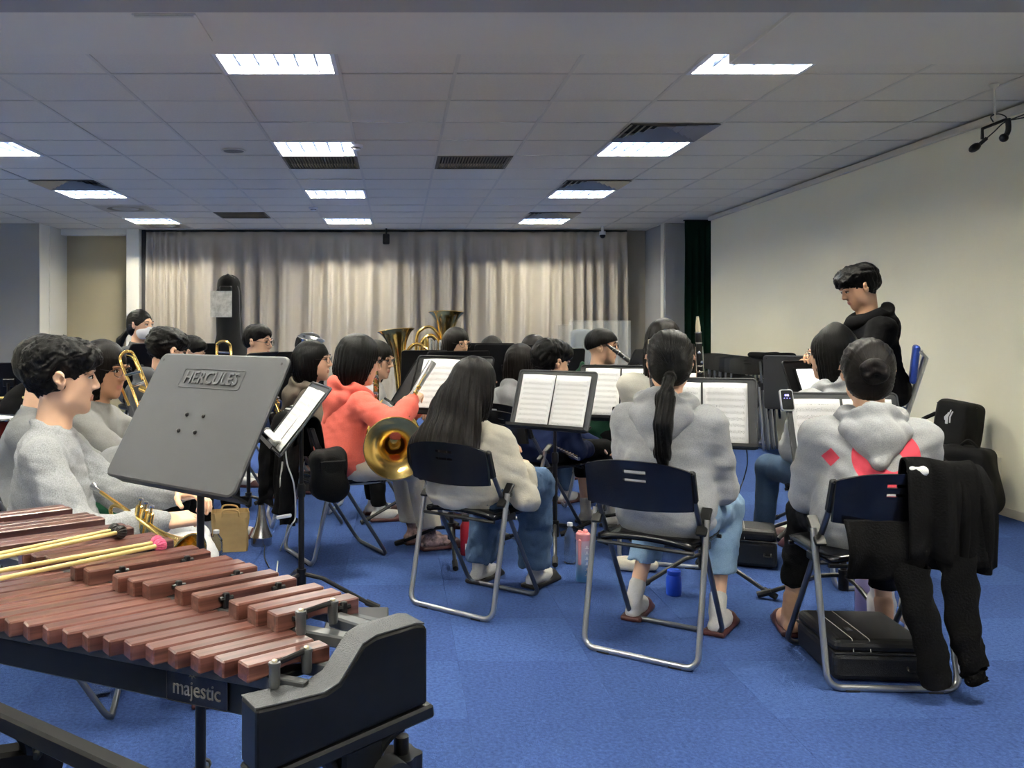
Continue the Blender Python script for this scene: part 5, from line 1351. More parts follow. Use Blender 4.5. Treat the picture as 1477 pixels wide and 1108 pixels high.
sheet('left page on the stand before the green hoodie', M4, -0.215, -0.01, -0.165, 0.15, 3); sheet('right page on the stand before the green hoodie', M4, 0.0, 0.205, -0.165, 0.15, 0)
ph = thing('phone', 'black phone lying on the lip of the stand with two pages', 'phone', M4 @ Vector((0.03, -0.155, 0.03)))
Mq = Matrix.Translation(-ph.location) @ M4
MB().prism(rrect(0.15, 0.07, 0.01), 0.020, 0.029, Mq @ Matrix.Translation((0.03, -0.13, 0))).build('phone_body', blk_plastic, ph); MB().prism(rrect(0.142, 0.064, 0.008), 0.0291, 0.0295, Mq @ Matrix.Translation((0.03, -0.13, 0))).build('screen', mat('phone_screen', (10, 11, 14), 0.08), ph)
st, M4 = music_stand('grey stand with pages to the right of the ponytail girl', at(1014, 595, 4.35), 252, 18, desk_grey, base_rot=75)
sheet('left page on the stand right of the ponytail', M4, -0.215, -0.01, -0.165, 0.148, 2); sheet('right page on the stand right of the ponytail', M4, 0.0, 0.205, -0.165, 0.148, 1)
st, M4 = music_stand('grey stand in front of the girl with the bun', at(1220, 621, 3.98), 266, 20, desk_grey, base_rot=35)
sheet('left page on the stand before the bun girl', M4, -0.225, -0.012, -0.165, 0.142, 0); sheet('right page on the stand before the bun girl', M4, 0.0, 0.215, -0.165, 0.142, 3)
tn = thing('tuner', 'small black tuner with a lit display clipped above the bun girl stand', 'tuner', M4 @ Vector((-0.245, 0.175, 0.0)))
Mt_ = Matrix.Translation(-tn.location) @ M4 @ Matrix.Translation((-0.245, 0.135, 0.01))
MB().prism(rrect(0.058, 0.10, 0.010), -0.006, 0.008, Mt_).build('tuner_body', mat('tuner_silver', (150, 152, 158), 0.35, 0.5), tn)
MB().prism(rrect(0.050, 0.090, 0.008), 0.0081, 0.0090, Mt_).build('tuner_face', mat('tuner_face', (12, 12, 16), 0.15), tn)
for k, (dx, dy, w_, h_) in enumerate(((-0.006, 0.022, 0.006, 0.008), (0.004, 0.022, 0.010, 0.008), (-0.012, 0.008, 0.004, 0.003), (0.0, 0.008, 0.004, 0.003), (0.012, 0.008, 0.004, 0.003))):
    MB().prism(rrect(w_, h_, 0.001), 0.0091, 0.0094, Mt_ @ Matrix.Translation((dx, dy, 0))).build('display_segment', mat('violet_led', (120, 110, 240), 0.3, emit=((130, 120, 255), 1.5)), tn)
st, M4 = music_stand('grey stand seen from behind with embossed lettering beside the conductor', at(1164, 553, 5.5), 62, 14, desk_grey, brand=True, base_rot=100)
st, M4 = music_stand('black stand holding a tablet in front of the girl before the conductor', at(1178, 556, 5.15), 292, 22, desk_black, w=0.42, h=0.30, base_rot=10)
tb_ = thing('tablet', 'tablet in a black case showing a white score', 'tablet', M4 @ Vector((0, -0.14, 0.01)))
Mb = Matrix.Translation(-tb_.location) @ M4
MB().prism(rrect(0.30, 0.22, 0.012), 0.004, 0.014, Mb).build('tablet_case', blk_plastic, tb_); MB().prism(rrect(0.27, 0.195, 0.006), 0.0141, 0.0146, Mb).build('screen', mat('tablet_screen', (236, 236, 238), 0.2, emit=((240, 240, 245), 0.4)), tb_)
# black stands in the rows behind
BL = 'black stands in the back rows'
def back_stand(label, px, top, Z, yaw, tilt, w=0.49, h=0.345):
    p = at(px, top, Z); p.z -= h / 2 * math.cos(R(tilt)); music_stand(label, p, yaw, tilt, desk_black, w=w, h=h, group=BL, base_rot=hash_(label) % 120)
back_stand('black stand tilted behind the french horn player', 590, 522, 5.85, 188, 32)
back_stand('black stand in front of the euphonium bell', 612, 506, 6.6, 95, 12, 0.34)
back_stand('black stand below the girl with round glasses', 655, 507, 6.1, 118, 24)
back_stand('widest black stand between the tuba and the grey hoodie', 729, 497.5, 7.0, 92, 12)
back_stand('black stand just behind the widest black stand', 702, 495.5, 7.7, 80, 12)
back_stand('black stand right of the boy in the green hoodie', 915, 504, 6.2, 150, 25)
back_stand('black stand left of the green hoodie', 806, 503, 7.0, 95, 10, 0.40)
back_stand('black stand in front of the masked woman', 199, 496, 6.3, 160, 25, 0.34)
back_stand('black stand below the tall black case', 294, 496, 7.9, 95, 15, 0.30)
back_stand('low black stand in front of the boy with cropped hair', 356, 509, 5.9, 165, 48)
back_stand('black stand behind the girl in brown', 424, 508, 6.6, 120, 12)
back_stand('black stand in the far left corner behind the seated boys', 106, 497, 6.2, 120, 25, 0.40)
back_stand('black stand at the far left frame edge', 14, 524, 5.6, 95, 15, 0.6, 0.22)

# ------------------------------------------------------------------ instruments
def bell_profile(R0, r0, L, n=18, p=0.75):
    """flare from the rim (radius R0 at 0) to the throat (r0 at L)"""
    out = []
    for k in range(n + 1):
        u = k / n; out.append((r0 + (R0 - r0) * (1 - u ** p) ** 2.4, L * u))
    return out
def bell(mb, rim, axis_in, R0, r0, L, mi=0, th=0.0015, n=40):
    pr = bell_profile(R0, r0, L)
    mb.lathe(pr, rim, axis_in, n, mi, False, False)
    mb.lathe([(r + th, z + th * 0.2) for r, z in pr], rim, axis_in, n, mi, False, False)
    F = frame_from(axis_in); mb.tube([Vector(rim) + F @ Vector((R0 * math.cos(2 * PI * k / n), R0 * math.sin(2 * PI * k / n), 0)) for k in range(n)], 0.0032, 6, mi, closed=True)
    return pr
brass_y = mat('brass_lacquer', (244, 210, 130), 0.2, 1.0, noise=(7, 0.3, (222, 180, 98)))
# french horn of the girl in coral
hc_ = at(570, 647, 4.52); fh = thing('french_horn', 'brass french horn with its bell towards the camera', 'french horn', hc_)
ax_in = Vector((-0.03, 0.98, 0.03)).normalized()
mb = MB(); bell(mb, (0, 0, 0), ax_in, 0.160, 0.030, 0.20, n=48); mb.lathe([(0.030, 0.20), (0.026, 0.24), (0.020, 0.27)], (0, 0, 0), ax_in, 24, 0, False, True); mb.build('bell', brass_y, fh)
Fh = frame_from(ax_in)
def ringpath(r, o, a0, a1, n=28, tilt=0.0): return [Fh @ Vector((o[0] + r * math.cos(R(a0 + (a1 - a0) * k / n)), o[1] + r * math.sin(R(a0 + (a1 - a0) * k / n)), o[2] + tilt * k / n)) for k in range(n + 1)]
mb = MB(); rr_ = ringpath(0.128, (0.0, 0.03, 0.20), -90, 250, 32, 0.03); mb.tube(rr_, [0.030 - 0.020 * k / 32 for k in range(33)], 12); mb.build('bell_tail', brass_y, fh)
mb = MB(); mb.tube(ringpath(0.105, (0.01, 0.03, 0.17), 0, 360, 30, 0.02), 0.0075, 8).tube(ringpath(0.075, (0.0, 0.02, 0.16), 0, 350, 26, 0.02), 0.0075, 8); mb.build('tubing', brass_y, fh)
for k in range(3):
    o_ = Fh @ Vector((-0.03 + 0.045 * k, 0.09, 0.13)); MB().lathe([(0.018, -0.025), (0.020, -0.02), (0.020, 0.02), (0.018, 0.025)], o_, ax_in, 16).build('rotor_valve', silver, fh)
    MB().tube([o_, o_ + Vector((0.05, 0, 0.06))], 0.003, 6).build('valve_lever', silver, fh)
MB().tube(bez([Fh @ Vector((0.10, 0.06, 0.19)), Fh @ Vector((0.12, 0.14, 0.22)), Fh @ Vector((0.06, 0.22, 0.26))], 8), [0.006 - 0.002 * k / 16 for k in range(17)], 8).build('leadpipe', brass_y, fh)
# trombone of the girl in grey
def P_(x, y, Z): return at(x, y, Z)
tz = 3.95; to = at(195, 560, tz); tb1 = thing('trombone', 'brass trombone held before the face of the girl with glasses', 'trombone', to)
def rel(pts): return [p - to for p in pts]
mb = MB(); mb.tube(rel(bez([P_(206, 604, 3.9), P_(190, 560, tz), P_(174, 522, 4.0), P_(177, 510, 4.0), P_(186, 507, 4.0), P_(194, 514, 4.02), P_(213, 558, tz), P_(224, 588, 3.92)], 8)), 0.0068, 10); mb.build('slide', brass, tb1)
mb = MB(); mb.tube(rel(bez([P_(186, 585, 4.1), P_(170, 545, 4.15), P_(168, 527, 4.15), P_(178, 515, 4.15), P_(192, 518, 4.12), P_(206, 548, 4.1)], 8)), 0.0068, 10); mb.build('tuning_bow', brass, tb1)
for (a_, b_) in (((181, 541), (203, 536)), ((188, 558), (210, 551)), ((197, 582), (219, 573))):
    MB().tube(rel([P_(*a_, 3.97), P_(*b_, 3.97)]), 0.0058, 8).build('brace', silver, tb1)
mb = MB(); bell(mb, P_(272, 590, 3.75) - to, Vector((-0.8, 0.5, 0.25)), 0.105, 0.012, 0.30, n=32); mb.build('bell', brass, tb1)
# second trombone bow near the tall case
to2 = at(322, 498, 6.9); tb2 = thing('trombone', 'small brass trombone bow rising above the large grey stand', 'trombone', to2)
MB().tube([p - to2 for p in bez([at(314, 560, 6.8), at(313, 505, 6.9), at(315, 495, 6.9), at(323, 492.5, 6.9), at(330, 496, 6.9), at(333, 506, 6.9), at(338, 560, 6.8)], 8)], 0.012, 10).build('tuning_bow', brass, tb2)
MB().tube([at(314, 508, 6.9) - to2, at(333, 509, 6.9) - to2], 0.008, 8).build('brace', silver, tb2)
# euphonium and tuba with raised bells
def upright(name, label, rim_px, Z, R0, lean, side, m=brass_y, Lb=0.42, k=1.0):
    o_ = at(*rim_px, Z); t = thing(name, label, name.replace('_', ' '), o_)
    ax = Vector((lean[0], lean[1], -1)).normalized()
    mb = MB(); bell(mb, (0, 0, 0), ax, R0, R0 * 0.30, Lb, n=40); mb.build('bell', m, t)
    e = ax * Lb; mb = MB()
    mb.tube(bez([e, e + ax * 0.16, e + ax * 0.28 + Vector((side * 0.05, 0, 0)), e + ax * 0.30 + Vector((side * 0.13, 0, 0.03)), e + ax * 0.16 + Vector((side * 0.17, 0, 0)), e * 0.55 + Vector((side * 0.18, 0, 0))], 8), [R0 * 0.30 * (1 - 0.45 * i / 40) for i in range(41)], 16); mb.build('main_bow', m, t)
    mb = MB()
    for dx, hh, r_ in ((0.05, 0.72, 0.020), (0.09, 0.52, 0.014)):
        b0 = ax * (Lb * hh) + Vector((side * R0 * 0.36, 0.0, 0)); w_ = 0.10 * k + dx
        mb.tube(bez([b0 + Vector((0, 0, -0.16)), b0 + Vector((0, 0, -0.02)), b0 + Vector((side * w_ * 0.35, 0, 0.075)), b0 + Vector((side * w_ * 0.75, 0, 0.06)), b0 + Vector((side * w_, 0, -0.03)), b0 + Vector((side * w_, 0, -0.35))], 7), r_, 12)
    mb.build('branch_tubes', m, t)
    for q in range(3): MB().lathe([(0.016, 0), (0.016, 0.11), (0.010, 0.13), (0.011, 0.14)], e + Vector((side * (0.05 + 0.04 * q), -0.07, 0.02)), n=14).build('valve', silver, t)
    return t
upright('euphonium', 'brass euphonium with its bell raised behind the french horn player', (571, 476.5, 6.9), 6.9, 0.145, (0.12, -0.06), 1) if False else None
def upright2(name, label, px, py, Z, R0, lean, side, k=1.0, Lb=0.42): return upright(name, label, (px, py), Z, R0, lean, side, Lb=Lb, k=k)
upright2('euphonium', 'brass euphonium with its bell raised behind the french horn player', 571, 477, 6.9, 0.143, (0.10, -0.10), 1, 1.0, 0.36)
upright2('tuba', 'tall brass tuba with the highest bell in front of the curtain', 644, 451, 7.9, 0.160, (-0.02, -0.08), -1, 1.15, 0.40)
o_ = at(449, 490, 7.3); shn = thing('baritone_horn', 'silver horn bell seen edge on above the girl in brown', 'baritone horn', o_)
mb = MB(); bell(mb, (0, 0, 0.01), Vector((-0.22, 0.15, -1)), 0.112, 0.03, 0.30, n=36); mb.build('bell', silver, shn)
MB().tube(bez([Vector((-0.22, 0.15, -1)).normalized() * 0.30, Vector((-0.08, 0.05, -0.45)), Vector((-0.02, 0.02, -0.52)), Vector((0.06, 0, -0.42))], 8), 0.028, 12).build('main_bow', silver, shn)
# trumpets
def trumpet(label, c, d, m=brass_y, R0=0.061):
    d = Vector(d).normalized(); sd = d.cross(Vector((0, 0, 1))).normalized(); up = sd.cross(d)
    t = thing('trumpet', label, 'trumpet', c); mb = MB(); bell(mb, d * 0.24, -d, R0, 0.008, 0.24, n=32); mb.build('bell', m, t)
    mb = MB(); mb.tube(bez([d * 0.0, -d * 0.10, -d * 0.16 - up * 0.015, -d * 0.17 - up * 0.04, -d * 0.12 - up * 0.055, d * 0.10 - up * 0.055, d * 0.16 - up * 0.045, d * 0.17 - up * 0.02, d * 0.12 + up * 0.0, -d * 0.24], 6), 0.0062, 8); mb.build('tubing', m, t)
    for k in range(3):
        q = d * (-0.035 + 0.03 * k) - up * 0.07 - sd * 0.008
        mb = MB(); mb.lathe([(0.012, 0), (0.012, 0.10), (0.010, 0.105), (0.004, 0.106), (0.004, 0.125)], q, up, 14); v = mb.build('valve', m, t)
        MB().lathe([(0.008, 0.125), (0.008, 0.130), (0.004, 0.132)], q, up, 12).build('valve_cap', silver, v)
    MB().lathe([(0.0045, 0), (0.006, 0.03), (0.012, 0.045), (0.013, 0.05)], -d * 0.24, -d, 14).build('mouthpiece', silver, t)
    return t
trumpet('brass trumpet lying on the lap of the young man in profile', at(205, 752, 2.70), (0.72, -0.62, -0.25))
trumpet('brass trumpet pointing down on the green trousers', at(234, 668, 3.45), (-0.10, -0.25, -1.0), R0=0.066)
trumpet('brass trumpet in the hands of the boy with cropped hair', at(398, 583, 6.45), (0.35, -0.75, -0.5), brass)
# saxophone and straight saxophone
so_ = at(536, 566, 5.75); sx_ = thing('saxophone', 'brass saxophone hanging at the chest of the girl in white', 'saxophone', so_)
MB().tube(bez([(-0.02, 0, 0.18), (0.02, 0, 0.16), (0.03, 0, 0.0), (0.02, 0, -0.28), (0.06, -0.02, -0.36), (0.13, -0.03, -0.30), (0.15, -0.03, -0.15)], 7), [0.012 + 0.022 * (i / 42) for i in range(43)], 14).build('tube', brass, sx_)
mb = MB(); bell(mb, (0.155, -0.03, -0.10), Vector((-0.05, 0, -1)), 0.06, 0.034, 0.07, n=28); mb.build('bell', brass, sx_)
for k in range(7):
    c_ = Vector((0.03 - 0.001 * k, -0.028, 0.10 - 0.055 * k)); MB().lathe([(0.016, 0), (0.016, 0.006), (0.008, 0.009)], c_, (0.1, -1, 0.2), 14).build('key_cup', brass if k % 2 else silver, sx_)
    MB().tube([c_ + Vector((-0.03, 0, 0.02)), c_ + Vector((0.012, -0.004, -0.02))], 0.0028, 6).build('key_rod', silver, sx_)
sp = at(606, 552, 4.86); ss = thing('soprano_saxophone', 'straight silver and brass saxophone leaning against the black stand', 'saxophone', sp)
d_ = (at(626, 520, 4.9) - at(594, 573, 4.8)).normalized()
MB().lathe([(0.024, 0.14), (0.021, 0.0), (0.016, -0.10), (0.011, -0.20)], (0, 0, 0), d_, 18).build('tube', mat('satin_silver', (150, 150, 150), 0.35, 0.9), ss)
for k in range(6):
    MB().lathe([(0.013, 0), (0.013, 0.006), (0.006, 0.009)], d_ * (-0.03 - 0.035 * k) + Vector((0.006, -0.022, 0)), (0, -1, 0), 12).build('key_cup', brass_y, ss)
MB().tube([d_ * 0.06 + Vector((0, -0.024, 0)), d_ * -0.2 + Vector((0, -0.018, 0))], 0.003, 6).build('key_rod', brass_y, ss)
# clarinets
def clarinet(label, c, top, m=blk_plastic, L=0.60, cork=True):
    c = Vector(c); d = (Vector(top) - c).normalized(); t = thing('clarinet', label, 'clarinet', c)
    MB().lathe([(0.030, -L * 0.72), (0.020, -L * 0.66), (0.0145, -L * 0.58), (0.0145, 0.0), (0.0135, 0.02)], (0, 0, 0), d, 18).build('body', m, t)
    MB().lathe([(0.0145, 0.02), (0.016, 0.03), (0.0145, 0.07), (0.012, 0.075)], (0, 0, 0), d, 16).build('barrel', m, t)
    MB().lathe([(0.012, 0.075), (0.0125, 0.10), (0.006, 0.155)], (0, 0, 0), d, 14).build('mouthpiece', mat('bone_cap', (222, 212, 180), 0.4) if cork else m, t)
    for z_ in (0.018, 0.072, -0.10, -0.13, -L * 0.6): MB().lathe([(0.0150, z_ - 0.004), (0.0168, z_ - 0.002), (0.0168, z_ + 0.002), (0.0150, z_ + 0.004)], (0, 0, 0), d, 16).build('silver_ring', silver, t)
    sd = d.cross(Vector((0, 1, 0))).normalized(); fr = Vector((0, -1, 0)); 
    for k in range(6):
        MB().lathe([(0.008, 0), (0.008, 0.005), (0.004, 0.007)], d * (-0.03 - 0.05 * k) + fr * 0.015 + sd * 0.006 * (-1) ** k, fr, 10).build('key_cup', silver, t)
    for s_ in (-1, 1): MB().tube([d * 0.0 + sd * 0.018 * s_, d * (-L * 0.5) + sd * 0.018 * s_], 0.0028, 6).build('key_rod', silver, t)
    return t
clarinet('clarinet standing upright right of the ponytail girl, cream capped mouthpiece', at(1008, 500, 4.55), at(1007, 478, 4.55))
clarinet('clarinet held left of the ponytail girl, over the off-white sweater', at(941, 533, 4.55), at(939, 514, 4.55), L=0.30)
clarinet('clarinet at the mouth of the boy in green', at(896, 512, 6.25), at(886, 505, 6.3), cork=False, L=0.5)
# flute resting on the boy's lap
fo = at(815, 653, 5.3); fl = thing('flute', 'silver flute end pointing over the knee of the boy in navy', 'flute', fo)
e0, e1 = at(776, 634, 5.55) - fo, at(835, 662, 5.05) - fo; fd = (e1 - e0).normalized()
MB().tube([e0, e1], 0.0105, 14).build('tube', silver, fl)
for k in range(9): MB().lathe([(0.009, 0), (0.009, 0.004), (0.004, 0.006)], e0 + (e1 - e0) * (0.35 + 0.065 * k) + Vector((-0.004, -0.006, 0.010)), (-0.2, -0.4, 0.9), 12).build('key_cup', silver, fl)
MB().tube([e0 + (e1 - e0) * 0.3 + Vector((0, -0.008, 0.013)), e0 + (e1 - e0) * 0.95 + Vector((0, -0.008, 0.013))], 0.0026, 6).build('key_rod', brass_y, fl)

# ------------------------------------------------------------------ tall bass case with a sheet, trolley
bc = at(330, 600, 9.3); bc = Vector((bc.x, 9.3, 0))
bt = thing('double_bass_case', 'tall black double bass case standing before the curtain', 'instrument case', bc)
hz_ = 1.83
it = [('u', 0, ('b', (0, 0, 1.62), (0.118, 0.10, 0.21), 0.10)), ('u', 0.06, ('c', (0, 0, 1.6), (0.01, 0, 1.15), 0.115, 0.135)), ('u', 0.10, ('e', (0.02, 0, 0.80), (0.26, 0.17, 0.36))), ('u', 0.12, ('e', (0.03, 0, 0.38), (0.33, 0.20, 0.40))), ('s', 0.01, ('p', (0, 0, -1), -0.02))]
NM().add(*sdf_mesh(it, 0.016, waves(3, 0.004, 12))).build('shell', blk_nylon, bt)
MB().tube([(-0.112, -0.04, 1.10), (-0.118, -0.05, 1.45), (-0.114, -0.05, 1.66), (-0.07, -0.05, 1.79), (0.0, -0.05, 1.835), (0.07, -0.05, 1.79), (0.114, -0.05, 1.66), (0.118, -0.05, 1.45), (0.14, -0.06, 1.10), (0.25, -0.08, 0.9)], 0.008, 6).build('zip_piping', mat('zip_grey', (58, 58, 62), 0.5), bt)
MB().box((-0.01, -0.115, 1.66), (0.13, 0.03, 0.10), None, 0.012).build('handle_patch', blk_plastic, bt)
pp = tag(put('drawing_paper', MB().box((0, 0, 0), (0.225, 0.003, 0.27), bev=0.001).mesh('drawing_paper', mat('sketch_paper', (214, 212, 204), 0.6, noise=(14, 1.0, (150, 148, 138)))), None, (bc.x - 0.055, bc.y - 0.135, 1.52)), 'crinkled white paper taped to the tall black case', 'paper')
tr_ = thing('luggage_trolley', 'steel trolley frame behind the tall black case', 'trolley', (bc.x, bc.y + 0.22, 0))
for s in (-1, 1):
    MB().tube([(s * 0.19, 0, 0.06), (s * 0.19, 0, 1.02)], 0.012, 8).build('upright', chrome_dark, tr_)
    MB().box((s * 0.19, 0, 1.02), (0.05, 0.04, 0.06), None, 0.008).build('grip', mat('trolley_grip', (190, 190, 190), 0.4), tr_)
MB().tube([(-0.19, 0, 0.98), (0.19, 0, 0.98)], 0.010, 8).build('cross_bar', chrome_dark, tr_); MB().box((0, -0.05, 0.05), (0.4, 0.2, 0.02), None, 0.004).build('toe_plate', chrome_dark, tr_)

# ------------------------------------------------------------------ conductor's high chair
cp = PEOPLE['conductor'].location; cc = thing('high_chair', 'high chair with blue padded back behind the conductor', 'chair', (cp.x - 0.06, cp.y, 0), R(-29))
blue_v = mat('blue_vinyl', (26, 58, 142), 0.4)
MB().box((0.245, 0, 1.06), (0.035, 0.34, 0.22), Matrix.Rotation(R(6), 3, 'Y'), 0.015, seg=2).build('backrest', blue_v, cc)
MB().box((0.0, 0, 0.775), (0.42, 0.40, 0.05), None, 0.02, seg=2).build('seat', blue_v, cc)
for s in (-1, 1):
    MB().tube([(0.275, s * 0.17, 1.13), (0.30, s * 0.17, 1.10), (0.20, s * 0.18, 0.75), (0.24, s * 0.20, 0.012)], 0.011, 8).build('rear_leg', chrome, cc)
    MB().tube([(-0.16, s * 0.18, 0.75), (-0.22, s * 0.20, 0.012)], 0.011, 8).build('front_leg', chrome, cc)
    MB().tube([(0.225, s * 0.195, 0.30), (-0.20, s * 0.195, 0.30)], 0.009, 8).build('stretcher', chrome, cc)
MB().tube([(0.275, -0.17, 1.13), (0.285, 0.17, 1.13)], 0.011, 8).tube([(-0.2, -0.195, 0.30), (-0.2, 0.195, 0.30)], 0.009, 8).build('cross_rail', chrome, cc)
stl = PEOPLE['mask'].location; stool = thing('stool', 'tall stool under the masked woman', 'stool', (stl.x, stl.y, 0))
MB().lathe([(0.15, 0.58), (0.17, 0.595), (0.17, 0.615), (0.15, 0.625)], n=24).build('seat', blk_plastic, stool)
for k in range(4):
    a = PI / 4 + k * PI / 2; MB().tube([(0.11 * math.cos(a), 0.11 * math.sin(a), 0.59), (0.2 * math.cos(a), 0.2 * math.sin(a), 0.012)], 0.012, 8).build('leg', blk_metal, stool)

# ------------------------------------------------------------------ folded chairs stacked on a rack by the cream wall
def make_folded():
    t = thing('folded_chair', 'x', 'chair')
    bp = back_panel(); W = MB(); W.v = [(v[0], v[1] * 0.4 + 0.07, v[2] + 0.16) for v in bp.v]; W.f, W.m, W.sm = bp.f, bp.m, bp.sm; W.build('backrest', chair_pl, t)
    MB().tube(u_tube(0.195, (-0.005, 0.90), (0.02, 0.03)), 0.0105, 8).build('front_leg_frame', chrome_dark, t)
    MB().tube(u_tube(0.222, (0.03, 0.66), (0.05, 0.03)), 0.0115, 8).build('rear_leg_frame', chrome, t)
    sp_ = [(0.165 * math.cos(2 * PI * k / 28), 0.21 * math.sin(2 * PI * k / 28)) for k in range(28)]
    MB().prism(sp_, -0.011, 0.011, Matrix.Translation((0, -0.035, 0.52)) @ Matrix.Rotation(PI / 2, 4, 'X')).build('seat', chair_pl, t)
    for s in (-1, 1): MB().box((s * 0.205, 0.01, 0.66), (0.014, 0.05, 0.07), None, 0.004).build('hinge_bracket', blk_plastic, t)
    return t
f0_ = make_folded(); order = ['nearest the camera', 'second from the camera', 'third from the camera', 'fourth from the camera', 'fifth from the camera', 'sixth from the camera', 'seventh from the camera', 'eighth from the camera', 'ninth from the camera', 'tenth, nearest the green curtain']
for k in range(10):
    o = f0_ if k == 0 else copy_tree(f0_)
    o.location = (3.66 + 0.018 * k, 9.35 + 0.165 * k, 0.045); o.rotation_euler = (-0.14, 0.0, R(-46 + 5 * (k % 3))); o['label'] = 'folded black chair leaning by the cream wall, %s' % order[k]; o['group'] = 'folded chairs by the wall'
for k, o_lab in enumerate(('first', 'second', 'third')):
    o = copy_tree(f0_); o.location = (3.78 + 0.07 * k, 9.02 + 0.04 * k, 0.03); o.rotation_euler = (-0.10, 0, R(68)); o['label'] = 'folded chair seen edge on in front of the folded row, %s from the left' % o_lab; o['group'] = 'folded chairs by the wall'
rk = thing('chair_rack', 'low steel rack carrying the folded chairs', 'rack', (3.62, 10.1, 0))
for s in (-1, 1): MB().tube([(s * 0.2, -0.95, 0.03), (s * 0.2, 0.95, 0.03)], 0.014, 8).build('rail', chrome_dark, rk)
cov = thing('soft_cover', 'flat black soft cover lying over the folded chairs', 'cover', (3.90, 9.15, 0))
NM().add(*sdf_mesh([('u', 0, ('b', (0.0, 0.10, 0.985), (0.17, 0.22, 0.030), 0.028)), ('u', 0.05, ('b', (0.05, -0.10, 0.90), (0.10, 0.03, 0.10), 0.02))], 0.014, waves(77, 0.008, 18))).build('cloth', blk_cloth, cov)
bw_ = thing('black_panel', 'black upright panel standing at the far end of the folded chairs', 'panel', (3.58, 11.15, 0))
MB().box((0, 0, 0.55), (0.30, 0.05, 1.06), None, 0.01).build('board', blk_plastic, bw_); MB().box((0, 0, 0.012), (0.3, 0.2, 0.024), None, 0.004).build('foot', blk_plastic, bw_)

# ------------------------------------------------------------------ bags at the right wall
gb = at(1385, 738, 6.05); gt = thing('gig_bag', 'tall black gig bag leaning against the cream wall with white emblem', 'gig bag', (3.80, 6.16, 0), R(-58)); gt.rotation_euler = (R(-7), R(5), R(-58))
NM().add(*sdf_mesh([('u', 0, ('b', (0, 0, 0.385), (0.14, 0.085, 0.385), 0.05)), ('u', 0.03, ('b', (0, -0.09, 0.60), (0.11, 0.035, 0.16), 0.03)), ('u', 0.03, ('b', (0.0, -0.09, 0.28), (0.12, 0.04, 0.15), 0.03))], 0.012, waves(31, 0.003, 25))).build('bag', blk_nylon, gt)
MB().tube(bez([(-0.13, -0.06, 0.66), (-0.24, -0.05, 0.56), (-0.22, -0.05, 0.34), (-0.14, -0.06, 0.25)], 6), 0.014, 6).build('strap', blk_nylon, gt)
MB().tube([(-0.10, -0.124, 0.455), (0.10, -0.124, 0.455)], 0.004, 6).tube([(-0.13, -0.06, 0.735), (0.0, -0.086, 0.748), (0.13, -0.06, 0.735)], 0.004, 6).build('zip', mat('zip_grey', (58, 58, 62)), gt)
em = MB()
for a_, b_, r_ in (((-0.02, 0.60), (-0.012, 0.68), 0.006), ((-0.012, 0.60), (0.0, 0.70), 0.004), ((0.004, 0.61), (0.012, 0.69), 0.005), ((-0.03, 0.625), (-0.022, 0.665), 0.004)):
    em.tube([(a_[0], -0.126, a_[1]), ((a_[0] + b_[0]) / 2 - 0.008, -0.127, (a_[1] + b_[1]) / 2), (b_[0], -0.126, b_[1])], r_, 6)
em.build('emblem', paper_white, gt)
bk = thing('backpack', 'bulging black backpack on the floor in front of the gig bag', 'backpack', (3.80, 5.90, 0), R(-50))
NM().add(*sdf_mesh([('u', 0, ('e', (0, 0, 0.17), (0.20, 0.14, 0.20))), ('u', 0.08, ('b', (0.0, 0, 0.28), (0.15, 0.11, 0.20), 0.06)), ('u', 0.05, ('b', (0.02, -0.11, 0.15), (0.14, 0.05, 0.12), 0.04)), ('s', 0.01, ('p', (0, 0, -1), -0.004))], 0.012, waves(37, 0.008, 18))).build('bag', blk_nylon, bk)
MB().tube(bez([(-0.12, -0.11, 0.40), (0.0, -0.155, 0.30), (0.10, -0.165, 0.17)], 6), 0.012, 6).build('strap', blk_nylon, bk)
MB().tube(bez([(-0.06, 0, 0.47), (0, 0, 0.52), (0.06, 0, 0.47)], 6), 0.010, 6).build('handle', blk_nylon, bk)
wb = thing('wall_outlet_box', 'flat grey box on the cream wall behind the backpack', 'outlet box', (XR - 0.012, 6.1, 0.27))
MB().box((0, 0, 0), (0.024, 0.16, 0.24), None, 0.004).build('cover', mat('outlet_grey', (196, 192, 180), 0.5), wb); MB().box((-0.013, 0, 0.03), (0.006, 0.05, 0.08), None, 0.002).build('socket', paper_white, wb)

# ------------------------------------------------------------------ cases on the floor
leather = mat('black_leatherette', (20, 20, 22), 0.45, bump=(420, 0.25)); stitch = mat('white_stitch', (200, 198, 190), 0.6)
def case(label, c, rz, size, badge=None):
    w, d, h = size; t = thing('instrument_case', label, 'instrument case', c, rz)
    MB().box((0, 0, h * 0.36), (w, d, h * 0.66), None, 0.022, seg=3).build('base', leather, t); MB().box((0, 0, h * 0.83), (w, d, h * 0.32), None, 0.026, seg=3).build('lid', leather, t)
    MB().box((0, 0, h * 0.675), (w + 0.004, d + 0.004, 0.008), None, 0.003).build('zip_band', mat('zip_dark', (44, 44, 46), 0.4, 0.4), t)
    for x in (-w * 0.30, -w * 0.12):
        MB().tube([(x, -d / 2 - 0.001, h * 0.72), (x, -d / 2 + 0.012, h * 0.985), (x, -d / 2 + 0.03, h * 0.994), (x, d / 2 - 0.03, h * 0.994)], 0.0016, 5).build('stitch_line', stitch, t)
    MB().box((-w * 0.21, -d * 0.18, h * 0.993), (0.022, 0.04, 0.004), None, 0.001).build('badge', silver, t)
    MB().tube(bez([(w * 0.26, -d / 2, h * 0.40), (w * 0.26, -d / 2 - 0.016, h * 0.34), (w * 0.38, -d / 2 - 0.016, h * 0.34), (w * 0.38, -d / 2, h * 0.40)], 5), 0.005, 6).build('d_ring', blk_metal, t)
    return t
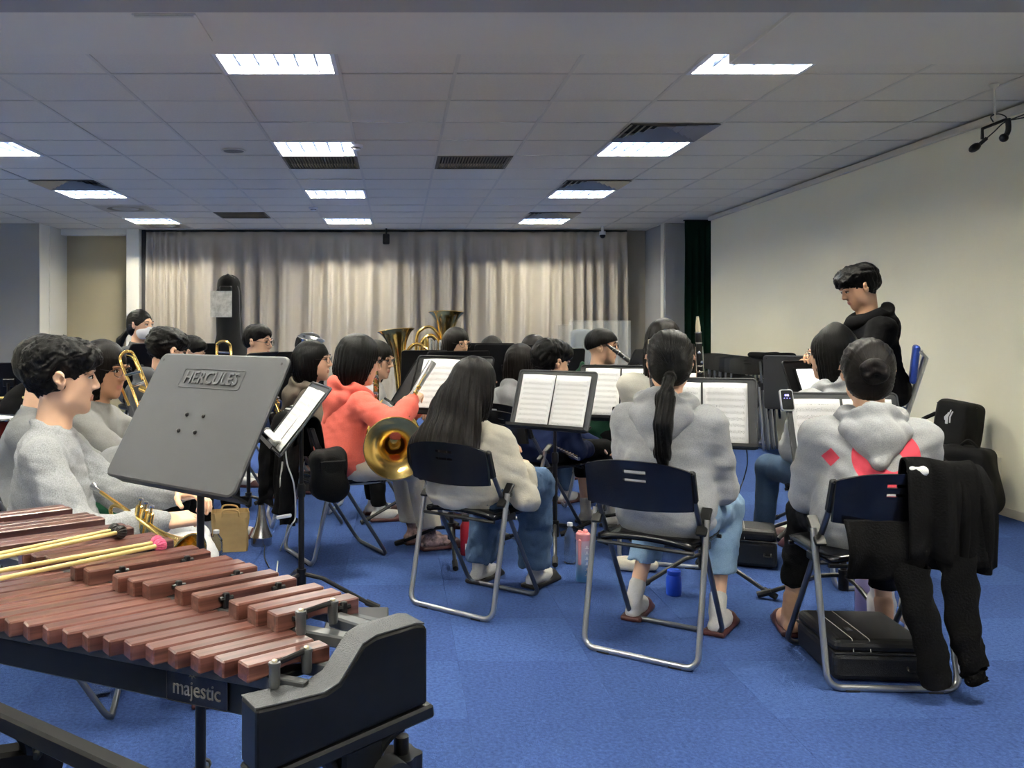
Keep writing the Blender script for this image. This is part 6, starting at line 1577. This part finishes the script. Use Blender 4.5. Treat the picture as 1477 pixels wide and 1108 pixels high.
case('square black clarinet case under the chair of the bun girl', (1.735, 3.33, 0), R(-4), (0.33, 0.36, 0.155))
case('black zip case standing on the carpet right of the ponytail girl', (1.90, 4.78, 0), R(-20), (0.26, 0.23, 0.21))

# ------------------------------------------------------------------ jackets over chairs
ck = thing('jacket', 'black jacket draped over the backrest of the bun girl chair', 'jacket', (1.734, 3.315, 0), R(87) - PI / 2)
def drape(x0, x1, path, seed, amp=0.012, nx=26, flare=0.0, thick=0.008):
    """cloth hung along path (y, z) across x0..x1 with folds that grow downwards"""
    pts = bez([Vector((0, y, z)) for y, z in path], 6); rows = []; n = len(pts); r = random.Random(seed); ph = [r.uniform(0, 6.28) for _ in range(6)]
    for j, p in enumerate(pts):
        f = j / (n - 1); row = []
        for i in range(nx + 1):
            u = i / nx; x = x0 + (x1 - x0) * u; g = amp * (0.25 + 1.3 * f)
            wv = g * (math.sin(u * 11 + ph[0] + f) + 0.6 * math.sin(u * 19 + ph[1] + 2 * f) + 0.5 * math.sin(u * 6 + f * 5 + ph[2]))
            row.append((x + flare * f * (u - 0.3) + 0.3 * g * math.sin(u * 13 + ph[3]), p.y - abs(g) * 0.6 - wv, p.z - 0.02 * f * math.sin(u * 5 + ph[4])))
        rows.append(row)
    return MB().grid(rows, thick=thick)
drape(0.03, 0.235, [(-0.19, 0.62), (-0.225, 0.775), (-0.255, 0.805), (-0.285, 0.77), (-0.30, 0.62), (-0.30, 0.47)], 3, 0.012, flare=0.06).build('body_panel', blk_cloth, ck, auto=False)
drape(-0.18, 0.16, [(-0.255, 0.60), (-0.275, 0.56), (-0.29, 0.50), (-0.275, 0.44), (-0.26, 0.42)], 8, 0.012).build('hood_panel', blk_cloth, ck, auto=False)
drape(0.17, 0.265, [(-0.15, 0.70), (-0.20, 0.775), (-0.25, 0.77), (-0.29, 0.66), (-0.27, 0.45)], 5, 0.014, flare=0.07).build('side_panel', blk_cloth, ck, auto=False)
def sleeve(pts, w0, w1, t0, seed):
    P = bez([Vector(p) for p in pts], 8); rows = []; n = len(P); N_ = 18
    for j, p in enumerate(P):
        f = j / (n - 1); w_ = w0 + (w1 - w0) * f; row = []
        for k in range(N_ + 1):
            a_ = 2 * PI * k / N_; rr_ = 1 + 0.13 * math.sin(3 * a_ + seed + f * 7) + 0.08 * math.sin(f * 26 + 2 * a_ + seed)
            row.append((p.x + w_ * math.cos(a_) * rr_, p.y + t0 * math.sin(a_) * rr_, p.z + 0.01 * math.sin(a_ * 2 + f * 9)))
        rows.append(row)
    return MB().grid(rows)
sleeve([(0.165, -0.31, 0.50), (0.18, -0.315, 0.36), (0.20, -0.32, 0.22), (0.215, -0.325, 0.125)], 0.062, 0.046, 0.026, 1).build('sleeve', blk_cloth, ck, auto=False)
sleeve([(0.215, -0.325, 0.130), (0.222, -0.328, 0.075)], 0.040, 0.038, 0.020, 2).build('cuff', blk_cloth, ck, auto=False)
sleeve([(0.03, -0.30, 0.46), (0.045, -0.32, 0.32), (0.075, -0.325, 0.18), (0.095, -0.33, 0.06)], 0.060, 0.05, 0.024, 4).build('sleeve', blk_cloth, ck, auto=False)
NM().add(*sdf_mesh([('u', 0, ('e', (0.055, -0.292, 0.775), (0.036, 0.010, 0.022)))], 0.006, waves(45, 0.005, 70))).build('collar_lining', cloth('white_lining', (228, 228, 226)), ck)
cj = thing('jacket', 'black coat hung on the back of the coral girl chair', 'jacket', (-0.335, 4.985, 0), R(27) - PI / 2)
drape(-0.21, 0.21, [(-0.17, 0.62), (-0.20, 0.765), (-0.25, 0.79), (-0.285, 0.74), (-0.305, 0.55), (-0.31, 0.38)], 13, 0.014, flare=0.04).build('body_panel', blk_cloth, cj, auto=False)
drape(-0.05, 0.20, [(-0.29, 0.72), (-0.325, 0.66), (-0.345, 0.50), (-0.35, 0.34), (-0.345, 0.28)], 17, 0.014, flare=0.06).build('front_panel', blk_cloth, cj, auto=False)
sleeve([(0.20, -0.34, 0.66), (0.215, -0.365, 0.50), (0.21, -0.37, 0.36), (0.19, -0.37, 0.24)], 0.060, 0.05, 0.04, 3).build('sleeve', blk_cloth, cj, auto=False)
sleeve([(-0.20, -0.34, 0.66), (-0.20, -0.35, 0.50), (-0.19, -0.36, 0.36), (-0.18, -0.36, 0.28)], 0.055, 0.05, 0.04, 6).build('sleeve', blk_cloth, cj, auto=False)
MB().tube([(0.14, -0.375, 0.56), (0.145, -0.39, 0.46), (0.16, -0.39, 0.38)], 0.005, 6).build('zip_tape', stitch, cj)
b2 = thing('shoulder_bag', 'round black bag hanging behind the coral girl chair', 'bag', at(474, 690, 4.60), R(27))
NM().add(*sdf_mesh([('u', 0, ('b', (0, 0, 0.02), (0.10, 0.06, 0.13), 0.05)), ('u', 0.03, ('e', (0.02, -0.05, -0.04), (0.08, 0.04, 0.07)))], 0.011, waves(49, 0.008, 24))).build('bag', blk_nylon, b2)
MB().box((0.0, -0.062, 0.06), (0.15, 0.012, 0.08), None, 0.006).build('flap', blk_nylon, b2)

# ------------------------------------------------------------------ bottles
def bottle(label, c, prof_b, mats, cap, h, r, extra=None):
    t = thing('water_bottle', label, 'bottle', (c.x, c.y, 0)); MB().lathe(prof_b, n=24).build('bottle_body', mats, t)
    return t
def grad_mat():
    m = bpy.data.materials.new('pink_blue_bottle_plastic'); m.use_nodes = True; nt = m.node_tree; b = nt.nodes['Principled BSDF']
    tc = nt.nodes.new('ShaderNodeTexCoord'); sx = nt.nodes.new('ShaderNodeSeparateXYZ'); nt.links.new(tc.outputs['Object'], sx.inputs[0])
    cr = nt.nodes.new('ShaderNodeValToRGB'); e = cr.color_ramp.elements; e[0].position = 0.02; e[0].color = (*lin((96, 158, 216)), 1); e[1].position = 0.26; e[1].color = (*lin((240, 168, 176)), 1); k = e.new(0.13); k.color = (*lin((170, 186, 210)), 1)
    nt.links.new(sx.outputs['Z'], cr.inputs[0]); nt.links.new(cr.outputs[0], b.inputs['Base Color']); b.inputs['Roughness'].default_value = 0.3; b.inputs['Transmission Weight'].default_value = 0.25
    return m
g_ = ground(841, 838); pb = thing('water_bottle', 'pink and blue plastic bottle with white time marks on the carpet', 'bottle', (g_.x, g_.y, 0))
MB().lathe([(0.033, 0), (0.035, 0.005), (0.035, 0.19), (0.033, 0.205)], n=24).build('bottle_body', grad_mat(), pb)
lidm = mat('pink_lid', (240, 160, 160), 0.4)
ld = MB().lathe([(0.033, 0.205), (0.036, 0.21), (0.036, 0.236), (0.030, 0.243)], n=24).build('lid', lidm, pb); MB().box((0.012, 0, 0.25), (0.022, 0.03, 0.016), None, 0.004).box((-0.016, 0, 0.247), (0.02, 0.02, 0.012), None, 0.004).build('spout', lidm, ld)
MB().box((-0.022, -0.028, 0.15), (0.018, 0.014, 0.13), None, 0.006).build('strap', lidm, pb)
wm = mat('white_print', (240, 240, 240), 0.5)
for k in range(6):
    MB().box((0.012, -0.0338, 0.035 + 0.027 * k), (0.020, 0.003, 0.0022)).box((0.012, -0.0338, 0.042 + 0.027 * k), (0.006, 0.003, 0.010)).build('time_mark', wm, pb)
g_ = ground(672, 800); rb_ = thing('water_bottle', 'dark red bottle behind the chair of the long-haired girl', 'bottle', (g_.x, g_.y, 0))
redm = mat('red_bottle', (150, 24, 40), 0.3, 0.3); MB().lathe([(0.030, 0), (0.032, 0.004), (0.032, 0.16), (0.020, 0.185), (0.018, 0.19)], n=22).build('bottle_body', redm, rb_); MB().lathe([(0.022, 0.188), (0.022, 0.22), (0.018, 0.224)], n=18).build('lid', blk_plastic, rb_)
MB().box((0.004, -0.0315, 0.05), (0.022, 0.003, 0.035)).build('label_sticker', paper_white, rb_)
g_ = ground(972, 858); bb_ = thing('water_bottle', 'bright blue bottle between the feet of the ponytail girl', 'bottle', (g_.x, g_.y, 0))
blum = mat('blue_bottle', (38, 84, 214), 0.3); MB().lathe([(0.034, 0), (0.036, 0.004), (0.036, 0.085), (0.030, 0.095)], n=22).build('bottle_body', blum, bb_); MB().lathe([(0.030, 0.095), (0.032, 0.10), (0.032, 0.115), (0.026, 0.12)], n=22).build('lid', blum, bb_)
clear = mat('clear_plastic', (225, 235, 240), 0.05, trans=0.95, ior=1.3)
def clear_bottle(label, g_, h=0.20, r=0.031):
    t = thing('water_bottle', label, 'bottle', (g_.x, g_.y, 0))
    MB().lathe([(r * 0.9, 0), (r, 0.006), (r, h * 0.25), (r * 0.94, h * 0.28), (r, h * 0.31), (r, h * 0.6), (r * 0.94, h * 0.63), (r, h * 0.66), (r * 0.95, h * 0.75), (r * 0.45, h * 0.93), (r * 0.42, h)], n=20).build('bottle_body', clear, t)
    MB().lathe([(r * 0.5, h), (r * 0.5, h + 0.016), (r * 0.45, h + 0.018)], n=16).build('lid', paper_white, t); return t
clear_bottle('clear plastic bottle on the carpet under the marimba', ground(146, 1002))
clear_bottle('clear plastic bottle beside the brown paper bag', ground(312, 803), 0.13, 0.035)
clear_bottle('clear plastic bottle by the foot of the long-haired girl', ground(822, 812))
g_ = ground(1246, 888); vb = thing('water_bottle', 'pale lilac bottle behind the case of the bun girl', 'bottle', (g_.x, g_.y, 0))
MB().lathe([(0.034, 0), (0.036, 0.004), (0.036, 0.15), (0.030, 0.165)], n=22).build('bottle_body', mat('lilac_bottle', (160, 150, 200), 0.3), vb); MB().lathe([(0.03, 0.165), (0.033, 0.17), (0.033, 0.22), (0.028, 0.226)], n=22).build('lid', mat('lilac_lid', (226, 190, 206), 0.4), vb)
for lab, px, py in (('white plastic bag crumpled left behind the jacket sleeve', 1272, 905), ('white plastic bag crumpled between the jacket sleeves', 1318, 915)):
    g_ = ground(px, py); wbag = thing('plastic_bag', lab, 'bag', (g_.x, g_.y, 0)); NM().add(*sdf_mesh([('u', 0, ('e', (0, 0, 0.10), (0.055, 0.05, 0.11))), ('u', 0.03, ('c', (0.0, 0, 0.16), (-0.03, 0, 0.25), 0.03, 0.02)), ('s', 0.01, ('p', (0, 0, -1), -0.003))], 0.007, waves(hash_(lab), 0.009, 45))).build('bag', mat('white_film', (226, 226, 228), 0.4, trans=0.2), wbag)

g_ = ground(917, 822); ctb = thing('pouch', 'flat cream pouch on the carpet behind the ponytail girl chair', 'pouch', (g_.x, g_.y, 0), R(-10))
NM().add(*sdf_mesh([('u', 0, ('b', (0, 0, 0.032), (0.11, 0.06, 0.03), 0.028)), ('s', 0.006, ('p', (0, 0, -1), -0.002))], 0.007, waves(91, 0.004, 40))).build('pouch_body', cream_m, ctb); MB().tube([(-0.10, -0.02, 0.062), (0.10, -0.02, 0.062)], 0.003, 6).build('zip', stitch, ctb)
# ------------------------------------------------------------------ tote bag, mute, odds and ends
g_ = ground(332, 793); tot = thing('paper_bag', 'brown paper tote bag standing on the carpet left of the mute', 'bag', (g_.x, g_.y, 0), R(12))
kraft = mat('kraft_cloth', (200, 170, 116), 0.85, noise=(14, 0.5, (180, 148, 96)))
rows = []
per = rrect(0.21, 0.13, 0.02, 4)
for k in range(8):
    f_ = k / 7; rows.append([(x * (0.92 + 0.08 * f_) + 0.004 * math.sin(9 * f_ + i), y * (0.95 + 0.05 * f_) + 0.005 * math.sin(7 * f_ + i * 1.7), 0.22 * f_ + 0.002) for i, (x, y) in enumerate(per + per[:1])])
MB().grid(rows, thick=0.004).build('bag_body', kraft, tot); MB().prism([(x * 0.92, y * 0.95) for x, y in per], 0.001, 0.004).build('bag_bottom', kraft, tot)
for s in (-1, 1): MB().tube(bez([(-0.05, s * 0.064, 0.20), (-0.035, s * 0.07, 0.24), (0.035, s * 0.07, 0.235), (0.05, s * 0.064, 0.20)], 6), 0.005, 6).build('handle', kraft, tot)
g_ = ground(377, 786); mu = thing('cone_mute', 'shiny aluminium cone mute standing on the carpet', 'mute', (g_.x, g_.y, 0))
alu = mat('spun_aluminium', (190, 190, 192), 0.25, 1.0)
MB().lathe([(0.056, 0), (0.060, 0.004), (0.062, 0.045), (0.065, 0.050), (0.063, 0.055)], n=32).build('rim_cup', alu, mu); MB().lathe([(0.062, 0.055), (0.050, 0.080), (0.036, 0.12), (0.026, 0.17), (0.021, 0.215), (0.020, 0.235)], n=32).build('cone', alu, mu); MB().lathe([(0.016, 0.235), (0.016, 0.26), (0.013, 0.262)], n=20).build('cork_neck', blk_plastic, mu)
# cables
cabk = mat('black_cable', (20, 20, 22), 0.5); cabw = mat('white_cable', (222, 220, 212), 0.5)
def cable(label, pts, m, r=0.0035):
    o = Vector(pts[0]); mb = MB(); mb.tube([p - o for p in bez(pts, 8)], r, 6); return tag(mb.build('cable', m, None, o), label, 'cable')
def gz(px, py, z=0.006): p = ground(px, py); return Vector((p.x, p.y, z))
cable('white cable hanging from the edge-on stand to the carpet', [at(411, 637, 3.98), at(414, 668, 3.98), at(424, 700, 4.0), at(426, 745, 4.05), at(419, 760, 4.1), gz(404, 795), gz(400, 818), gz(398, 850)], cabw)
pw_ = thing('power_plug', 'white plug hanging on the white cable beside the mute', 'plug', at(408, 747, 4.05)); MB().bar((-0.03, 0, 0.0), (0.04, 0, 0.012), 0.014, 0.016, 0.004).build('plug_body', paper_white, pw_); MB().tube([(-0.03, 0, 0), (-0.045, 0, -0.003)], 0.003, 6).build('pin', chrome, pw_)
cable('black cable falling from the stand right of the ponytail girl', [at(1076, 640, 4.45), at(1078, 668, 4.6), at(1073, 690, 4.8), at(1066, 712, 4.9), gz(1066, 735), gz(1072, 746), gz(1060, 752), gz(1046, 754)], cabk, 0.003)
cable('black cable on the carpet behind the mute', [gz(374, 692), gz(386, 712), gz(381, 738), gz(386, 765), gz(381, 800), gz(388, 820)], cabk, 0.003)
cable('thin black cable on the carpet left of the brown bag', [gz(268, 705), gz(262, 735), gz(276, 770), gz(268, 800)], cabk, 0.003)

# ------------------------------------------------------------------ drum hardware at the left edge
dr = ground(14, 740); dk = thing('drum_stand', 'chrome drum hardware with tripod legs at the left frame edge', 'drum stand', (dr.x, dr.y, 0))
chr_ = mat('bright_chrome', (200, 203, 208), 0.12, 1.0)
MB().tube([(0, 0, 0.06), (0, 0, 0.75)], 0.013, 10).build('post', chr_, dk)
for k in range(3):
    a = R(20 + 120 * k); MB().tube([(0, 0, 0.30), (0.30 * math.cos(a), 0.30 * math.sin(a), 0.014)], 0.010, 8).build('leg', chr_, dk); MB().tube([(0, 0, 0.12), (0.15 * math.cos(a), 0.15 * math.sin(a), 0.155)], 0.006, 8).build('brace', chr_, dk)
MB().lathe([(0.02, 0.48), (0.022, 0.49), (0.022, 0.54), (0.02, 0.55)], n=12).build('clamp', chr_, dk); MB().tube([(0, 0, 0.74), (-0.12, 0.02, 0.86)], 0.010, 8).build('boom_arm', chr_, dk)
do_ = at(-30, 640, 4.3); dd = thing('tom_drum', 'dark red drum with chrome hoop at the left frame edge', 'drum', do_)
MB().lathe([(0.165, -0.12), (0.165, 0.12)], n=32).build('shell', mat('dark_red_shell', (70, 18, 20), 0.25), dd)
for z_ in (-0.12, 0.12): MB().tube([(0.172 * math.cos(2 * PI * k / 32), 0.172 * math.sin(2 * PI * k / 32), z_) for k in range(32)], 0.007, 8, closed=True).build('hoop', chr_, dd)
for k in range(6): MB().tube([(0.176 * math.cos(k * PI / 3), 0.176 * math.sin(k * PI / 3), -0.12), (0.176 * math.cos(k * PI / 3), 0.176 * math.sin(k * PI / 3), 0.12)], 0.005, 6).build('tension_rod', chr_, dd)
MB().lathe([(0.160, 0.122), (0.001, 0.124)], n=32, cap0=False, cap1=False).build('drum_head', paper_white, dd)
ds_ = thing('drumstick', 'pale drumstick held level at the left frame edge', 'drumstick', at(-5, 575, 4.62)); q_ = at(44, 573, 4.7) - ds_.location
MB().tube([(-0.1, 0, 0.0), q_ * 0.85, q_ * 0.95], [0.007, 0.007, 0.004], 8).build('shaft', birch, ds_); MB().ball(q_, 0.007, 10).build('tip', birch, ds_)

# ------------------------------------------------------------------ acrylic screen and bag behind the green hoodie
sc0 = at(865, 512, 8.3); acs = thing('acrylic_screen', 'clear acrylic screen standing behind the boy in the green hoodie', 'screen', (sc0.x, 8.3, 0))
acr = mat('clear_acrylic', (215, 222, 226), 0.03, alpha=0.16, spec=0.8)
for s, w_ in ((0, 0.50),):
    MB().box((0.0, 0, 1.03), (0.58, 0.006, 0.62), None, 0.001).build('front_panel', acr, acs)
for s in (-1, 1): MB().box((s * 0.30, 0.14, 1.0), (0.006, 0.30, 0.60), Matrix.Rotation(R(-s * 14), 3, 'Z'), 0.001).build('side_panel', acr, acs)
MB().box((0, 0.14, 0.70), (0.66, 0.34, 0.025), None, 0.003).build('shelf', mat('shelf_grey', (90, 92, 95), 0.5), acs)
for s in (-1, 1):
    for y_ in (0.0, 0.28): MB().tube([(s * 0.29, y_, 0.69), (s * 0.30, y_, 0.012)], 0.010, 8).build('leg', chrome_dark, acs)
sb_ = at(838, 540, 8.9); kb_ = thing('instrument_bag', 'slate grey soft bag standing upright behind the acrylic screen', 'instrument bag', (sb_.x, 8.9, 0))
NM().add(*sdf_mesh([('u', 0, ('b', (0, 0, 0.60), (0.10, 0.09, 0.66), 0.05)), ('u', 0.08, ('e', (0.10, 0, 0.88), (0.17, 0.10, 0.26))), ('u', 0.08, ('e', (0.08, 0, 0.35), (0.2, 0.12, 0.34))), ('s', 0.01, ('p', (0, 0, -1), -0.003))], 0.018, waves(61, 0.004, 12))).build('bag', mat('slate_nylon', (62, 70, 80), 0.7, bump=(200, 0.2)), kb_)
MB().tube([(0.0, -0.10, 0.4), (0.0, -0.10, 1.1)], 0.006, 6).build('zip', mat('zip_grey', (58, 58, 62)), kb_)

# ------------------------------------------------------------------ ceiling microphone pair, cameras
mo = at(1434, 172, 5.35); mc = thing('ceiling_microphone', 'pair of black microphones hanging from the ceiling at right', 'microphone', mo)
zc = CEIL - mo.z
MB().tube([(0.0, 0, zc), (0.0, 0, zc - 0.03), (0.004, 0, 0.0)], 0.006, 8).lathe([(0.03, zc - 0.004), (0.02, zc - 0.02), (0.008, zc - 0.03)], (0, 0, 0), n=14).build('drop_rod', tee_m, mc)
MB().tube([(0.075, 0, 0.0), (-0.085, -0.02, -0.062), (-0.085, -0.02, -0.125)], 0.009, 8).build('bracket', blk_metal, mc)
MB().tube([(-0.06, -0.02, -0.12), (-0.10, -0.02, -0.155)], 0.011, 10).ball((-0.130, -0.02, -0.175), (0.040, 0.024, 0.024), 14, rot=Matrix.Rotation(R(-35), 3, 'Y')).build('microphone_head', blk_plastic, mc)
MB().tube(bez([(0.082, 0, 0.005), (0.086, 0, -0.05), (0.078, 0, -0.085), (0.06, 0, -0.105)], 5), 0.015, 10).ball((0.058, 0, -0.112), (0.026, 0.024, 0.026), 14).build('microphone_head', blk_plastic, mc)
MB().tube(bez([(-0.06, -0.02, -0.12), (0.0, 0.0, -0.075), (0.06, 0, -0.02), (0.16, 0.02, 0.02), (0.35, 0.03, 0.09)], 6), 0.004, 6).tube(bez([(0.09, 0, -0.005), (0.18, 0.02, 0.012), (0.35, 0.03, 0.055)], 6), 0.004, 6).tube(bez([(-0.005, 0, -0.018), (-0.02, 0, 0.015), (0.02, 0, 0.032), (0.06, 0, 0.022), (0.075, 0, 0.008)], 6), 0.004, 6).build('cable', cabk, mc)
cz_ = at(557, 345, 13.0); sc_ = thing('wall_speaker', 'small black box hanging at the top of the pleated curtain', 'speaker', cz_)
MB().box((0, 0, 0.0), (0.10, 0.09, 0.15), None, 0.012).build('housing', blk_plastic, sc_); MB().tube([(0, 0, 0.07), (0, 0, CEIL - cz_.z)], 0.012, 8).build('bracket', blk_metal, sc_); MB().lathe([(0.035, 0), (0.03, -0.006)], (0, -0.045, -0.02), (0, 1, 0), 16).build('cone', rubber, sc_)
cz_ = at(869, 337, 12.7); cm_ = thing('security_camera', 'white dome camera at the ceiling edge by the curtain', 'camera', cz_)
MB().lathe([(0.045, 0.03), (0.045, 0.0), (0.05, -0.02)], n=20).tube([(0, 0, 0.02), (0, 0, CEIL - cz_.z)], 0.02, 8).build('mount', paper_white, cm_); MB().ball((0, -0.01, -0.03), 0.04, 16).build('dome', blk_plastic, cm_)
